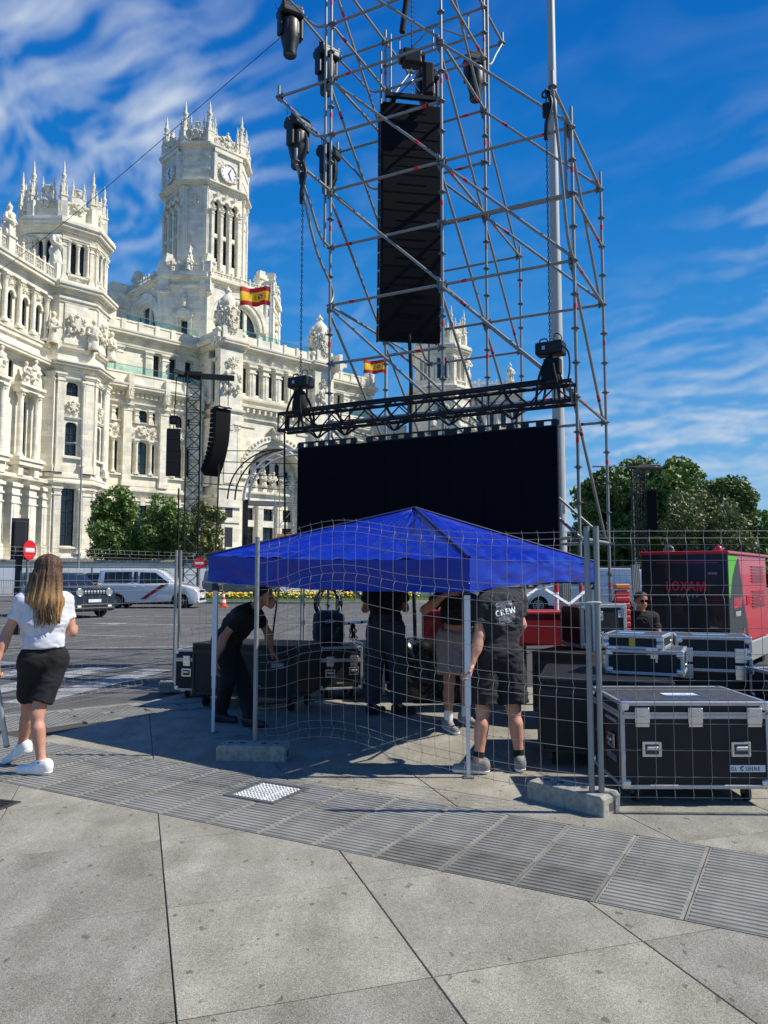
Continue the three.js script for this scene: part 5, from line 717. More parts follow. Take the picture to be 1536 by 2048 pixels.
function flightCase(label, w, h, d, pos, turn, o = {}) {               // local: width x, depth z, base at y = 0; front face at +z
  const t = thing('flight_case', label, 'flight case', pos, turn, 'flight cases'), cast = o.cast ?? 0.11, e = o.edge ?? 0.028, b = cast, black = o.allBlack, em = black ? blackPlastic : scuffAlu, cm = black ? blackPlastic : steelBright;
  obj('case_body', [boxUV(bx(w - 0.012, h - 0.012, d - 0.012, 0, b + h / 2, 0))], panelBlack, t); if (o.lid !== false) obj('lid_panel', [bx(w - e * 2, 0.004, d - e * 2, 0, b + h + 0.0005, 0)], o.lidMat ?? (black ? panelBlack : lidGrey), t);
  const ls = o.lidSplit; 
  for (const y of [0, 1]) for (const s of [-1, 1]) { obj('edge_profile', [rbx(w, e, e, 0.006, 0, b + (y ? h - e / 2 + 0.004 : e / 2 - 0.004), s * (d / 2 - e / 2 + 0.004))], em, t); obj('edge_profile', [rbx(e, e, d, 0.006, s * (w / 2 - e / 2 + 0.004), b + (y ? h - e / 2 + 0.004 : e / 2 - 0.004), 0)], em, t); }
  for (const sx of [-1, 1]) for (const sz of [-1, 1]) { obj('corner_profile', [rbx(e, h - 0.04, e, 0.006, sx * (w / 2 - e / 2 + 0.004), b + h / 2, sz * (d / 2 - e / 2 + 0.004))], em, t); for (const y of [0, 1]) obj('ball_corner', [rbx(0.07, 0.07, 0.07, 0.024, sx * (w / 2 - 0.028), b + (y ? h - 0.027 : 0.027), sz * (d / 2 - 0.028), 3)], cm, t); }
  if (ls) for (const s of [-1, 1]) { obj('lid_rail', [bx(w - 0.02, 0.016, 0.006, 0, b + h - ls + 0.011, s * (d / 2 + 0.001)), bx(w - 0.02, 0.024, 0.008, 0, b + h - ls - 0.012, s * (d / 2 + 0.001))], em, t); obj('lid_rail', [bx(0.006, 0.016, d - 0.02, s * (w / 2 + 0.001), b + h - ls + 0.011, 0), bx(0.008, 0.024, d - 0.02, s * (w / 2 + 0.001), b + h - ls - 0.012, 0)], em, t); }
  const latch = (x, y, z, ry) => { const m = obj('latch', [rbx(0.1, 0.1, 0.012, 0.004, 0, 0, 0), rbx(0.088, 0.035, 0.02, 0.005, 0, 0.03, 0.006), bx(0.08, 0.01, 0.018, 0, -0.012, 0.006), bx(0.092, 0.03, 0.006, 0, -0.062, 0)], cm, t); m.position.set(x, y, z); m.rotation.y = ry; };
  const handle = (x, y, z, ry, sw = 0.13) => { const m = obj('handle', [rbx(sw, 0.1, 0.01, 0.004, 0, 0, 0), bx(sw * 0.84, 0.008, 0.014, 0, 0.043, 0.004), bx(sw * 0.84, 0.008, 0.014, 0, -0.043, 0.004), bx(0.008, 0.09, 0.014, -sw * 0.45, 0, 0.004), bx(0.008, 0.09, 0.014, sw * 0.45, 0, 0.004)], black ? galvDull : cm, t); m.position.set(x, y, z); m.rotation.y = ry; const q = obj('handle_dish', [bx(sw * 0.7, 0.066, 0.003, 0, 0, 0.0065)], M(rgb(0.05, 0.055, 0.055), 0.6), m); obj('grip', [rbx(sw * 0.6, 0.026, 0.02, 0.008, 0, 0.008, 0.014)], black ? blackPlastic : alu, m); };
  for (const x of o.latches ?? []) latch(x, b + h - (ls ?? 0.14), d / 2 + 0.008, 0); for (const [x, y] of o.handles ?? []) handle(x, b + y, d / 2 + 0.006, 0); for (const [z, y] of o.leftHandles ?? []) handle(-w / 2 - 0.006, b + y, z, -Math.PI / 2); for (const [z, y] of o.leftLatches ?? []) latch(-w / 2 - 0.008, b + y, z, -Math.PI / 2); for (const [z, y] of o.rightHandles ?? []) handle(w / 2 + 0.006, b + y, z, Math.PI / 2);
  if (o.wheels !== false && cast > 0.02) for (const sx of [-1, 1]) for (const sz of [-1, 1]) { const x = sx * (w / 2 - 0.12), z = sz * (d / 2 - 0.12), m = obj('castor', [bx(0.1, 0.008, 0.09, x, b - 0.006, z), bx(0.006, 0.05, 0.05, x + 0.022, b - 0.035, z), bx(0.006, 0.05, 0.05, x - 0.022, b - 0.035, z)], galvDull, t); obj('wheel', [new THREE.CylinderGeometry(b * 0.44, b * 0.44, 0.034, 18).rotateZ(Math.PI / 2).translate(x, b * 0.44 + 0.001, z)], rubber, m); }
  if (o.sticker) for (const [sw, sh, face, x, y, mat] of o.sticker) { const m = obj('sticker', new THREE.PlaneGeometry(sw, sh), mat, t); if (face === 'front') m.position.set(x, b + y, d / 2 - 0.0035); else if (face === 'left') { m.position.set(-w / 2 + 0.0035, b + y, x); m.rotation.y = -Math.PI / 2; } else { m.position.set(x, b + h + 0.005, y); m.rotation.x = -Math.PI / 2; } }
  return t;
}
const txt = (str, fg, bg, font, w = 256, h = 64, fit = 0.94) => printTex(w, h, (c) => { c.fillStyle = bg; c.fillRect(0, 0, w, h); c.fillStyle = fg; c.font = font; c.textAlign = 'center'; c.textBaseline = 'middle'; c.fillText(str, w / 2, h / 2, w * fit); });
const brandPlate = printTex(512, 96, (c) => { c.fillStyle = '#dfe3e6'; c.fillRect(0, 0, 512, 96); c.fillStyle = '#10214a'; c.font = 'bold 74px sans-serif'; c.textBaseline = 'middle'; c.fillText('GL', 16, 50, 130); c.fillText('SHINE', 222, 50, 280); c.lineWidth = 14; c.strokeStyle = '#10214a'; c.beginPath(); c.arc(180, 46, 26, 0.9, 5.6); c.stroke(); c.fillStyle = '#2b9a4a'; c.beginPath(); c.arc(172, 40, 10, 0, 7); c.fill(); c.fillStyle = '#c23a2a'; c.beginPath(); c.arc(186, 66, 9, 0, 7); c.fill(); });
const iconRow = printTex(256, 64, (c) => { c.fillStyle = '#1a1b1d'; c.fillRect(0, 0, 256, 64); c.strokeStyle = '#b9bcbf'; c.lineWidth = 4; for (let i = 0; i < 4; i++) { c.strokeRect(14 + i * 60, 8, 44, 46); c.beginPath(); c.moveTo(24 + i * 60, 44); c.lineTo(36 + i * 60, 18); c.lineTo(48 + i * 60, 44); c.stroke(); } });
const labelGrey = printTex(128, 64, (c) => { c.fillStyle = '#cfd2d0'; c.fillRect(0, 0, 128, 64); c.fillStyle = '#555'; for (let i = 0; i < 5; i++) c.fillRect(8, 8 + i * 10, 60 + (i * 29) % 50, 4); });
const yellowTape = M(rgb(0.75, 0.5, 0.02), 0.6), pinkLab = M(rgb(0.7, 0.12, 0.2), 0.6);
const logoSq = printTex(256, 96, (c) => { c.fillStyle = '#15171a'; c.fillRect(0, 0, 256, 96); c.strokeStyle = '#c8cbcc'; c.lineWidth = 5; c.strokeRect(6, 6, 244, 84); c.fillStyle = '#c8cbcc'; for (let i = 0; i < 6; i++) { c.fillRect(20 + i * 38, 18, 24, 34); } c.fillRect(20, 64, 214, 10); c.fillStyle = '#15171a'; for (let i = 0; i < 6; i++) c.fillRect(26 + i * 38, 26, 12, 12); });
const blueLab = M(rgb(0.1, 0.32, 0.62), 0.6);
const mdTag = printTex(128, 64, (c) => { c.fillStyle = '#e6e6e2'; c.fillRect(0, 0, 128, 64); c.fillStyle = '#222'; c.font = 'bold 34px sans-serif'; c.textAlign = 'center'; c.fillText('WDR', 64, 36); c.fillRect(14, 46, 100, 6); });
// right-hand group
flightCase('large black flight case with bright metal edges and three latches behind the right fence', 1.0, 0.57, 0.74, [2.105, 0, -5.67], 0.0, { cast: 0.112, lidSplit: 0.085, latches: [-0.36, 0, 0.4], handles: [[-0.3, 0.26], [0.3, 0.26]], leftHandles: [[-0.12, 0.28], [0.16, 0.28]], sticker: [[0.24, 0.046, 'front', 0.345, 0.13, brandPlate], [0.28, 0.055, 'left', 0.12, 0.42, txt('accessories', '#c4c6c8', '#1a1b1d', 'bold 44px sans-serif')], [0.24, 0.05, 'left', 0.12, 0.16, iconRow], [0.24, 0.14, 'top', 0.02, 0.06, printTex(128, 64, (c) => { c.fillStyle = '#d5d9d9'; c.fillRect(0, 0, 128, 64); c.fillStyle = '#3f7cb4'; c.fillRect(0, 38, 128, 26); c.fillStyle = '#b44'; c.fillRect(70, 14, 24, 8); })]] });
flightCase('all-black wheeled trunk with stickers beside the large latched flight case', 1.05, 0.58, 1.05, [1.9, 0, -6.72], -0.28, { cast: 0.12, allBlack: true, lidSplit: 0.1, leftHandles: [[0.1, 0.2]], sticker: [[0.2, 0.085, 'left', 0.3, 0.4, logoSq], [0.09, 0.09, 'left', 0.45, 0.47, labelGrey], [0.18, 0.05, 'left', -0.1, 0.12, iconRow]] });
flightCase('grey-edged flight case lying on the all-black trunk', 0.62, 0.2, 0.52, [2.28, 0.705, -6.75], -0.42, { cast: 0.005, wheels: false, leftHandles: [[0.02, 0.1]], leftLatches: [[0.2, 0.1]] });
flightCase('shallow case with yellow tape labels, topmost of the right-hand stack', 0.5, 0.115, 0.5, [2.22, 0.912, -6.8], -0.5, { cast: 0.004, wheels: false, latches: [-0.16, 0.16], lidMat: lidGrey, sticker: [[0.09, 0.06, 'left', -0.1, 0.06, yellowTape], [0.05, 0.08, 'left', 0.17, 0.055, yellowTape], [0.05, 0.07, 'front', 0, 0.055, yellowTape], [0.22, 0.16, 'top', -0.05, 0, blueLab]] });
flightCase('upper of two stacked cases with round latches right of the yellow-taped case', 0.62, 0.145, 0.5, [2.98, 0.843, -7.1], -0.3, { cast: 0.004, wheels: false, latches: [-0.22, 0.22], sticker: [[0.3, 0.1, 'top', 0, 0, blueLab]] });
flightCase('lower of two stacked cases with round latches behind the large latched case', 0.62, 0.15, 0.5, [2.98, 0.69, -7.1], -0.3, { cast: 0.004, wheels: false, latches: [-0.22, 0.22] });
flightCase('wide black trunk carrying the two stacked cases', 1.2, 0.57, 0.66, [3.2, 0, -7.15], -0.3, { cast: 0.12, allBlack: true });
flightCase('flat case with red label at the right edge of the photo', 0.9, 0.26, 0.6, [3.55, 0.5, -6.3], 0.05, { cast: 0.004, wheels: false, latches: [-0.3], leftLatches: [[0, 0.14]], sticker: [[0.3, 0.2, 'top', -0.1, 0, M(rgb(0.32, 0.05, 0.08), 0.6)]] });
flightCase('low black trunk under the flat case at the right edge', 1.0, 0.39, 0.66, [3.55, 0, -6.3], 0.05, { cast: 0.11, allBlack: true });
// cases behind the man in the printed shirt
flightCase('black wheeled case with small white tag behind the man in the printed shirt', 0.62, 0.62, 0.7, [2.02, 0, -8.3], -0.62, { cast: 0.12, allBlack: true, lidSplit: 0.1, handles: [[0.1, 0.24]], sticker: [[0.14, 0.07, 'front', 0.08, 0.36, mdTag], [0.12, 0.05, 'left', 0.1, 0.2, txt('SMT', '#b8babc', '#17181a', 'bold 48px sans-serif')]] });
flightCase('black grey-edged rack case with two inset handles under the tent corner', 0.52, 0.46, 0.55, [2.3, 0.752, -8.55], 0.18, { cast: 0.012, wheels: false, handles: [[-0.08, 0.34], [-0.08, 0.12]], edge: 0.04, lidMat: lidGrey, sticker: [[0.07, 0.08, 'front', 0.2, 0.36, labelGrey], [0.05, 0.04, 'front', 0.2, 0.08, pinkLab]] });
flightCase('black wheeled case in the back row beside the red toolbox', 0.7, 0.6, 0.6, [1.35, 0, -9.7], 0.1, { cast: 0.12, allBlack: true, lidSplit: 0.1, latches: [0.15] });
// left-hand group
flightCase('big black wheeled trunk behind the bending man at the left', 1.32, 0.58, 0.72, [-1.5, 0, -9.25], -0.3, { cast: 0.16, allBlack: true, lidSplit: 0.09, sticker: [[0.16, 0.06, 'front', 0.42, 0.36, logoSq], [0.12, 0.03, 'front', 0.2, 0.12, txt('IN', '#c8cacc', '#17181a', 'bold 50px sans-serif')]] });
flightCase('black flight case with bright metal edges and four latches behind the trunk', 0.56, 0.52, 0.6, [-0.62, 0, -10.0], 0.26, { cast: 0.12, lidSplit: 0.16, latches: [-0.13, 0.17], handles: [[-0.13, 0.2], [0.17, 0.22]], sticker: [[0.04, 0.06, 'front', 0.23, 0.38, pinkLab], [0.2, 0.05, 'front', 0.0, 0.08, txt('sound', '#c4c6c8', '#1a1b1d', 'bold 40px sans-serif')]] });
flightCase('black flight case with a silver corner next to the man in dark trousers', 0.5, 0.52, 0.55, [-0.1, 0, -10.5], 0.26, { cast: 0.12, lidSplit: 0.16, latches: [-0.14, 0.12], handles: [[-0.1, 0.2]] });
flightCase('small metal-edged case left of the big trunk at the road edge', 0.5, 0.5, 0.5, [-2.33, 0.0, -9.98], -0.25, { cast: 0.1, latches: [-0.08], handles: [[-0.08, 0.22]], lidSplit: 0.12 });

// ------------------------------------------------------------ loose gear
{
  const t = thing('backpack', 'dark backpack with pale lettering standing on the metal-edged cases', 'backpack', [-0.72, 0.645, -10.05], 0.35);
  obj('bag_body', [netMesh((x, y, z) => { const q = Math.hypot(Math.max(Math.abs(x) - 0.13, 0), Math.max(Math.abs(y - 0.2) - 0.14, 0), Math.max(Math.abs(z) - 0.06, 0)) - 0.06; return q + n3(x * 9, y * 9, z * 9) * 0.012; }, [-0.25, -0.02, -0.18], [0.25, 0.45, 0.18], 0.012)], M(rgb(0.02, 0.03, 0.035), 0.85), t);
  obj('front_pocket', [netMesh((x, y, z) => Math.hypot(Math.max(Math.abs(x) - 0.1, 0), Math.max(Math.abs(y - 0.13) - 0.07, 0), Math.max(Math.abs(z - 0.12) - 0.015, 0)) - 0.03 + n3(x * 11, y * 11, z * 11) * 0.006, [-0.18, -0.02, 0.03], [0.18, 0.28, 0.22], 0.011)], M(rgb(0.025, 0.028, 0.03), 0.85), t);
  obj('lettering', [new THREE.PlaneGeometry(0.15, 0.09).rotateX(-0.05).translate(-0.02, 0.3, 0.127)], txt('ISGO', '#9fb0b0', '#0d1214', 'bold 90px sans-serif', 256, 128), t); obj('top_flap', [netMesh((x, y, z) => Math.hypot(Math.max(Math.abs(x) - 0.1, 0), y - 0.4, Math.max(Math.abs(z) - 0.04, 0)) - 0.035, [-0.2, 0.3, -0.15], [0.2, 0.48, 0.15], 0.012)], M(rgb(0.015, 0.09, 0.1), 0.8), t); obj('strap', [hose([[0.1, 0.38, -0.1], [0.2, 0.3, -0.12], [0.2, 0.12, -0.08], [0.16, 0.02, -0.06]], 0.016, 20, 6)], blackCloth, t);
  const tas = thing('rope_tassel', 'bunch of black cords hanging beside the backpack', 'cords', [-0.4, 0.645, -9.95]); const r = rngOf(4); for (let i = 0; i < 14; i++) obj('cord', hose([[0, 0.24, 0], [(r() - 0.5) * 0.1, 0.18, (r() - 0.5) * 0.06], [(r() - 0.5) * 0.14, 0.05 + r() * 0.05, (r() - 0.5) * 0.1]], 0.006, 8, 4), blackCloth, tas); obj('cord_head', [new THREE.IcosahedronGeometry(0.035, 1).translate(0, 0.24, 0), rod([0, 0.0, -0.03], [0, 0.24, -0.03], 0.006, 5)], blackCloth, tas);
  // cable coil hanging on the fence
  const c = thing('cable_coil', 'coil of thin black and white cable hanging on the left scaffold pole', 'cable coil', [-0.9, 1.06, -12.5], 0.1); for (let i = 0; i < 26; i++) { const a = 0.18 + r() * 0.04, k = 0.27 + r() * 0.05, ox = (r() - 0.5) * 0.05, oy = (r() - 0.5) * 0.05, pts = []; for (let j = 0; j < 14; j++) { const th = j / 14 * 6.283; pts.push(V(Math.cos(th) * a * (0.75 + r() * 0.2) + ox, Math.sin(th) * k * (0.9 + r() * 0.1) + oy, (r() - 0.5) * 0.08)); } obj('cable_loop', hose(pts, 0.009, 36, 4, true), i % 3 === 0 ? M(rgb(0.4, 0.4, 0.38), 0.5) : blackCloth, c); }
  // red toolboxes
  const tb = thing('red_toolbox', 'red metal toolbox on the back row of cases, between two workers', 'toolbox', [0.77, 0.735, -9.85], 0.05); const red = M(rgb(0.24, 0.006, 0.01), 0.45); obj('box', [rbx(0.56, 0.32, 0.3, 0.015, 0, 0.16, 0)], red, tb); obj('lid', [rbx(0.57, 0.05, 0.31, 0.012, 0, 0.335, 0)], red, tb); obj('clasp', [bx(0.05, 0.07, 0.012, 0, 0.29, 0.157)], blackMetal, tb); obj('carry_handle', [hose([[-0.1, 0.36, 0], [-0.08, 0.4, 0], [0.08, 0.4, 0], [0.1, 0.36, 0]], 0.01, 16, 6)], blackMetal, tb);
  const tb2 = thing('red_crate', 'deep red crate behind the black rack case under the tent corner', 'crate', [1.75, 0.735, -9.05], 0.2); obj('box', [rbx(0.8, 0.36, 0.45, 0.02, 0, 0.18, 0)], red, tb2); obj('rim', [rbx(0.84, 0.04, 0.48, 0.012, 0, 0.37, 0)], M(rgb(0.38, 0.012, 0.02), 0.45), tb2);
  const tp = thing('tarpaulin_heap', 'black plastic sheet heaped over cases between the workers', 'tarpaulin', [0.62, 0, -9.75]); obj('sheet', [netMesh((x, y, z) => { const q = Math.hypot(Math.max(Math.abs(x) - 0.42, 0), Math.max(Math.abs(y - 0.34) - 0.3, 0), Math.max(Math.abs(z) - 0.22, 0)) - 0.08; return q + Math.sin(x * 26 + y * 9 + n3(x * 3, y * 3, z * 3) * 4) * 0.016 + n3(x * 5, y * 5, z * 5) * 0.02; }, [-0.6, -0.01, -0.4], [0.6, 0.76, 0.4], 0.018)], new THREE.MeshPhysicalMaterial({ color: rgb(0.012, 0.012, 0.013), roughness: 0.25 }), tp);
  const pr = thing('pressure_post', 'red and white tubular marker post behind the man in the printed shirt', 'marker post', [2.05, 0.735, -9.2]); obj('tube', [cyl(0.028, 0.028, 0.34, 0, 0.36, 0, 10)], whitePaint, pr); obj('red_sleeve', [cyl(0.0295, 0.0295, 0.1, 0, 0.6, 0, 10), cyl(0.015, 0.015, 0.04, 0, 0.7, 0, 8)], M(rgb(0.6, 0.02, 0.02), 0.5), pr);
  for (const [x, z, label] of [[2.86, -9.3, 'red folded plastic barrier leaning behind the right fence posts']]) { const b = thing('red_barrier', label, 'barrier', [x, 0.3, z], 0.2); for (let i = 0; i < 9; i++) obj('rib', [rbx(0.2, 0.07, 0.06, 0.02, 0, 0.42 + i * 0.075, 0)], M(rgb(0.55, 0.02, 0.02), 0.5), b); obj('orange_cap', [rbx(0.2, 0.06, 0.08, 0.02, 0, 1.1, 0)], M(rgb(0.7, 0.2, 0.01), 0.5), b); obj('stand', [bx(0.24, 0.38, 0.1, 0, 0.18, 0), bx(0.4, 0.05, 0.3, 0, -0.275, 0)], blackPlastic, b); }
  // scaffold spare tubes leaning
  const lt = thing('leaning_tube', 'long galvanised tube with red band leaning down behind the man in dark trousers', 'scaffold tube', [0.45, 0, -10.6]); obj('tube', [rod([-1.15, 1.62, 0.1], [0.42, 0.06, 0.45], 0.0242, 10)], galv, lt); obj('red_band', [rod([-0.36, 0.835, 0.276], [-0.32, 0.795, 0.285], 0.0262, 10)], redTape, lt);
  const st = thing('striped_pole', 'white pole with dark stripes lying across the cases under the tent', 'pole', [-0.3, 0, -10.7]); obj('pole', [rod([-0.32, 0.86, 0], [0.5, 0.93, 0], 0.02, 10)], whitePaint, st); for (let i = 0; i < 4; i++) obj('stripe', [rod([-0.2 + i * 0.18, 0.87 + i * 0.0153, 0], [-0.17 + i * 0.18, 0.8726 + i * 0.0153, 0], 0.0206, 10)], blackTape, st);
  const bt = thing('water_bottle', 'clear water bottle with blue label on the cases by the dark trousers', 'bottle', [-0.17, 0.645, -10.3]); obj('bottle', [lathe([[0.001, 0], [0.034, 0.003], [0.035, 0.14], [0.03, 0.17], [0.013, 0.2], [0.013, 0.225], [0.001, 0.226]], 14)], new THREE.MeshPhysicalMaterial({ color: rgb(0.9, 0.95, 1), transmission: 0.9, roughness: 0.08, ior: 1.3, thickness: 0.02 }), bt); obj('label', [cyl(0.0355, 0.0355, 0.05, 0, 0.06, 0, 14, true)], M(rgb(0.05, 0.12, 0.4), 0.5), bt); obj('cap', [cyl(0.014, 0.014, 0.016, 0, 0.222, 0, 10)], whitePaint, bt);
}

// ------------------------------------------------------------ generator set
{
  const t = thing('generator', 'black and red canopy generator with large lettering beyond the flight cases', 'generator', [4.855, 0, -11.83], -0.621);
  const blk = new THREE.MeshPhysicalMaterial({ color: rgb(0.012, 0.012, 0.014), roughness: 0.35, clearcoat: 0.4 }), redP = new THREE.MeshPhysicalMaterial({ color: rgb(0.58, 0.012, 0.025), roughness: 0.32, clearcoat: 0.5 });
  // local: front face at z = 0.0 spans x -0.92..0.42 ; long side runs back to the right
  obj('front_panel', [rbx(1.3, 1.42, 0.06, 0.02, -0.25, 1.15, 0)], blk, t); obj('roof', [rbx(1.34, 0.05, 3.4, 0.02, -0.25, 1.875, -1.66)], redP, t);
  const side = 0.405; // right-hand side face
  t.userData.note = undefined; delete t.userData.note;
  obj('canopy_body', [bx(1.26, 1.36, 3.2, -0.25, 1.15, -1.63)], blk, t);
  const sx = 0.384; const P = (pts, mat, dx = 0.004) => obj('side_graphic', [new THREE.ShapeGeometry(shapeOf(pts)).rotateY(Math.PI / 2).translate(sx + dx, 0, 0)], mat, t);
  P([[0.02, 0.46], [0.02, 1.84], [3.2, 1.84], [3.2, 0.46]], redP, 0.002);
  P([[0.02, 1.2], [0.02, 1.84], [0.75, 1.84], [0.45, 1.62], [0.22, 1.35], [0.1, 1.18]], M(rgb(0.1, 0.42, 0.03), 0.5), 0.006); P([[0.02, 0.46], [0.02, 1.15], [0.12, 1.2], [0.3, 1.5], [0.6, 1.72], [0.8, 1.8], [1.1, 1.1], [1.3, 0.8], [1.45, 0.46]], M(rgb(0.035, 0.035, 0.037), 0.5), 0.008);
  obj('front_lettering', [new THREE.PlaneGeometry(0.66, 0.2).translate(-0.22, 1.36, 0.0335)], txt('LOXAM', '#d3203a', '#0e0e10', 'bold 150px sans-serif', 512, 150), t); obj('front_lettering', [new THREE.PlaneGeometry(0.66, 0.08).translate(-0.22, 1.21, 0.0335)], txt('⚡ P O W E R', '#8d9094', '#0e0e10', '58px sans-serif', 512, 64), t);
  obj('front_lettering', [new THREE.PlaneGeometry(0.52, 0.14).translate(-0.36, 0.62, 0.0335)], printTex(512, 128, (c) => { c.fillStyle = '#0e0e10'; c.fillRect(0, 0, 512, 128); c.fillStyle = '#9a9ca0'; c.font = 'bold 46px sans-serif'; c.fillText('ESP: 900 929 191', 8, 50, 380); c.fillText('PT: 800 919 582', 8, 112, 380); c.lineWidth = 6; c.strokeStyle = '#9a9ca0'; c.beginPath(); c.arc(450, 66, 40, 0.6, 5.6); c.stroke(); c.font = '28px sans-serif'; c.fillText('24h', 426, 60); c.fillText('7d', 434, 92); }), t);
  obj('side_lettering', [new THREE.PlaneGeometry(0.62, 0.22).rotateY(Math.PI / 2).translate(sx + 0.012, 1.1, -0.62)], txt('LOXAM', '#e02a3c', '#343436', 'bold 150px sans-serif', 512, 150), t); obj('side_lettering', [new THREE.PlaneGeometry(0.6, 0.12).rotateY(Math.PI / 2).translate(sx + 0.012, 0.93, -0.62)], txt('ϟPOWER', '#c9cbce', '#343436', 'bold 90px sans-serif', 512, 100), t); obj('side_lettering', [new THREE.PlaneGeometry(0.3, 0.16).rotateY(Math.PI / 2).translate(sx + 0.012, 1.12, -1.5)], txt('33', '#1a1013', '#c21326', 'bold 90px sans-serif', 160, 96), t);
  for (let k = 0; k < 2; k++) for (let i = 0; i < 6; i++) obj('louvre', [bx(0.02, 0.018, 1.1, sx + 0.012, 1.42 - k * 0.42 + i * 0.05, -2.35)], M(rgb(0.3, 0.008, 0.015), 0.5), t);
  obj('door_handle', [rbx(0.14, 0.04, 0.03, 0.01, 0.18, 1.56, 0.04), rbx(0.12, 0.04, 0.03, 0.01, 0.18, 0.74, 0.04)], galvDull, t); obj('red_trim', [bx(0.9, 0.012, 0.006, -0.2, 1.72, 0.034)], redP, t); obj('beacon', [lathe([[0.05, 0], [0.06, 0.02], [0.055, 0.08], [0.001, 0.11]], 12).translate(0.12, 1.9, -0.7)], redP, t); obj('exhaust', [new THREE.TorusGeometry(0.07, 0.02, 6, 12).translate(-0.6, 1.93, -0.5), cyl(0.09, 0.09, 0.04, -0.6, 1.89, -0.5, 14)], galvDull, t);
  obj('skid_base', [rbx(1.34, 0.32, 3.4, 0.02, -0.25, 0.28, -1.66)], M(rgb(0.3, 0.31, 0.3), 0.6, 0.2), t); obj('hazard_diamond', [new THREE.PlaneGeometry(0.12, 0.12).rotateZ(0.785).rotateY(Math.PI / 2).translate(sx + 0.014, 0.62, -1.0)], M(rgb(0.6, 0.03, 0.04), 0.5), t); for (const z of [-0.4, -2.9]) obj('support', [bx(1.2, 0.12, 0.2, -0.25, 0.06, z)], blackMetal, t);
}

// ------------------------------------------------------------ people
const v3 = {
  add: (a, b) => [a[0] + b[0], a[1] + b[1], a[2] + b[2]], sub: (a, b) => [a[0] - b[0], a[1] - b[1], a[2] - b[2]], mul: (a, s) => [a[0] * s, a[1] * s, a[2] * s], dot: (a, b) => a[0] * b[0] + a[1] * b[1] + a[2] * b[2], len: (a) => Math.hypot(...a), norm: (a) => { const l = Math.hypot(...a) || 1; return [a[0] / l, a[1] / l, a[2] / l]; }, cross: (a, b) => [a[1] * b[2] - a[2] * b[1], a[2] * b[0] - a[0] * b[2], a[0] * b[1] - a[1] * b[0]], mix: (a, b, t) => [lerp(a[0], b[0], t), lerp(a[1], b[1], t), lerp(a[2], b[2], t)],
};
function sdfOf(bones, k = 0.035) { // bones: [a, b, ra, rb]; quick reject by bounding spheres
  const B = bones.map(([a, b, ra, rb]) => ({ a, b, ra, rb, c: v3.mix(a, b, 0.5), R: v3.len(v3.sub(a, b)) / 2 + Math.max(ra, rb) }));
  return (x, y, z) => { let d = 9; for (const o of B) { const q = Math.hypot(x - o.c[0], y - o.c[1], z - o.c[2]) - o.R; if (q > d + k) continue; d = smin(d, capsule(x, y, z, o.a, o.b, o.ra, o.rb), k); } return d; };
}
function bounds(bones, pad) { const lo = [9, 9, 9], hi = [-9, -9, -9]; for (const [a, b, ra, rb] of bones) for (const [p, r] of [[a, ra], [b, rb]]) for (let i = 0; i < 3; i++) { lo[i] = Math.min(lo[i], p[i] - r - pad); hi[i] = Math.max(hi[i], p[i] + r + pad); } return [lo, hi]; }
const meshOf = (sdf, bones, cell, pad = 0.04) => { const [lo, hi] = bounds(bones, pad); return netMesh(sdf, lo, hi, cell); };
function handBones(w, dir, nrm, thumbSide, curl = 0.5) { // wrist, direction of the fingers, way the palm faces, unit vector towards the thumb
  dir = v3.norm(dir); const b = [], side = v3.norm(thumbSide), pn = v3.norm(nrm), at = (f, s, n) => v3.add(w, v3.add(v3.mul(dir, f), v3.add(v3.mul(side, s), v3.mul(pn, n))));
  for (const s of [-0.026, -0.008, 0.01, 0.026]) b.push([at(0.005, s * 0.6, 0), at(0.085, s, 0), 0.013, 0.0115]);
  const L = [[0.027, 0.088, 0.034, 0.022, 0.017], [0.009, 0.092, 0.038, 0.025, 0.019], [-0.01, 0.088, 0.035, 0.023, 0.018], [-0.028, 0.08, 0.027, 0.018, 0.015]];
  for (const [s, f0, l1, l2, l3] of L) { let p = at(f0, s, 0), a = curl * 0.55; for (const [l, r] of [[l1, 0.0092], [l2, 0.0085], [l3, 0.0075]]) { const q = v3.add(p, v3.add(v3.mul(dir, Math.cos(a) * l), v3.mul(pn, Math.sin(a) * l))); b.push([p, q, r, r * 0.93]); p = q; a += curl; } }
  const t0 = at(0.018, 0.024, 0.004), t1 = at(0.05, 0.048, 0.014 + curl * 0.012), t2 = at(0.078, 0.05 - curl * 0.012, 0.024 + curl * 0.02); b.push([t0, t1, 0.014, 0.0105], [t1, t2, 0.0105, 0.0085]);
  return b;
}
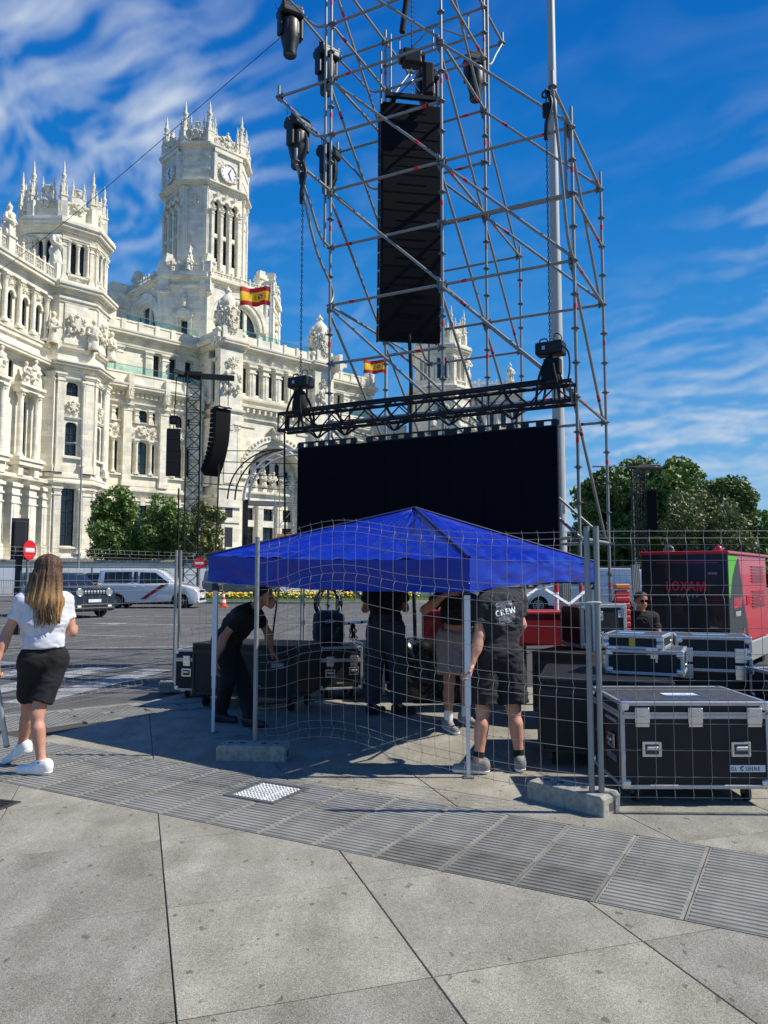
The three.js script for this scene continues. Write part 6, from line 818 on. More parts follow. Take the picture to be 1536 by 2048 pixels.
function person(label, J, o) {
  const t = thing('person', label, 'person', o.base ?? [0, 0, 0]), f = v3.norm(J.face), up = o.headUp ?? [0, 1, 0], S = o.slim ?? 1;
  const mid = v3.mix(J.hl, J.hr, 0.5), chest = v3.mix(J.sl, J.sr, 0.5), tdir = v3.norm(v3.sub(chest, mid)), rt = v3.norm(v3.sub(J.sr, J.sl)), fw = v3.norm(v3.cross(tdir, rt)).map(q => -q); // fw: out of the chest
  const A = (p, a, b, c) => v3.add(p, v3.add(v3.mul(rt, a), v3.add(v3.mul(tdir, b), v3.mul(fw, c))));
  const torso = [[A(mid, -0.06, 0.02, 0), A(mid, 0.06, 0.02, 0), 0.115 * S, 0.115 * S], [A(mid, -0.045, 0.16, 0.01), A(mid, 0.045, 0.16, 0.01), 0.098 * S, 0.098 * S], [A(chest, -0.07, -0.16, 0.015), A(chest, 0.07, -0.16, 0.015), 0.105 * S, 0.105 * S], [A(chest, -0.075, -0.06, 0.005), A(chest, 0.075, -0.06, 0.005), 0.1 * S, 0.1 * S], [J.sl, J.sr, 0.058 * S, 0.058 * S], [v3.mix(mid, chest, 0.1), v3.mix(mid, chest, 0.85), 0.1 * S, 0.1 * S], [A(chest, 0, 0, -0.01), A(J.neck, 0, 0.0, 0), 0.075, 0.056]];
  if (o.bum) torso.push([A(mid, -0.075, -0.03, -0.05), A(mid, -0.07, 0.02, -0.045), 0.085, 0.09], [A(mid, 0.075, -0.03, -0.05), A(mid, 0.07, 0.02, -0.045), 0.085, 0.09]);
  const leg = (h, k, a) => { const back = v3.mul(f, -1); const calf = v3.add(v3.mix(k, a, 0.3), v3.mul(v3.norm(o.back ?? back), 0.018)); return [[h, k, 0.092 * S, 0.056 * S], [k, a, 0.052 * S, 0.037 * S], [calf, v3.mix(k, a, 0.55), 0.053 * S, 0.04 * S], [a, v3.add(a, [0, -0.05, 0]), 0.036, 0.034]]; };
  const arm = (s, e, w) => [[s, e, 0.05 * S, 0.038 * S], [e, v3.mix(e, w, 0.45), 0.038 * S, 0.039 * S], [v3.mix(e, w, 0.3), w, 0.039 * S, 0.025 * S]];
  const limbs = [...leg(J.hl, J.kl, J.al), ...leg(J.hr, J.kr, J.ar), ...arm(J.sl, J.el, J.wl), ...arm(J.sr, J.er, J.wr)];
  const neck = [[J.neck, J.head, 0.054, 0.052]];
  const bodyB = [...torso, ...limbs, ...neck], bodyS = sdfOf(bodyB), geos = [meshOf(bodyS, bodyB, 0.0125)];
  // head: skull, jaw, nose, brows, lips and ears on a finer grid
  const hu = v3.norm(up), hr = v3.norm(v3.cross(f, hu)), H = (r, u, w) => v3.add(J.head, v3.add(v3.mul(hr, r), v3.add(v3.mul(hu, u), v3.mul(f, w))));
  const skull = [[H(0, 0.035, -0.022), H(0, 0.04, 0.02), 0.079, 0.074], [H(0, -0.01, 0.02), H(0, -0.075, 0.05), 0.066, 0.036], [H(-0.03, -0.05, 0.03), H(0.03, -0.05, 0.03), 0.035, 0.035], [H(0, 0.012, 0.088), H(0, -0.026, 0.108), 0.009, 0.014], [H(-0.014, -0.03, 0.095), H(0.014, -0.03, 0.095), 0.009, 0.009], [H(-0.018, -0.056, 0.084), H(0.018, -0.056, 0.084), 0.009, 0.009], [H(-0.035, 0.03, 0.077), H(0.035, 0.03, 0.077), 0.012, 0.012]], ears = [-1, 1].flatMap(s => [[H(s * 0.076, 0.02, -0.012), H(s * 0.08, -0.02, -0.006), 0.016, 0.011]]);
  const hs = sdfOf([...skull, ...ears], 0.02), headB = [...skull, ...ears, [J.neck, J.head, 0.05, 0.05]], eyeL = H(-0.031, 0.008, 0.083), eyeR = H(0.031, 0.008, 0.083), hFull = (x, y, z) => { let d = smin(hs(x, y, z), capsule(x, y, z, J.neck, J.head, 0.052, 0.05), 0.03); for (const e of [eyeL, eyeR]) { const q = Math.hypot(x - e[0], y - e[1], z - e[2]) - 0.014; d = Math.max(d, -q); } return d; };
  geos.push(meshOf(hFull, headB, 0.0062, 0.02));
  for (const h of o.hands ?? []) { const b = handBones(...h); geos.push(meshOf(sdfOf(b, 0.009), b, 0.0042, 0.012)); }
  const body = obj('body', geos.map(prep), o.skin, t);
  obj('eyes', [eyeL, eyeR].map(e => new THREE.IcosahedronGeometry(0.0115, 2).translate(...v3.add(e, v3.mul(f, -0.004)))), M(rgb(0.1, 0.08, 0.07), 0.2), t);
  // clothing
  const wr = (amp, fr) => (x, y, z) => { const u = n3(x * fr * 0.35, y * fr * 0.5 + 3, z * fr * 0.35), r1 = n3(x * fr * 0.45 + u, y * fr * 1.9 + x * 3 + u * 1.5, z * fr * 0.45), r2 = n3(x * fr + 7, y * fr * 2.6 - z * 4, z * fr); return (0.4 * u - 0.75 * (1 - Math.abs(r1) * 2) * 0.55 + 0.25 * r2) * amp; };
  const grow = (bs, g) => bs.map(([a, b, ra, rb]) => [a, b, ra + g, rb + g]);
  { const c = o.shirt, tB = grow(torso.slice(0, 7), c.loose), tS0 = sdfOf(tB, 0.05), tS = o.hang ? (x, y, z) => tS0(x, y, z) : tS0, w = wr(c.wrinkle ?? 0.012, 9); const sl = [[J.sl, J.el], [J.sr, J.er]].map(([s, e]) => { const d = v3.norm(v3.sub(e, s)), L = v3.len(v3.sub(e, s)), end = v3.add(s, v3.mul(d, L * c.sleeve)); return { s, e: v3.add(s, v3.mul(d, L * c.sleeve + 0.08)), d, end }; });
    const hem = A(mid, 0, c.hem, 0), cd = v3.norm(v3.sub(J.head, J.neck)), col = v3.add(J.neck, v3.mul(cd, 0.012));
    const sdf = (x, y, z) => { let d = tS(x, y, z); d = Math.max(d, -v3.dot([x - hem[0], y - hem[1], z - hem[2]], tdir)); for (const q of sl) { const a = Math.max(capsule(x, y, z, q.s, q.e, (0.05 + c.loose * 0.5) * S, (0.045 + c.loose * 0.8) * S), v3.dot([x - q.end[0], y - q.end[1], z - q.end[2]], q.d)); d = smin(d, a, 0.03); } d = Math.max(d, v3.dot([x - col[0], y - col[1], z - col[2]], cd) + (v3.dot([x - col[0], y - col[1], z - col[2]], fw)) * 0.2); return d + w(x, y, z); };
    const bb = [...tB, ...sl.map(q => [q.s, q.e, 0.09, 0.09])]; const m = obj('shirt', meshOf(sdf, bb, 0.0115, 0.05), c.mat, t); t.userData._s = undefined; delete t.userData._s; if (o.onShirt) o.onShirt(sdf, m, t); }
  { const c = o.bottoms, w = wr(c.wrinkle ?? 0.01, 8), G = c.loose; const legs = [[J.hl, J.kl, J.al], [J.hr, J.kr, J.ar]].map(([h, k, a]) => c.long ? { b: [[h, k, 0.092 * S + G, 0.062 * S + G], [k, v3.add(a, [0, 0.02, 0]), 0.062 * S + G, 0.05 * S + G]], end: null } : (() => { const d = v3.norm(v3.sub(k, h)), L = v3.len(v3.sub(k, h)), end = v3.add(h, v3.mul(d, L * c.len)); return { b: [[h, v3.add(h, v3.mul(d, L * c.len + 0.1)), 0.092 * S + G, 0.078 * S + G * 1.3]], end, d }; })());
    const pel = grow([torso[0], torso[1], ...(o.bum ? torso.slice(-2) : [])], G), pS = sdfOf(pel, 0.04), top = A(mid, 0, c.top ?? 0.14, 0);
    const sdf = (x, y, z) => { let d = pS(x, y, z); for (const q of legs) { let a = 9; for (const s of q.b) a = smin(a, capsule(x, y, z, ...s), 0.03); if (q.end) a = Math.max(a, v3.dot([x - q.end[0], y - q.end[1], z - q.end[2]], q.d)); else a = Math.max(a, (c.cuff ?? 0.09) - y); d = smin(d, a, c.long ? 0.02 : 0.03); } d = Math.max(d, v3.dot([x - top[0], y - top[1], z - top[2]], tdir)); return d + w(x, y, z); };
    obj(c.long ? 'trousers' : 'shorts', meshOf(sdf, [...pel, ...legs.flatMap(q => q.b)], 0.0115, 0.05), c.mat, t); }
  // shoes and socks
  [[J.al, J.tl], [J.ar, J.tr]].forEach(([a, d], i) => { d = v3.norm(d); const sy = a[1] - 0.085, heel = v3.add([a[0], sy + 0.04, a[2]], v3.mul(d, -0.045)), tip = [a[0] + d[0] * 0.17, sy + 0.036 + d[1] * 0.17, a[2] + d[2] * 0.17], vamp = [a[0] + d[0] * 0.06, sy + 0.062 + d[1] * 0.06, a[2] + d[2] * 0.06];
    const b = [[heel, tip, 0.042, 0.036], [v3.add(heel, [0, 0.03, 0]), vamp, 0.038, 0.034], [v3.add(heel, [0, 0.045, 0]), v3.add([a[0], sy + 0.085, a[2]], v3.mul(d, 0.01)), 0.038, 0.037]], s0 = sdfOf(b, 0.03), n = v3.norm(v3.sub([0, 1, 0], v3.mul(d, d[1]))), p0 = [a[0], sy + 0.004, a[2]];
    const sdf = (x, y, z) => Math.max(s0(x, y, z), -v3.dot([x - p0[0], y - p0[1], z - p0[2]], n)); const sh = obj('shoe', meshOf(sdf, b, 0.0075, 0.02), o.shoe, t); const s1 = (x, y, z) => { const h = v3.dot([x - p0[0], y - p0[1], z - p0[2]], n); return Math.max(s0(x, y, z) - 0.004, h - 0.028, -h); }; obj('sole', meshOf(s1, grow(b, 0.01), 0.0075, 0.02), o.sole ?? o.shoe, sh);
    if (o.sock) obj('sock', [rod(v3.add(a, [0, -0.02, 0]), v3.mix(a, i ? J.kr : J.kl, o.sockLen ?? 0.2), 0.042, 14, 0.043)], o.sock, t); });
  if (o.hair) obj('hair', o.hair(H, hs, J, headB), o.hairMat, t); if (o.shades) obj('sunglasses', [-1, 1].map(s => rbx(0.05, 0.032, 0.012, 0.008).applyMatrix4(new THREE.Matrix4().makeBasis(V(...hr), V(...hu), V(...f)).setPosition(...H(s * 0.032, 0.01, 0.1)))), M(rgb(0.01, 0.01, 0.012), 0.1), t);
  return t;
}
const skinA = new THREE.MeshPhysicalMaterial({ map: tex(128, 128, (u, v) => { const k = tile2(u, v, 8, 4, 5) * 12; return [196 + k, 142 + k, 116 + k]; }), roughness: 0.55 }), skinB = new THREE.MeshPhysicalMaterial({ map: tex(128, 128, (u, v) => { const k = tile2(u, v, 8, 4, 6) * 12; return [176 + k, 122 + k, 94 + k]; }), roughness: 0.55 });
const clothTex = (r, g, b) => { const t = tex(256, 256, (u, v, i, j) => { const k = 1 + tile2(u, v, 7, 4, r) * 0.12 + (((i * 7 + j * 13) % 5) - 2) * 0.02; return [r * k, g * k, b * k]; }); t.repeat.set(2, 2); return t; };
const cloth = (r, g, b, rough = 0.9) => new THREE.MeshStandardMaterial({ map: clothTex(r, g, b), roughness: rough, side: THREE.DoubleSide });
const shortHair = (H, hs, J, hb) => meshOf((x, y, z) => { const d = hs(x, y, z) - 0.013 + n3(x * 60, y * 60, z * 60) * 0.005; const p = [x - J.head[0], y - J.head[1], z - J.head[2]], up = v3.sub(H(0, 1, 0), J.head), fw = v3.sub(H(0, 0, 1), J.head); return Math.max(d, -(v3.dot(p, up) - 0.02 - Math.max(0, v3.dot(p, fw) - 0.0) * 0.75 + Math.max(0, -v3.dot(p, fw)) * 0.75)); }, hb, 0.0075, 0.03);
const blackHair = M(rgb(0.012, 0.009, 0.008), 0.6), white = cloth(236, 236, 234, 0.75), paleGrey = cloth(206, 207, 214, 0.85), blackT = cloth(22, 22, 24), blackTr = cloth(20, 21, 23);

// woman walking left with a metal tube
{
  const hairMat = new THREE.MeshPhysicalMaterial({ vertexColors: true, roughness: 0.62, specularIntensity: 0.5, sheen: 0.3, sheenColor: rgb(0.8, 0.6, 0.35), side: THREE.DoubleSide });
  person('woman with long light brown hair in pale shirt and black shorts walking left', {
    hl: [-2.80, 0.86, -6.17], hr: [-2.64, 0.86, -6.27], kl: [-2.865, 0.47, -6.31], kr: [-2.725, 0.455, -6.14], al: [-2.935, 0.155, -6.37], ar: [-2.655, 0.085, -6.10], tl: [-0.85, -0.42, -0.3], tr: [-0.94, 0, -0.12], sl: [-2.862, 1.335, -6.14], sr: [-2.6, 1.335, -6.3], el: [-2.975, 1.09, -6.13], er: [-2.545, 1.08, -6.33], wl: [-3.0, 0.87, -6.03], wr: [-2.62, 1.12, -6.54], neck: [-2.725, 1.405, -6.23], head: [-2.735, 1.575, -6.25], face: [-0.82, -0.02, -0.5],
  }, { skin: skinA, back: [0.4, 0, 0.9], slim: 0.93, bum: true, hands: [[[-3.0, 0.87, -6.03], [0.0, -1, 0.05], [0.2, 0, -0.9], [-0.9, 0.1, -0.2], 1.2], [[-2.62, 1.12, -6.54], [-0.3, 0.3, -0.9], [-0.8, -0.3, 0], [0, 0.9, 0.3], 0.6]], shirt: { mat: paleGrey, loose: 0.02, sleeve: 0.6, hem: 0.1, wrinkle: 0.009 }, bottoms: { mat: blackTr, loose: 0.012, len: 0.8, top: 0.15 }, shoe: white, sole: white, sock: white, sockLen: 0.08, hairMat,
    hair: (H, hs, J) => { // long hair over the back
      const P = (r, u, w) => H(r, u, w), bk = v3.norm([0.5, 0, 0.86]), c0 = H(0, 0.04, -0.01); const b = [[H(0, 0.045, -0.03), H(0, 0.045, 0.01), 0.09, 0.086], [H(0, 0.02, -0.04), v3.add(J.head, [0.035, -0.2, 0.1]), 0.085, 0.09], ...[[-0.1, 0.0], [-0.03, 0.012], [0.04, 0.015], [0.11, 0.0]].flatMap(([s, z]) => [[v3.add(J.head, [s * 0.7 + 0.02, -0.06, 0.065 + z]), v3.add(J.head, [s * 1.05 + 0.02, -0.25, 0.115 + z]), 0.052, 0.052], [v3.add(J.head, [s * 1.05 + 0.02, -0.25, 0.115 + z]), v3.add(J.head, [s * 1.2 + 0.025, -0.42 - z * 2, 0.12 + z]), 0.052, 0.026]])];
      const s0 = sdfOf(b, 0.05), g = meshOf((x, y, z) => { const a = Math.atan2(x - J.head[0] - 0.02, z - J.head[2] + 0.05); const st = n3(a * 8, y * 1.6, 1) * 0.006 + n3(a * 34, y * 2.5, 4) * 0.004; const p = [x - J.head[0], y - J.head[1], z - J.head[2]], fw = v3.sub(H(0, 0, 1), J.head); const cut = v3.dot(p, fw) - 0.035 - (p[1] > 0.07 ? 0.05 : 0); return Math.max(s0(x, y, z) + st, cut, (J.head[1] - 0.455 + n3(a * 12, 3, 3) * 0.05 + Math.abs(x - J.head[0] - 0.03) * 0.45) - y); }, b, 0.0065, 0.03);
      const pos = g.attributes.position, col = new Float32Array(pos.count * 3); for (let i = 0; i < pos.count; i++) { const x = pos.getX(i), y = pos.getY(i), z = pos.getZ(i), a = Math.atan2(x - J.head[0] - 0.02, z - J.head[2] + 0.05); const k = clamp(smooth(0.02, -0.34, y - J.head[1]) * 0.85 + n3(a * 24, y * 3, 2) * 0.28 + n3(a * 60, y * 4, 8) * 0.16); col[3 * i] = lerp(0.055, 0.46, k); col[3 * i + 1] = lerp(0.03, 0.26, k); col[3 * i + 2] = lerp(0.018, 0.1, k); } g.setAttribute('color', new THREE.BufferAttribute(col, 3)); return g; } });
  const w = scene.children.find(c => c.userData.label?.startsWith('woman')), r = rngOf(17), hd = [-2.735, 1.575, -6.25], tones = [[0.16, 0.09, 0.045], [0.34, 0.2, 0.085], [0.52, 0.33, 0.15]].map(c => M(rgb(...c), 0.55)), sets = [[], [], []];
  for (let i = 0; i < 210; i++) { const s = (r() - 0.5) * 0.25, j = () => (r() - 0.5) * 0.02, d = 0.075 + 0.05 * Math.sqrt(Math.max(0, 1 - (s / 0.14) ** 2)), L = 0.36 + r() * 0.1 - Math.abs(s) * 0.35; sets[(r() * 3) | 0].push(hose([[hd[0] + s * 0.45 + 0.01, hd[1] + 0.06 + j(), hd[2] + d * 0.62], [hd[0] + s * 0.72 + 0.02, hd[1] - 0.06, hd[2] + d + j() * 0.5], [hd[0] + s * 1.0 + 0.025 + j(), hd[1] - 0.22, hd[2] + d + 0.055 + j()], [hd[0] + s * 1.15 + 0.03 + j() * 2, hd[1] - L, hd[2] + d + 0.05 + j() * 1.6]], 0.0022, 10, 3)); }
  sets.forEach((g, i) => obj('hair_strands', g, tones[i], w).userData.kind = 'stuff');
  const tb = thing('metal_tube', 'bluish metal tube held low by the walking woman', 'tube', [-2.985, 0, -6.1]); obj('tube', [rod([-0.035, 1.0, 0.14], [-0.005, 0.2, -0.12], 0.021, 14)], new THREE.MeshStandardMaterial({ color: rgb(0.42, 0.52, 0.55), roughness: 0.4, metalness: 0.5 }), tb); obj('tube_end', [rod([-0.005, 0.2, -0.12], [-0.004, 0.185, -0.125], 0.023, 14)], galvDull, tb);
}
// man bending over the trunk
person('man in black bending to the right over the big black trunk', {
  hl: [-1.69, 0.83, -8.28], hr: [-1.65, 0.83, -8.1], kl: [-1.5, 0.45, -8.25], kr: [-1.62, 0.44, -8.06], al: [-1.37, 0.085, -7.98], ar: [-1.72, 0.085, -8.22], tl: [0.85, 0, 0.4], tr: [0.9, 0, 0.3], sl: [-1.36, 1.14, -8.22], sr: [-1.46, 1.14, -7.9], el: [-1.25, 0.92, -8.35], er: [-1.62, 0.91, -7.85], wl: [-1.22, 0.72, -8.42], wr: [-1.7, 0.68, -7.84], neck: [-1.34, 1.2, -8.05], head: [-1.235, 1.305, -8.0], face: [0.93, -0.1, 0.25],
}, { skin: skinB, headUp: [-0.25, 0.95, 0], back: [-0.9, 0, 0], hands: [[[-1.7, 0.68, -7.84], [0.1, -1, 0], [0.8, 0, -0.3], [0.3, 0, 0.9], 0.4], [[-1.22, 0.72, -8.42], [0.5, -0.7, -0.3], [-0.6, -0.5, 0], [0, 0, 1], 0.4]], shirt: { mat: blackT, loose: 0.022, sleeve: 0.6, hem: 0.0, wrinkle: 0.018 }, bottoms: { mat: blackTr, long: true, loose: 0.018 }, shoe: blackPlastic, hair: shortHair, hairMat: blackHair });
// man in dark trousers, seen from behind
person('man in black shirt and dark grey trousers standing under the tent, back turned', {
  hl: [-0.07, 0.92, -8.75], hr: [0.11, 0.92, -8.72], kl: [-0.11, 0.5, -8.7], kr: [0.15, 0.5, -8.66], al: [-0.13, 0.085, -8.66], ar: [0.165, 0.085, -8.66], tl: [0.55, 0, -0.6], tr: [0.85, 0, -0.3], sl: [-0.17, 1.38, -8.88], sr: [0.19, 1.38, -8.86], el: [-0.22, 1.14, -9.05], er: [0.25, 1.15, -9.0], wl: [-0.1, 1.2, -9.28], wr: [0.14, 1.2, -9.25], neck: [0.01, 1.46, -8.9], head: [0.01, 1.58, -9.0], face: [0, -0.4, -0.9],
}, { skin: skinB, hands: [[[-0.1, 1.2, -9.28], [0.5, 0.2, -0.8], [0.5, -0.5, 0], [0, 0.9, 0], 0.8], [[0.14, 1.2, -9.25], [-0.5, 0.2, -0.8], [-0.5, -0.5, 0], [0, 0.9, 0], 0.8]], shirt: { mat: blackT, loose: 0.03, sleeve: 0.55, hem: 0.06, wrinkle: 0.02 }, bottoms: { mat: cloth(58, 59, 66), long: true, loose: 0.035, cuff: 0.13, wrinkle: 0.02 }, shoe: M(rgb(0.02, 0.02, 0.022), 0.7), sole: M(rgb(0.05, 0.05, 0.05), 0.7), hair: shortHair, hairMat: blackHair });
// man in grey shorts
person('man in black shirt and taupe shorts with raised arm and white socks', {
  hl: [0.83, 0.9, -7.86], hr: [0.65, 0.9, -7.8], kl: [0.83, 0.5, -7.9], kr: [0.645, 0.49, -7.72], al: [0.835, 0.1, -8.05], ar: [0.635, 0.09, -7.74], tl: [0.55, -0.1, 0.75], tr: [0.35, -0.05, 0.9], sl: [0.95, 1.36, -7.78], sr: [0.6, 1.34, -7.7], el: [1.06, 1.2, -7.6], er: [0.395, 1.2, -7.55], wl: [1.0, 1.4, -7.45], wr: [0.6, 1.36, -7.4], neck: [0.78, 1.42, -7.72], head: [0.77, 1.54, -7.62], face: [0.1, -0.2, 0.9],
}, { skin: skinB, back: [-0.3, 0, -0.9], hands: [[[1.0, 1.4, -7.45], [-0.3, 0.8, 0.3], [-0.4, 0, 0.8], [-0.8, 0, 0], 0.5], [[0.6, 1.36, -7.4], [0.85, 0.2, 0.2], [0, -0.3, 0.9], [0, 0.9, 0.3], 0.6]], shirt: { mat: blackT, loose: 0.025, sleeve: 0.55, hem: 0.16, wrinkle: 0.02 }, bottoms: { mat: cloth(150, 134, 124), loose: 0.03, len: 0.82, wrinkle: 0.014, top: 0.1 }, shoe: cloth(150, 146, 140), sole: white, sock: white, sockLen: 0.3, hair: shortHair, hairMat: blackHair });
// man holding the tent leg
person('man in dark shirt printed with white letters, gripping the front tent leg', {
  hl: [0.80, 0.9, -6.24], hr: [1.0, 0.9, -6.28], kl: [0.785, 0.48, -6.2], kr: [1.035, 0.48, -6.25], al: [0.735, 0.085, -6.13], ar: [1.075, 0.085, -6.22], tl: [-0.96, 0, -0.15], tr: [0.15, 0, -1], sl: [0.775, 1.315, -6.22], sr: [1.09, 1.335, -6.38], el: [0.755, 1.06, -6.13], er: [1.125, 1.13, -6.36], wl: [0.685, 0.845, -6.065], wr: [1.02, 0.93, -6.5], neck: [0.93, 1.365, -6.42], head: [0.90, 1.37, -6.62], face: [0.0, -0.6, -0.8],
}, { skin: skinA, headUp: [0, 0.75, -0.6], back: [0, 0, 1], hands: [[[0.685, 0.845, -6.065], [-0.35, -0.85, 0.3], [-0.8, 0.1, 0.25], [0.35, -0.1, 0.9], 1.15], [[1.02, 0.93, -6.5], [-0.4, 0, -0.9], [-0.9, 0, 0], [0, 1, 0], 0.7]], shirt: { mat: cloth(34, 37, 42), loose: 0.035, sleeve: 0.62, hem: -0.07, wrinkle: 0.02 }, bottoms: { mat: cloth(30, 30, 32), loose: 0.036, len: 0.9, wrinkle: 0.02, top: 0.08 }, shoe: cloth(140, 138, 134), sole: white, sock: blackT, sockLen: 0.2, hair: shortHair, hairMat: blackHair,
  onShirt: (sdf, m, t) => { // print on the back, laid on the cloth
    const N = 16, K = 14, pos = [], uv = [], idx = [], cx = 0.965, cy = 1.245, a = 0.2; for (let i = 0; i <= K; i++) for (let j = 0; j <= N; j++) { const lx = (j / N - 0.5) * 0.22, ly = (i / K - 0.5) * 0.2, x = cx + lx * Math.cos(a) - ly * Math.sin(a), y = cy + lx * Math.sin(a) + ly * Math.cos(a); let z = -5.95; for (let s = 0; s < 80; s++) { const d = sdf(x, y, z); if (d < 0.0015) break; z -= Math.max(0.0015, d * 0.7); } pos.push(x, y, z + 0.004); uv.push(j / N, i / K); }
    for (let i = 0; i < K; i++) for (let j = 0; j < N; j++) { const q = i * (N + 1) + j; idx.push(q, q + 1, q + N + 1, q + 1, q + N + 2, q + N + 1); } const g = new THREE.BufferGeometry(); g.setAttribute('position', new THREE.Float32BufferAttribute(pos, 3)); g.setAttribute('uv', new THREE.Float32BufferAttribute(uv, 2)); g.setIndex(idx); g.computeVertexNormals();
    obj('shirt_print', g, new THREE.MeshStandardMaterial({ roughness: 0.85, side: THREE.DoubleSide, map: canvasTex(512, 486, (c) => { c.fillStyle = 'rgb(34,37,42)'; c.fillRect(0, 0, 512, 486); c.textAlign = 'center'; c.lineWidth = 4; c.strokeStyle = '#b9bcc0'; c.font = 'bold 120px sans-serif'; for (const [y, k] of [[120, 1], [170, 1], [330, 1], [385, 1], [435, 1]]) c.strokeText('CREW', 256, y, 440); c.fillStyle = 'rgb(34,37,42)'; c.fillRect(20, 168, 472, 118); c.fillStyle = '#f2f2f0'; c.font = 'bold 150px sans-serif'; c.fillText('CREW', 256, 280, 480); }) }), t); } });
// man with sunglasses by the generator
person('man in black polo and sunglasses sitting beside the generator', {
  hl: [3.62, 0.47, -10.75], hr: [3.44, 0.47, -10.75], kl: [3.64, 0.46, -10.32], kr: [3.4, 0.46, -10.32], al: [3.66, 0.085, -10.3], ar: [3.38, 0.085, -10.3], tl: [0, 0, 1], tr: [0, 0, 1], sl: [3.71, 0.95, -10.68], sr: [3.36, 0.95, -10.68], el: [3.76, 0.7, -10.58], er: [3.3, 0.7, -10.58], wl: [3.66, 0.62, -10.35], wr: [3.38, 0.62, -10.35], neck: [3.535, 1.03, -10.68], head: [3.535, 1.18, -10.63], face: [0.1, -0.12, 1],
}, { skin: skinB, hands: [[[3.66, 0.62, -10.35], [-0.3, -0.3, 0.8], [0, -0.9, 0], [-0.9, 0, 0], 0.6], [[3.38, 0.62, -10.35], [0.3, -0.3, 0.8], [0, -0.9, 0], [0.9, 0, 0], 0.6]], shirt: { mat: blackT, loose: 0.025, sleeve: 0.6, hem: 0.0, wrinkle: 0.015 }, bottoms: { mat: blackTr, long: true, loose: 0.025 }, shoe: blackPlastic, hair: shortHair, hairMat: blackHair, shades: true });
flightCase('low black case used as a seat beside the generator', 0.6, 0.34, 0.5, [3.53, 0, -10.82], 0, { cast: 0.04, wheels: false, allBlack: true });

// ------------------------------------------------------------ vehicles
const carGlass = new THREE.MeshPhysicalMaterial({ color: rgb(0.012, 0.016, 0.018), roughness: 0.05, side: THREE.DoubleSide });
const tyreMat = M(rgb(0.012, 0.012, 0.012), 0.85), rimMat = new THREE.MeshStandardMaterial({ color: rgb(0.35, 0.36, 0.37), roughness: 0.35, metalness: 0.8 });
const paintOf = (r, g, b) => new THREE.MeshPhysicalMaterial({ color: rgb(r, g, b), roughness: 0.32, clearcoat: 1, clearcoatRoughness: 0.06, side: THREE.DoubleSide });
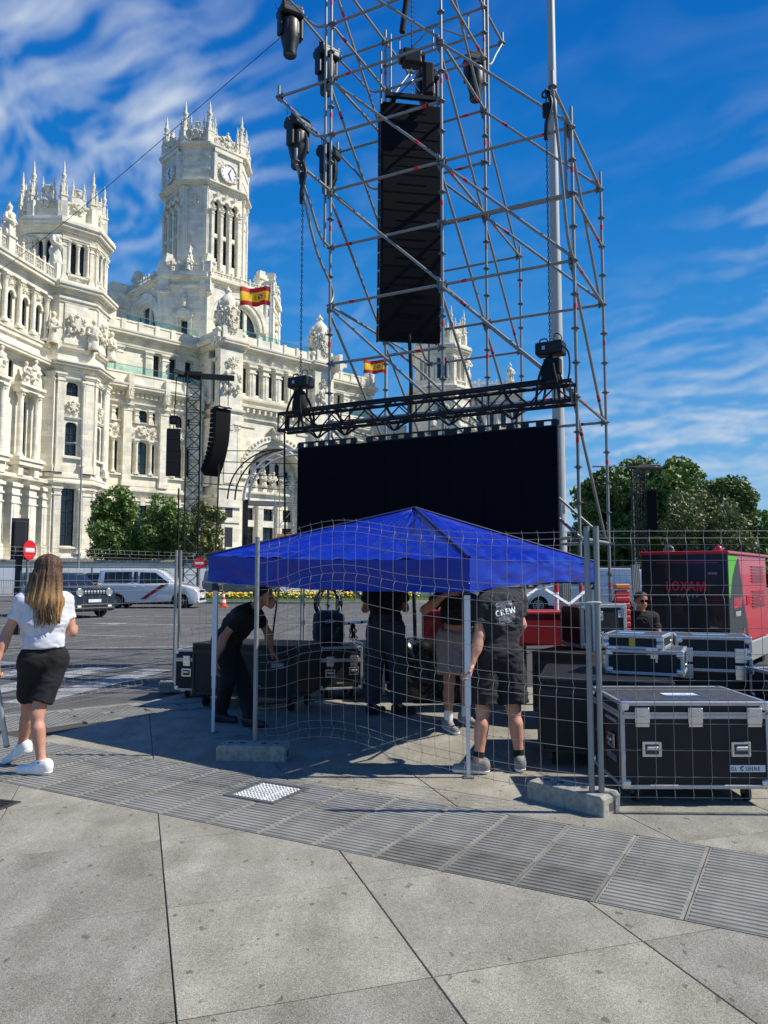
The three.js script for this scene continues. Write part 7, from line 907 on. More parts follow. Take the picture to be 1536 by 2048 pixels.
// side outline is drawn with the nose towards +x; x from 0 (tail) to L
function vehicle(name, label, category, pos, turn, k) {
  const t = thing(name, label, category, pos, turn, 'vehicles on the road'), L = k.L, W = k.W, paint = k.paint, s = new THREE.Shape(), R = k.wr + 0.055;
  const [w0, w1] = k.wheels, y0 = k.clear; // lower body with wheel arches
  s.moveTo(0.04, y0 + 0.1); s.lineTo(0.02, k.belt - 0.1); for (const p of k.lower) s.lineTo(p[0], p[1]); s.lineTo(L, y0 + 0.12); s.lineTo(L - 0.08, y0); s.lineTo(w1 + R, y0); s.absarc(w1, k.wr, R, 0, Math.PI, false); s.lineTo(w0 + R, y0); s.absarc(w0, k.wr, R, 0, Math.PI, false); s.lineTo(0.12, y0); s.closePath();
  const bend = (g) => { g = mergeVertices(prep(g)); const p = g.attributes.position; for (let i = 0; i < p.count; i++) { const x = p.getX(i), y = p.getY(i); let z = p.getZ(i); const e = Math.min(x, L - x); z *= 1 - 0.09 * (1 - smooth(0, 0.7, e)) ; if (y > k.belt - 0.06) z *= 1 - (y - k.belt + 0.06) * k.taper; else z *= 1 - Math.max(0, 0.5 - y) * 0.12; p.setZ(i, z); } g.computeVertexNormals(); return toCreasedNormals(g, 0.6); };
  const body = obj('body', [bend(new THREE.ExtrudeGeometry(s, { depth: W - 0.12, bevelEnabled: true, bevelThickness: 0.06, bevelSize: 0.05, bevelOffset: -0.05, bevelSegments: 3, curveSegments: 14 }).translate(0, 0, -W / 2 + 0.06))], paint, t);
  const cab = shapeOf(k.cabin); obj('cabin', [bend(new THREE.ExtrudeGeometry(cab, { depth: W - 0.2, bevelEnabled: true, bevelThickness: 0.05, bevelSize: 0.04, bevelOffset: -0.04, bevelSegments: 3 }).translate(0, 0, -W / 2 + 0.1))], paint, t);
  const zAt = (x, y) => { const e = Math.min(x, L - x); return (W / 2 - 0.05) * (1 - 0.09 * (1 - smooth(0, 0.7, e))) * (1 - Math.max(0, y - k.belt + 0.06) * k.taper); };
  for (const side of [-1, 1]) for (const q of k.glass) { const g = new THREE.ShapeGeometry(shapeOf(q)); const p = g.attributes.position; for (let i = 0; i < p.count; i++) p.setZ(i, side * (zAt(p.getX(i), p.getY(i)) + 0.006)); g.computeVertexNormals(); obj('side_window', g, carGlass, t); }
  const quad = (a, b, up) => { const zA = zAt(a[0], a[1]) - 0.08, zB = zAt(b[0], b[1]) - 0.1, n = [-(b[1] - a[1]), b[0] - a[0]], l = Math.hypot(...n) * up, o = [n[0] / l * 0.012, n[1] / l * 0.012]; const g = new THREE.BufferGeometry(); g.setAttribute('position', new THREE.Float32BufferAttribute([a[0] + o[0], a[1] + o[1], zA, a[0] + o[0], a[1] + o[1], -zA, b[0] + o[0], b[1] + o[1], -zB, b[0] + o[0], b[1] + o[1], zB], 3)); g.setIndex([0, 1, 2, 0, 2, 3]); g.computeVertexNormals(); return g; };
  obj('windscreen', quad(k.screen[0], k.screen[1], 1), carGlass, t); if (k.rear) obj('rear_window', quad(k.rear[0], k.rear[1], -1), carGlass, t);
  for (const x of k.wheels) for (const sd of [-1, 1]) { const w = obj('wheel', [lathe([[0.0, -0.1], [k.wr * 0.62, -0.1], [k.wr * 0.9, -0.105], [k.wr, -0.07], [k.wr, 0.07], [k.wr * 0.9, 0.105], [k.wr * 0.62, 0.1]], 26).rotateX(Math.PI / 2)], tyreMat, t); w.position.set(x, k.wr, sd * (W / 2 - 0.14)); const sp = [new THREE.TorusGeometry(k.wr * 0.6, 0.02, 6, 22).translate(0, 0, sd * 0.1), cyl(0.05, 0.05, 0.04).rotateX(Math.PI / 2).translate(0, 0, sd * 0.1)]; for (let i = 0; i < 10; i++) sp.push(bx(k.wr * 0.58, 0.03, 0.02, k.wr * 0.3, 0, sd * 0.1).rotateZ(i * 0.628)); obj('rim', sp, rimMat, w); }
  for (const sd of [-1, 1]) { obj('headlight', [rbx(0.16, k.hl ?? 0.14, 0.34, 0.05, L - 0.1, k.nose, sd * (W / 2 - 0.3))], k.lamp ?? new THREE.MeshPhysicalMaterial({ color: rgb(0.6, 0.62, 0.65), roughness: 0.1, clearcoat: 1 }), t); obj('tail_light', [rbx(0.08, 0.34, 0.12, 0.03, 0.04, k.belt - 0.1, sd * (W / 2 - 0.13))], M(rgb(0.4, 0.01, 0.01), 0.3), t); obj('mirror', [rbx(0.1, 0.14, 0.2, 0.04, k.screen[0][0] - 0.35, k.belt + 0.1, sd * (W / 2 + 0.06))], k.mirror ?? paint, t); for (const x of k.handles ?? []) obj('door_handle', [rbx(0.16, 0.03, 0.03, 0.01, x, k.belt - 0.12, sd * (W / 2 - 0.035))], paint, t); }
  obj('grille', [rbx(0.05, k.gr?.[1] ?? 0.1, k.gr?.[0] ?? 0.9, 0.02, L - 0.015, k.gr?.[2] ?? k.nose, 0), rbx(0.06, 0.14, 1.1, 0.02, L - 0.01, y0 + 0.2, 0)], blackPlastic, t); obj('bumper', [rbx(0.14, 0.12, W - 0.2, 0.04, L - 0.03, y0 + 0.09, 0)], k.bump ?? paint, t); obj('number_plate', [bx(0.012, 0.11, 0.5, L + 0.024, k.plate ?? y0 + 0.32, 0)], whitePaint, t); obj('underbody', [bx(L - 0.7, 0.12, W - 0.34, L / 2, y0 + 0.04, 0)], rubber, t); obj('sill_trim', [rbx(w1 - w0 - 2 * R, 0.08, W - 0.02, 0.03, (w0 + w1) / 2, y0 + 0.06, 0)], blackPlastic, t);
  return t;
}
const vanK = (paint, o = {}) => ({ L: 4.5, W: 1.8, clear: 0.2, belt: 1.12, wr: 0.33, wheels: [0.95, 3.72], taper: 0.16, paint, nose: 0.78, lower: [[0.0, 1.05], [0.05, 1.14], [3.5, 1.14], [3.95, 1.02], [4.35, 0.88], [4.48, 0.72]], cabin: [[0.03, 1.1], [0.12, 1.72], [0.35, 1.8], [2.6, 1.82], [2.95, 1.72], [3.75, 1.08]], glass: [[[0.35, 1.18], [0.38, 1.66], [1.62, 1.68], [1.62, 1.18]], [[1.72, 1.18], [1.72, 1.68], [1.9, 1.68], [1.9, 1.18]], [[2.0, 1.14], [2.0, 1.66], [2.7, 1.64], [3.35, 1.16]]], screen: [[3.72, 1.12], [2.9, 1.75]], rear: [[0.05, 1.2], [0.14, 1.68]], handles: [1.75, 2.15], ...o });
// white people-carrier with the taxi stripe
{
  const t = vehicle('white_van', 'white people carrier with dark red diagonal door stripe on the road', 'van', [-13.25, -0.03, -36.3], 0.02, vanK(paintOf(0.72, 0.73, 0.74), { L: 4.7, lower: [[0.0, 1.05], [0.05, 1.14], [3.6, 1.14], [4.1, 1.04], [4.5, 0.92], [4.68, 0.74]], wheels: [0.95, 3.85] }));
  const m = obj('door_stripe', [new THREE.ShapeGeometry(shapeOf([[2.05, 0.42], [2.3, 0.42], [3.25, 1.08], [3.0, 1.08]])).translate(0, 0, 0.912)], M(rgb(0.28, 0.008, 0.02), 0.4), t);
}
vehicle('grey_van', 'grey blue van half hidden behind the white people carrier', 'van', [-10.3, -0.03, -44.5], 0.0, vanK(paintOf(0.16, 0.19, 0.22), { L: 4.9, wheels: [0.95, 4.0], glass: [[[2.0, 1.16], [2.0, 1.66], [2.7, 1.64], [3.35, 1.16]], [[0.9, 1.18], [0.9, 1.66], [1.85, 1.66], [1.85, 1.18]]] }));
const suvK = (paint, o = {}) => ({ L: 4.24, W: 1.82, clear: 0.24, belt: 1.08, wr: 0.35, wheels: [0.82, 3.4], taper: 0.22, paint, nose: 0.86, gr: [1.0, 0.12, 0.9], lower: [[0.0, 1.0], [0.06, 1.1], [2.95, 1.1], [3.5, 1.04], [4.05, 1.0], [4.2, 0.86]], cabin: [[0.06, 1.06], [0.22, 1.55], [0.5, 1.64], [2.0, 1.66], [2.35, 1.58], [2.98, 1.06]], glass: [[[0.45, 1.16], [0.55, 1.52], [1.2, 1.54], [1.2, 1.14]], [[1.3, 1.14], [1.3, 1.54], [2.05, 1.55], [2.6, 1.14]]], screen: [[2.96, 1.08], [2.32, 1.6]], rear: [[0.08, 1.14], [0.24, 1.5]], handles: [1.0, 1.8], ...o });
{
  const t = vehicle('black_suv', 'black off-road car with round headlights facing the crossing behind the woman', 'car', [-13.75, -0.03, -30.4], -0.66, suvK(paintOf(0.01, 0.011, 0.012), { lower: [[0.0, 1.0], [0.06, 1.1], [2.95, 1.12], [4.05, 1.1], [4.18, 1.02], [4.22, 0.8]], bump: blackPlastic, lamp: blackPlastic, plate: 0.62 }));
  for (const s of [-1, 1]) { obj('round_lamp', [new THREE.TorusGeometry(0.13, 0.02, 8, 20).rotateY(Math.PI / 2).translate(4.24, 0.92, s * 0.58)], steelBright, t); obj('lamp_glass', [new THREE.CylinderGeometry(0.12, 0.12, 0.03, 20).rotateZ(Math.PI / 2).translate(4.235, 0.92, s * 0.58)], new THREE.MeshPhysicalMaterial({ color: rgb(0.3, 0.32, 0.33), roughness: 0.1 }), t); obj('fog_lamp', [rbx(0.04, 0.08, 0.16, 0.02, 4.26, 0.42, s * 0.6)], whitePaint, t); }
  for (let i = 0; i < 7; i++) obj('grille_slot', [rbx(0.03, 0.11, 0.07, 0.02, 4.245, 0.92, -0.36 + i * 0.12)], steelBright, t);
}
vehicle('white_suv', 'white car with dark wheel arches seen under the tent beyond the cable coil', 'car', [-3.0, -0.03, -43.6], 0.02, suvK(paintOf(0.7, 0.71, 0.71)));
vehicle('white_car', 'white car parked beyond the red toolbox, seen under the tent', 'car', [0.9, -0.03, -46.0], 0.0, suvK(paintOf(0.74, 0.74, 0.73), { clear: 0.2 }));
vehicle('delivery_van', 'white van partly hidden beyond the spare fence panels', 'van', [10.3, -0.03, -30.5], 2.9, vanK(paintOf(0.72, 0.73, 0.74), { L: 5.0, wheels: [0.95, 4.1], glass: [[[2.3, 1.16], [2.3, 1.66], [2.8, 1.62], [3.35, 1.16]]] }));
{ const t = vehicle('dark_car', 'dark car at the left behind the white people carrier', 'car', [-17.2, -0.03, -44.0], 0.1, suvK(paintOf(0.05, 0.055, 0.06))); }

// ------------------------------------------------------------ street furniture
{
  const c = thing('traffic_cone', 'orange and white traffic cone standing on the road before the flower bed', 'cone', [-7.67, -0.03, -36.9]); const or = M(rgb(0.75, 0.1, 0.015), 0.5);
  obj('base', [rbx(0.42, 0.05, 0.42, 0.02, 0, 0.025, 0)], or, c); obj('cone', [lathe([[0.17, 0.05], [0.035, 0.76], [0.001, 0.765]], 18)], or, c); for (const [y0, y1] of [[0.22, 0.36], [0.5, 0.62]]) obj('white_sleeve', [lathe([[lerp(0.17, 0.035, (y0 - 0.05) / 0.71) + 0.003, y0], [lerp(0.17, 0.035, (y1 - 0.05) / 0.71) + 0.003, y1]], 18)], whitePaint, c); obj('pole', [rod([-0.02, 0.74, 0], [-0.12, 1.5, 0], 0.02, 8)], galvDull, c);
}
function noEntry(label, pos, turn, d, poleH) {
  const t = thing('road_sign', label, 'road sign', pos, turn, 'round red road signs'); obj('post', [cyl(0.035, 0.035, poleH, 0, 0, -0.05, 10)], galvDull, t);
  const s = obj('sign_disc', [new THREE.CylinderGeometry(d / 2, d / 2, 0.02, 36).rotateX(Math.PI / 2).translate(0, poleH - d / 2, 0)], M(rgb(0.62, 0.008, 0.015), 0.4), t); obj('white_bar', [bx(d * 0.68, d * 0.2, 0.004, 0, poleH - d / 2, 0.0135)], whitePaint, s); const tx = obj('sign_lettering', [new THREE.PlaneGeometry(d * 0.5, d * 0.09).translate(0, poleH - d / 2, 0.0165)], printTex(256, 64, (c) => { c.fillStyle = '#e8e8e6'; c.fillRect(0, 0, 256, 64); c.fillStyle = '#6a2228'; c.fillRect(30, 24, 190, 14); }), s);
}
noEntry('round red no-entry sign above the woman, fixed beside the dark traffic light', [-9.3, -0.03, -20.2], 1.35, 0.52, 2.46);
noEntry('round red no-entry sign in front of the black lattice tower', [-9.35, -0.03, -39], 0.2, 0.6, 2.42);
{
  const t = thing('traffic_light', 'dark traffic light seen from behind, left of the no-entry sign', 'traffic light', [-9.62, -0.03, -20.3], 0.5); const dk = M(rgb(0.02, 0.022, 0.024), 0.6); obj('post', [cyl(0.09, 0.085, 2.1, 0, 0, 0, 12)], dk, t); obj('signal_head', [rbx(0.3, 0.95, 0.24, 0.03, 0, 2.5, 0)], dk, t); for (let i = 0; i < 3; i++) obj('visor', [new THREE.CylinderGeometry(0.1, 0.1, 0.16, 14, 1, true).rotateX(Math.PI / 2).translate(0, 2.2 + i * 0.3, -0.18)], dk, t); obj('backboard', [bx(0.42, 1.1, 0.01, 0, 2.5, 0.02)], dk, t);
}
{
  const t = thing('street_lamp', 'slim grey street lamp standing before the palace corner tower', 'lamp post', [-22.0, 0, -55.5]); const g = M(rgb(0.3, 0.29, 0.27), 0.5, 0.3); obj('post', [cyl(0.09, 0.05, 10.6, 0, 0, 0, 10)], g, t); obj('arm', [hose([[0, 10.5, 0], [-0.1, 10.8, 0], [-0.5, 11.0, 0], [-0.9, 11.05, 0]], 0.04, 16, 6)], g, t); obj('lamp_head', [rbx(0.7, 0.1, 0.26, 0.04, -0.85, 11.05, 0)], M(rgb(0.4, 0.4, 0.4), 0.5), t); obj('base', [cyl(0.16, 0.12, 0.5, 0, 0, 0, 12)], g, t);
}
// lattice towers with loudspeakers
function latticeTower(label, [x, z], h, w, turn) {
  const t = thing('lattice_tower', label, 'lattice tower', [x, 0, z], turn, 'loudspeaker towers'), n = Math.round(h / (w * 0.95)); for (const sx of [-1, 1]) for (const sz of [-1, 1]) obj('chord', [rod([sx * w / 2, 0, sz * w / 2], [sx * w / 2, h, sz * w / 2], 0.05, 6)], blackMetal, t);
  for (let i = 0; i < n; i++) { const a = h * i / n, b = h * (i + 1) / n; for (const [p, q] of [[[-1, 1], [1, 1]], [[1, 1], [1, -1]], [[1, -1], [-1, -1]], [[-1, -1], [-1, 1]]]) { obj('diagonal', [rod([p[0] * w / 2, i % 2 ? a : b, p[1] * w / 2], [q[0] * w / 2, i % 2 ? b : a, q[1] * w / 2], 0.026, 5)], blackMetal, t); obj('rung', [rod([p[0] * w / 2, b, p[1] * w / 2], [q[0] * w / 2, b, q[1] * w / 2], 0.022, 5)], blackMetal, t); } }
  return t;
}
{
  const t = latticeTower('black lattice tower carrying loudspeakers in front of the palace', [-11.3, -45], 13.4, 0.8, 0.25); obj('head_arm', [rbx(3.3, 0.3, 0.34, 0.03, 0.7, 13.3, 0), rbx(0.9, 0.25, 0.9, 0.03, 0, 13.35, 0)], blackMetal, t); obj('head_arm', [beam([-1.2, 13.4, 0.6], [0.3, 13.2, -0.2], 0.2, 0.22)], blackMetal, t); for (const x of [2.0, 1.5]) obj('hang_chain', [rod([x, 13.2, 0.1], [x, 11.6, 0.1], 0.025, 5)], blackMetal, t); obj('base_frame', [bx(2.4, 0.3, 0.3, 0, 0.2, 0), bx(0.3, 0.3, 2.4, 0, 0.22, 0)], blackMetal, t); obj('cable_run', [hose([[1.5, 8, 0.2], [1.45, 4, 0.3], [1.2, 0.5, 0.4]], 0.05, 16, 5), hose([[-0.75, 6.5, 0.4], [-0.7, 3, 0.4], [-0.6, 0.3, 0.4]], 0.05, 16, 5)], blackCloth, t);
  lineArray('line_array_speaker', 'curved line of black loudspeakers hung right of the lattice tower before the palace', [-9.5, 11.3, -44.9], 0.8, 14, 1.05, 0.29, 0.6, (k) => k < 5 ? 0.02 : 0.06);
  const sb = thing('subwoofer_stack', 'flat black block of bass speakers hung left of the lattice tower', 'loudspeaker', [-12.4, 7.3, -44.8], 0.3); for (let i = 0; i < 4; i++) obj('cabinet', [rbx(0.78, 0.66, 0.9, 0.02, 0, 0.34 + i * 0.68, 0)], speakerMat, sb); obj('hang_chain', [rod([0, 2.7, 0], [0.1, 5.9, 0], 0.03, 5), rbx(0.5, 0.5, 0.4, 0.05, 0.0, 3.3, 0)], blackMetal, sb);
}
{
  const t = latticeTower('grey lattice loudspeaker tower in front of the tall trees at the right', [17.3, -52], 8.7, 0.62, 0.2); obj('head_arm', [rbx(2.6, 0.2, 0.24, 0.03, 0.5, 8.75, 0)], blackMetal, t);
  lineArray('line_array_speaker', 'curved line of loudspeakers hung before the tall trees at the right', [18.05, 7.1, -51.6], -0.3, 10, 0.62, 0.28, 0.5, (k) => k < 5 ? 0.01 : 0.05);
  const l = thing('double_street_lamp', 'double-armed street lamp rising in front of the right-hand trees', 'lamp post', [18.2, 0, -56]); obj('post', [cyl(0.1, 0.06, 9.2, 0, 0, 0, 10)], galvDull, l); obj('arm', [hose([[0, 9.0, 0], [0.4, 9.4, 0], [1.4, 9.5, 0]], 0.045, 16, 6), hose([[0, 9.0, 0], [-0.4, 9.3, 0], [-2.2, 9.4, 0]], 0.045, 16, 6)], galvDull, l); obj('lamp_head', [rbx(0.8, 0.12, 0.3, 0.05, 1.7, 9.52, 0), rbx(0.8, 0.12, 0.3, 0.05, -2.5, 9.42, 0)], M(rgb(0.35, 0.35, 0.35), 0.5), l);
}
// stage roof and scaffold at the palace entrance
{
  const t = thing('stage_arch', 'arched white and black truss roof of a stage before the palace entrance', 'stage', [-8.6, 0, -76], 0.35), tr = M(rgb(0.5, 0.5, 0.5), 0.4, 0.5);
  const arc = (r, y0, z, mat, nm) => { const pts = []; for (let i = 0; i <= 14; i++) { const a = Math.PI * (1 - i / 14); pts.push(V(Math.cos(a) * 5.2 * (r / 5), y0 + Math.sin(a) * r, z)); } obj(nm, hose(pts, 0.09, 40, 6), mat, t); };
  for (const z of [0, 0.6]) { arc(5.2, 8.6, z, tr, 'arch_chord'); arc(4.7, 8.6, z, tr, 'arch_chord'); } arc(5.6, 9.4, -7, blackMetal, 'rear_arch'); arc(5.4, 9.0, -3.5, blackMetal, 'rear_arch');
  for (let i = 1; i < 14; i++) { const a = Math.PI * (1 - i / 14), b = Math.PI * (1 - (i + 0.5) / 14); obj('arch_lacing', [rod([Math.cos(a) * 5.4, 8.6 + Math.sin(a) * 5.2, 0], [Math.cos(b) * 4.9, 8.6 + Math.sin(b) * 4.7, 0.6], 0.05, 5), rod([Math.cos(b) * 4.9, 8.6 + Math.sin(b) * 4.7, 0.6], [Math.cos(a) * 5.4, 8.6 + Math.sin(a) * 5.2, 0.6], 0.05, 5)], tr, t); }
  for (const s of [-1, 1]) obj('leg', [rbx(0.5, 8.7, 0.5, 0.05, s * 5.2, 4.35, 0.3)], blackMetal, t); obj('header_beam', [rbx(10.4, 0.5, 0.4, 0.05, 0, 8.4, 0.1)], M(rgb(0.16, 0.15, 0.16), 0.5), t); for (let i = 0; i < 4; i++) obj('purlin', [rod([-9.5 + i * 0.6, 10.6 + i * 1.1, -3.5], [-1 + i, 10.2 + i * 1.4, -3.5], 0.05, 5)], blackMetal, t);
  obj('stage_deck', [bx(10, 1.4, 8, 0, 0.7, -3)], blackMetal, t); obj('flight_bundle', [netMesh((x, y, z) => Math.hypot(x, y * 1.2, z) - 0.9 + n3(x * 3, y * 3, z * 3) * 0.25, [-1.3, -1.2, -1.3], [1.3, 1.2, 1.3], 0.12).translate(-3.6, 3.9, 2)], M(rgb(0.12, 0.12, 0.12), 0.8), t);
  const sc = thing('stage_scaffold', 'thin grey scaffold frame standing on the stage', 'scaffold', [-10.4, 0, -73], 0.35); for (const x of [0, 1.7, 3.4, 5.0]) for (const z of [0, 2]) obj('standard', [rod([x, 0, z], [x, 10.2, z], 0.045, 6)], galv, sc); for (const y of [4.2, 6, 8, 9.9]) for (const z of [0, 2]) obj('ledger', [rod([0, y, z], [5, y, z], 0.04, 6)], galv, sc); for (const [x, y] of [[0, 4.2], [1.7, 4.2], [0, 6], [1.7, 6], [3.4, 6]]) obj('brace', [rod([x, y, 2], [x + 1.7, y + 2, 2], 0.035, 6)], galv, sc); obj('deck', [bx(5, 0.08, 2, 2.5, 4.2, 1)], galvDull, sc);
  const ob = thing('orange_board', 'orange board leaning on the stage behind the tent', 'board', [-8.6, 3.9, -70.5], 0.3); obj('board', [bx(3.6, 1.3, 0.06, 0.6, 0.65, 0)], M(rgb(0.6, 0.22, 0.03), 0.6), ob); obj('support', [bx(0.2, 3.9, 0.2, -0.6, -1.95, -0.2), bx(0.2, 3.9, 0.2, 1.8, -1.95, -0.2)], blackMetal, ob);
}
// white sheeted hoarding along the palace forecourt
{
  const t = thing('hoarding', 'low white sheeted hoarding along the foot of the palace', 'hoarding', [-36, 0, -50], 0.32); const sh = M(rgb(0.7, 0.72, 0.73), 0.7);
  for (let i = 0; i < 20; i++) { const p = obj('sheet_panel', [boxUV(rbx(1.96, 1.9, 0.05, 0.02, 1 + i * 2, 0.98, (i % 3) * 0.02))], sh, t); obj('post', [rod([i * 2, 0, 0.05], [i * 2, 2.1, 0.05], 0.03, 6)], galvDull, t); if (i < 8) { const g = [bx(1.9, 0.04, 0.03, 1 + i * 2, 1.12, 0.5), bx(1.9, 0.04, 0.03, 1 + i * 2, 0.16, 0.5)]; for (let k = 0; k < 14; k++) g.push(bx(0.02, 0.94, 0.02, 0.1 + i * 2 + k * 0.138, 0.64, 0.5)); obj('crowd_rail', g, galvDull, t); } }
  const w = thing('forecourt_wall', 'grey stone forecourt wall and steps at the foot of the palace', 'wall', [-36, 0, -52.5], 0.32); obj('wall', [boxUV(bx(44, 2.4, 1.2, 21, 1.2, -1))], stone, w); obj('coping', [boxUV(rbx(44.4, 0.2, 1.5, 0.04, 21, 2.5, -1))], concrete, w); obj('steps', [0, 1, 2, 3].map(i => boxUV(bx(40, 0.7, 1.0, 24, 0.35 + i * 0.7, -3 - i * 1.0))), stone, w);
}
// flags
function flag(label, pos, w, h, turn, poleDown, poleUp) {
  const t = thing('flag', label, 'flag', pos, turn, 'red and yellow flags'), N = 30, K = 16, p = [], u = [], id = []; for (let i = 0; i <= K; i++) for (let j = 0; j <= N; j++) { const s = j / N, q = i / K; p.push(-s * w, (0.5 - q) * h - s * s * 0.12 * h + Math.sin(s * 9) * 0.03 * h, Math.sin(s * 8 + q * 1.2) * 0.12 * w * s + Math.sin(s * 15 - q * 2) * 0.03 * w); u.push(1 - s, 1 - q); }
  for (let i = 0; i < K; i++) for (let j = 0; j < N; j++) { const q = i * (N + 1) + j; id.push(q, q + N + 1, q + 1, q + 1, q + N + 1, q + N + 2); } const g = new THREE.BufferGeometry(); g.setAttribute('position', new THREE.Float32BufferAttribute(p, 3)); g.setAttribute('uv', new THREE.Float32BufferAttribute(u, 2)); g.setIndex(id); g.computeVertexNormals();
  obj('cloth', g, new THREE.MeshPhysicalMaterial({ map: flagTex, roughness: 0.8, transmission: 0.25, thickness: 0, side: THREE.DoubleSide }), t); const m = obj('pole', [rod([0.06, -poleDown, 0], [0.06, poleUp, 0], 0.07, 8)], M(rgb(0.7, 0.7, 0.68), 0.5), t); obj('finial', [new THREE.IcosahedronGeometry(0.14, 1).translate(0.06, poleUp + 0.1, 0)], M(rgb(0.5, 0.4, 0.1), 0.4, 0.6), m);
}
const flagTex = canvasTex(384, 256, (c) => { c.fillStyle = '#b8121f'; c.fillRect(0, 0, 384, 256); c.fillStyle = '#f2c11c'; c.fillRect(0, 64, 384, 128); c.fillStyle = '#a5272d'; c.fillRect(246, 106, 18, 52); c.fillRect(186, 106, 8, 60); c.fillRect(316, 106, 8, 60); c.beginPath(); c.arc(255, 128, 32, 0, 7); c.fill(); c.fillStyle = '#e9e2d4'; c.fillRect(238, 110, 16, 16); c.fillRect(256, 130, 16, 16); c.fillStyle = '#c9a227'; c.fillRect(236, 82, 40, 14); c.fillRect(182, 98, 16, 10); c.fillRect(312, 98, 16, 10); });
flag('red and yellow flag with crest flying on the palace roof left of the scaffold', [-14.9, 37.8, -98.2], 3.9, 2.45, 0.1, 5.0, 1.6);
flag('smaller red and yellow flag flying beyond the palace, seen through the scaffold', [0.4, 34.4, -120], 3.7, 2.1, 0.1, 9, 1.4);

// ------------------------------------------------------------ vegetation
function leafCloud(lobes, n, size, seed, squash = 1) { // leaves spread through lobes [x, y, z, rx, ry, rz]
  const r = rngOf(seed), pos = new Float32Array(n * 9), nrm = new Float32Array(n * 9), tot = lobes.reduce((s, l) => s + l[3] * l[4] * l[5], 0); let o = 0;
  const pick = () => { let q = r() * tot; for (const l of lobes) { q -= l[3] * l[4] * l[5]; if (q <= 0) return l; } return lobes[0]; };
  let tries = 0; while (o < n && tries++ < n * 12) { const l = pick(), a = r() * 6.283, c = r() * 2 - 1, s = Math.sqrt(1 - c * c), R = Math.pow(0.25 + 0.75 * r(), 0.5); const x = l[0] + Math.cos(a) * s * l[3] * R, y = l[1] + c * l[4] * R, z = l[2] + Math.sin(a) * s * l[5] * R; if (n3(x / (size * 5) + seed, y / (size * 5), z / (size * 5)) < -0.3 || n3(x / (size * 14), y / (size * 14) + seed, z / (size * 14)) < -0.3) continue;
    const u = V(r() - 0.5, r() - 0.5, r() - 0.5).normalize(), w = V(r() - 0.5, r() - 0.5, r() - 0.5).cross(u).normalize(), k = size * (0.6 + r() * 0.8), N = u.clone().cross(w); const P = [u.clone().multiplyScalar(k * 0.6), u.clone().multiplyScalar(-k * 0.5).addScaledVector(w, k * 0.42), u.clone().multiplyScalar(-k * 0.4).addScaledVector(w, -k * 0.42)]; for (let i = 0; i < 3; i++) { pos.set([x + P[i].x, y + P[i].y, z + P[i].z], o * 9 + i * 3); nrm.set([N.x, N.y, N.z], o * 9 + i * 3); } o++; }
  const g = new THREE.BufferGeometry(); g.setAttribute('position', new THREE.BufferAttribute(pos.slice(0, o * 9), 3)); g.setAttribute('normal', new THREE.BufferAttribute(nrm.slice(0, o * 9), 3)); g.setAttribute('uv', new THREE.BufferAttribute(new Float32Array(o * 6), 2)); return g;
}
const bark = M(rgb(0.09, 0.07, 0.05), 0.95), leaf = (r, g, b) => new THREE.MeshPhysicalMaterial({ color: rgb(r, g, b), roughness: 0.6, transmission: 0.3, thickness: 0, side: THREE.DoubleSide });
const leafA = leaf(0.15, 0.24, 0.04), leafB = leaf(0.11, 0.19, 0.034), leafC = leaf(0.2, 0.225, 0.06), leafD = leaf(0.13, 0.165, 0.04);
function tree(label, [x, z], h, w, n, size, mat, seed, opt = {}) {
  const t = thing('tree', label, 'tree', [x, 0, z], 0, opt.group), r = rngOf(seed), th = h * (opt.trunk ?? 0.28), lobes = [];
  obj('trunk', [rod([0, 0, 0], [0, th * 1.3, 0], h * 0.022, 8, h * 0.015)], bark, t); for (let i = 0; i < 6; i++) { const a = i * 1.05 + r(); obj('limb', [rod([0, th * (0.8 + 0.1 * i * 0.5), 0], [Math.cos(a) * w * 0.3, h * (0.5 + r() * 0.3), Math.sin(a) * w * 0.3], h * 0.011, 6, h * 0.004)], bark, t); }
  for (let i = 0; i < (opt.lobes ?? 13); i++) { const a = r() * 6.28, y = opt.oval ? lerp(th + h * 0.06, h * 0.9, (i + r()) / (opt.lobes ?? 13)) : lerp(th + h * 0.12, h * 0.88, r()), q = opt.oval ? (0.4 + 0.6 * r()) * w * 0.27 * Math.sqrt(Math.max(0.05, 1 - ((y / h - 0.5) / 0.52) ** 2)) : Math.sqrt(r()) * w * 0.34, k = w * (0.14 + r() * 0.12) * (1.15 - 0.5 * Math.abs(y / h - 0.55)); lobes.push([Math.cos(a) * q, y, Math.sin(a) * q, k, k * 0.85, k]); } lobes.push([0, h * 0.62, 0, w * 0.3, h * 0.3, w * 0.3]);
  obj('crown', [leafCloud(lobes, n, size, seed)], mat, t); return t;
}
tree('bushy small tree with dense crown, left of three before the palace', [-21.0, -60], 8.2, 6.0, 17000, 0.22, leafA, 101, { trunk: 0.1, oval: true, group: 'small trees before the palace', lobes: 18 });
tree('bushy small tree left of the lattice tower before the palace', [-17.2, -60], 7.7, 5.6, 16000, 0.22, leafA, 102, { trunk: 0.1, oval: true, group: 'small trees before the palace', lobes: 18 });
tree('paler loose small tree right of the lattice tower before the palace', [-13.9, -61], 7.6, 3.8, 6500, 0.22, leafC, 103, { trunk: 0.12, oval: true, group: 'small trees before the palace' });
tree('large dark broadleaf tree behind the right scaffold poles', [26.5, -88], 15.2, 12, 20000, 0.5, leafB, 111, { trunk: 0.12, group: 'tall trees at the right', lobes: 22 });
tree('tallest broad-crowned tree behind the right lattice tower', [32.3, -90], 15.2, 13.5, 24000, 0.5, leafA, 112, { trunk: 0.12, group: 'tall trees at the right', lobes: 24 });
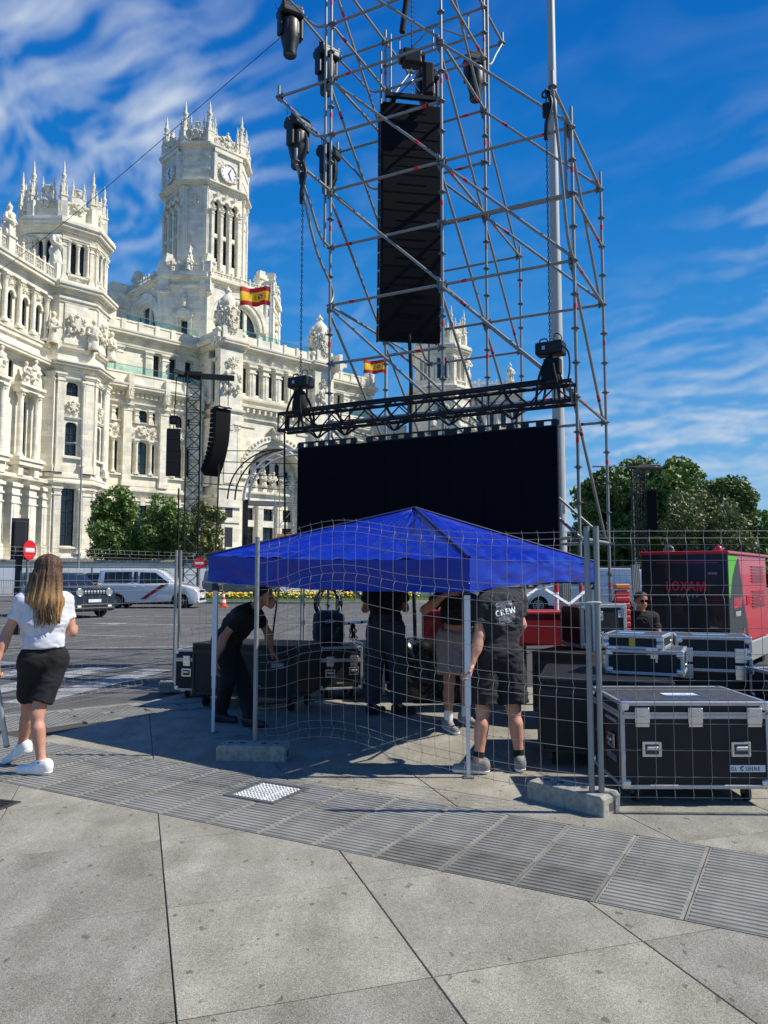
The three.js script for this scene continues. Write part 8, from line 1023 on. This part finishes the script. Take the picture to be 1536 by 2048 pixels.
tree('olive green feathery tree in front of the tall trees at the right', [31.0, -76], 9.5, 11, 13000, 0.34, leafD, 113, { trunk: 0.12, group: 'tall trees at the right', lobes: 20 });
tree('rounded tree sloping down to the right edge of the tall trees', [37.4, -90], 12.2, 11.5, 18000, 0.46, leafB, 114, { trunk: 0.12, group: 'tall trees at the right', lobes: 20 });
tree('low tree at the far right behind the generator', [44.0, -92], 9, 9, 10000, 0.42, leafA, 115, { trunk: 0.1, group: 'tall trees at the right', lobes: 16 });
tree('low leafy tree at the right edge of the photo', [50.5, -98], 7, 9, 8000, 0.42, leafB, 116, { trunk: 0.1, group: 'tall trees at the right', lobes: 16 });
tree('low tree beyond the tent, right of the light mast', [22.5, -92], 6.8, 8, 8000, 0.42, leafB, 117, { trunk: 0.1, group: 'tall trees at the right', lobes: 16 });
{ // hedge that closes the view under the trees
  const lobes = [], r = rngOf(40); for (let i = 0; i < 60; i++) lobes.push([14 + i * 0.75, 1.6 + r() * 0.8, -82 - i * 0.2 - r() * 3, 1.4, 1.6 + r(), 1.3]); const h = obj('hedge', [leafCloud(lobes, 22000, 0.42, 41)], leafB); h.userData.kind = 'stuff'; h.userData.label = 'dark hedge closing the view under the right-hand trees'; h.userData.category = 'hedge';
}
// flower island
{
  const isl = struct('traffic_island', [cyl(1, 1, 0.13, 0, 0, 0, 48).scale(9.5, 1, 3.4).translate(-5.6, -0.03, -44)], concrete); const gr = M(rgb(0.07, 0.12, 0.025), 0.9); struct('island_lawn', [lathe([[9.2, 0.1], [8.5, 0.18], [4, 0.32], [0.001, 0.36]], 48).scale(1, 1, 0.34).translate(-5.6, 0, -44)], gr);
  const r = rngOf(61), blades = new THREE.InstancedMesh(new THREE.ConeGeometry(0.02, 0.16, 3).translate(0, 0.08, 0), new THREE.MeshStandardMaterial({ color: rgb(0.09, 0.15, 0.03), roughness: 0.9 }), 9000), fl = new THREE.InstancedMesh(new THREE.IcosahedronGeometry(0.075, 0), new THREE.MeshStandardMaterial({ color: 0xffffff, roughness: 0.7 }), 2600), m4 = new THREE.Matrix4(), q = new THREE.Quaternion(), cc = new THREE.Color();
  for (let i = 0; i < 9000; i++) { const a = r() * 6.283, R = Math.sqrt(r()) * 0.98, x = -5.6 + Math.cos(a) * R * 9.1, z = -44 + Math.sin(a) * R * 3.1, y = lerp(0.36, 0.11, R); q.setFromEuler(new THREE.Euler((r() - 0.5) * 0.6, r() * 6, (r() - 0.5) * 0.6)); m4.compose(V(x, y - 0.01, z), q, V(1, 0.7 + r() * 0.8, 1)); blades.setMatrixAt(i, m4); }
  for (let i = 0; i < 2600; i++) { const a = -Math.PI + r() * 6.283, R = 0.62 + r() * 0.22, x = -5.6 + Math.cos(a) * R * 9.1, z = -44 + Math.sin(a) * R * 3.1, y = lerp(0.36, 0.11, R) + 0.14 + r() * 0.22; m4.compose(V(x, y, z), q, V(1 + r() * 0.5, 0.7, 1)); fl.setMatrixAt(i, m4); cc.setRGB(0.75, 0.42 + r() * 0.2, 0.02); if (r() < 0.25) cc.setRGB(0.7, 0.66, 0.4); if (r() < 0.2) cc.setRGB(0.07, 0.13, 0.03); fl.setColorAt(i, cc); }
  blades.name = 'lawn_grass'; blades.userData = { kind: 'stuff', label: 'short green grass on the traffic island', category: 'grass' }; fl.name = 'flower_bed'; fl.userData = { kind: 'stuff', label: 'band of yellow and white flowers on the traffic island', category: 'flowers' }; scene.add(blades, fl);
}

renderer.render(scene, camera);
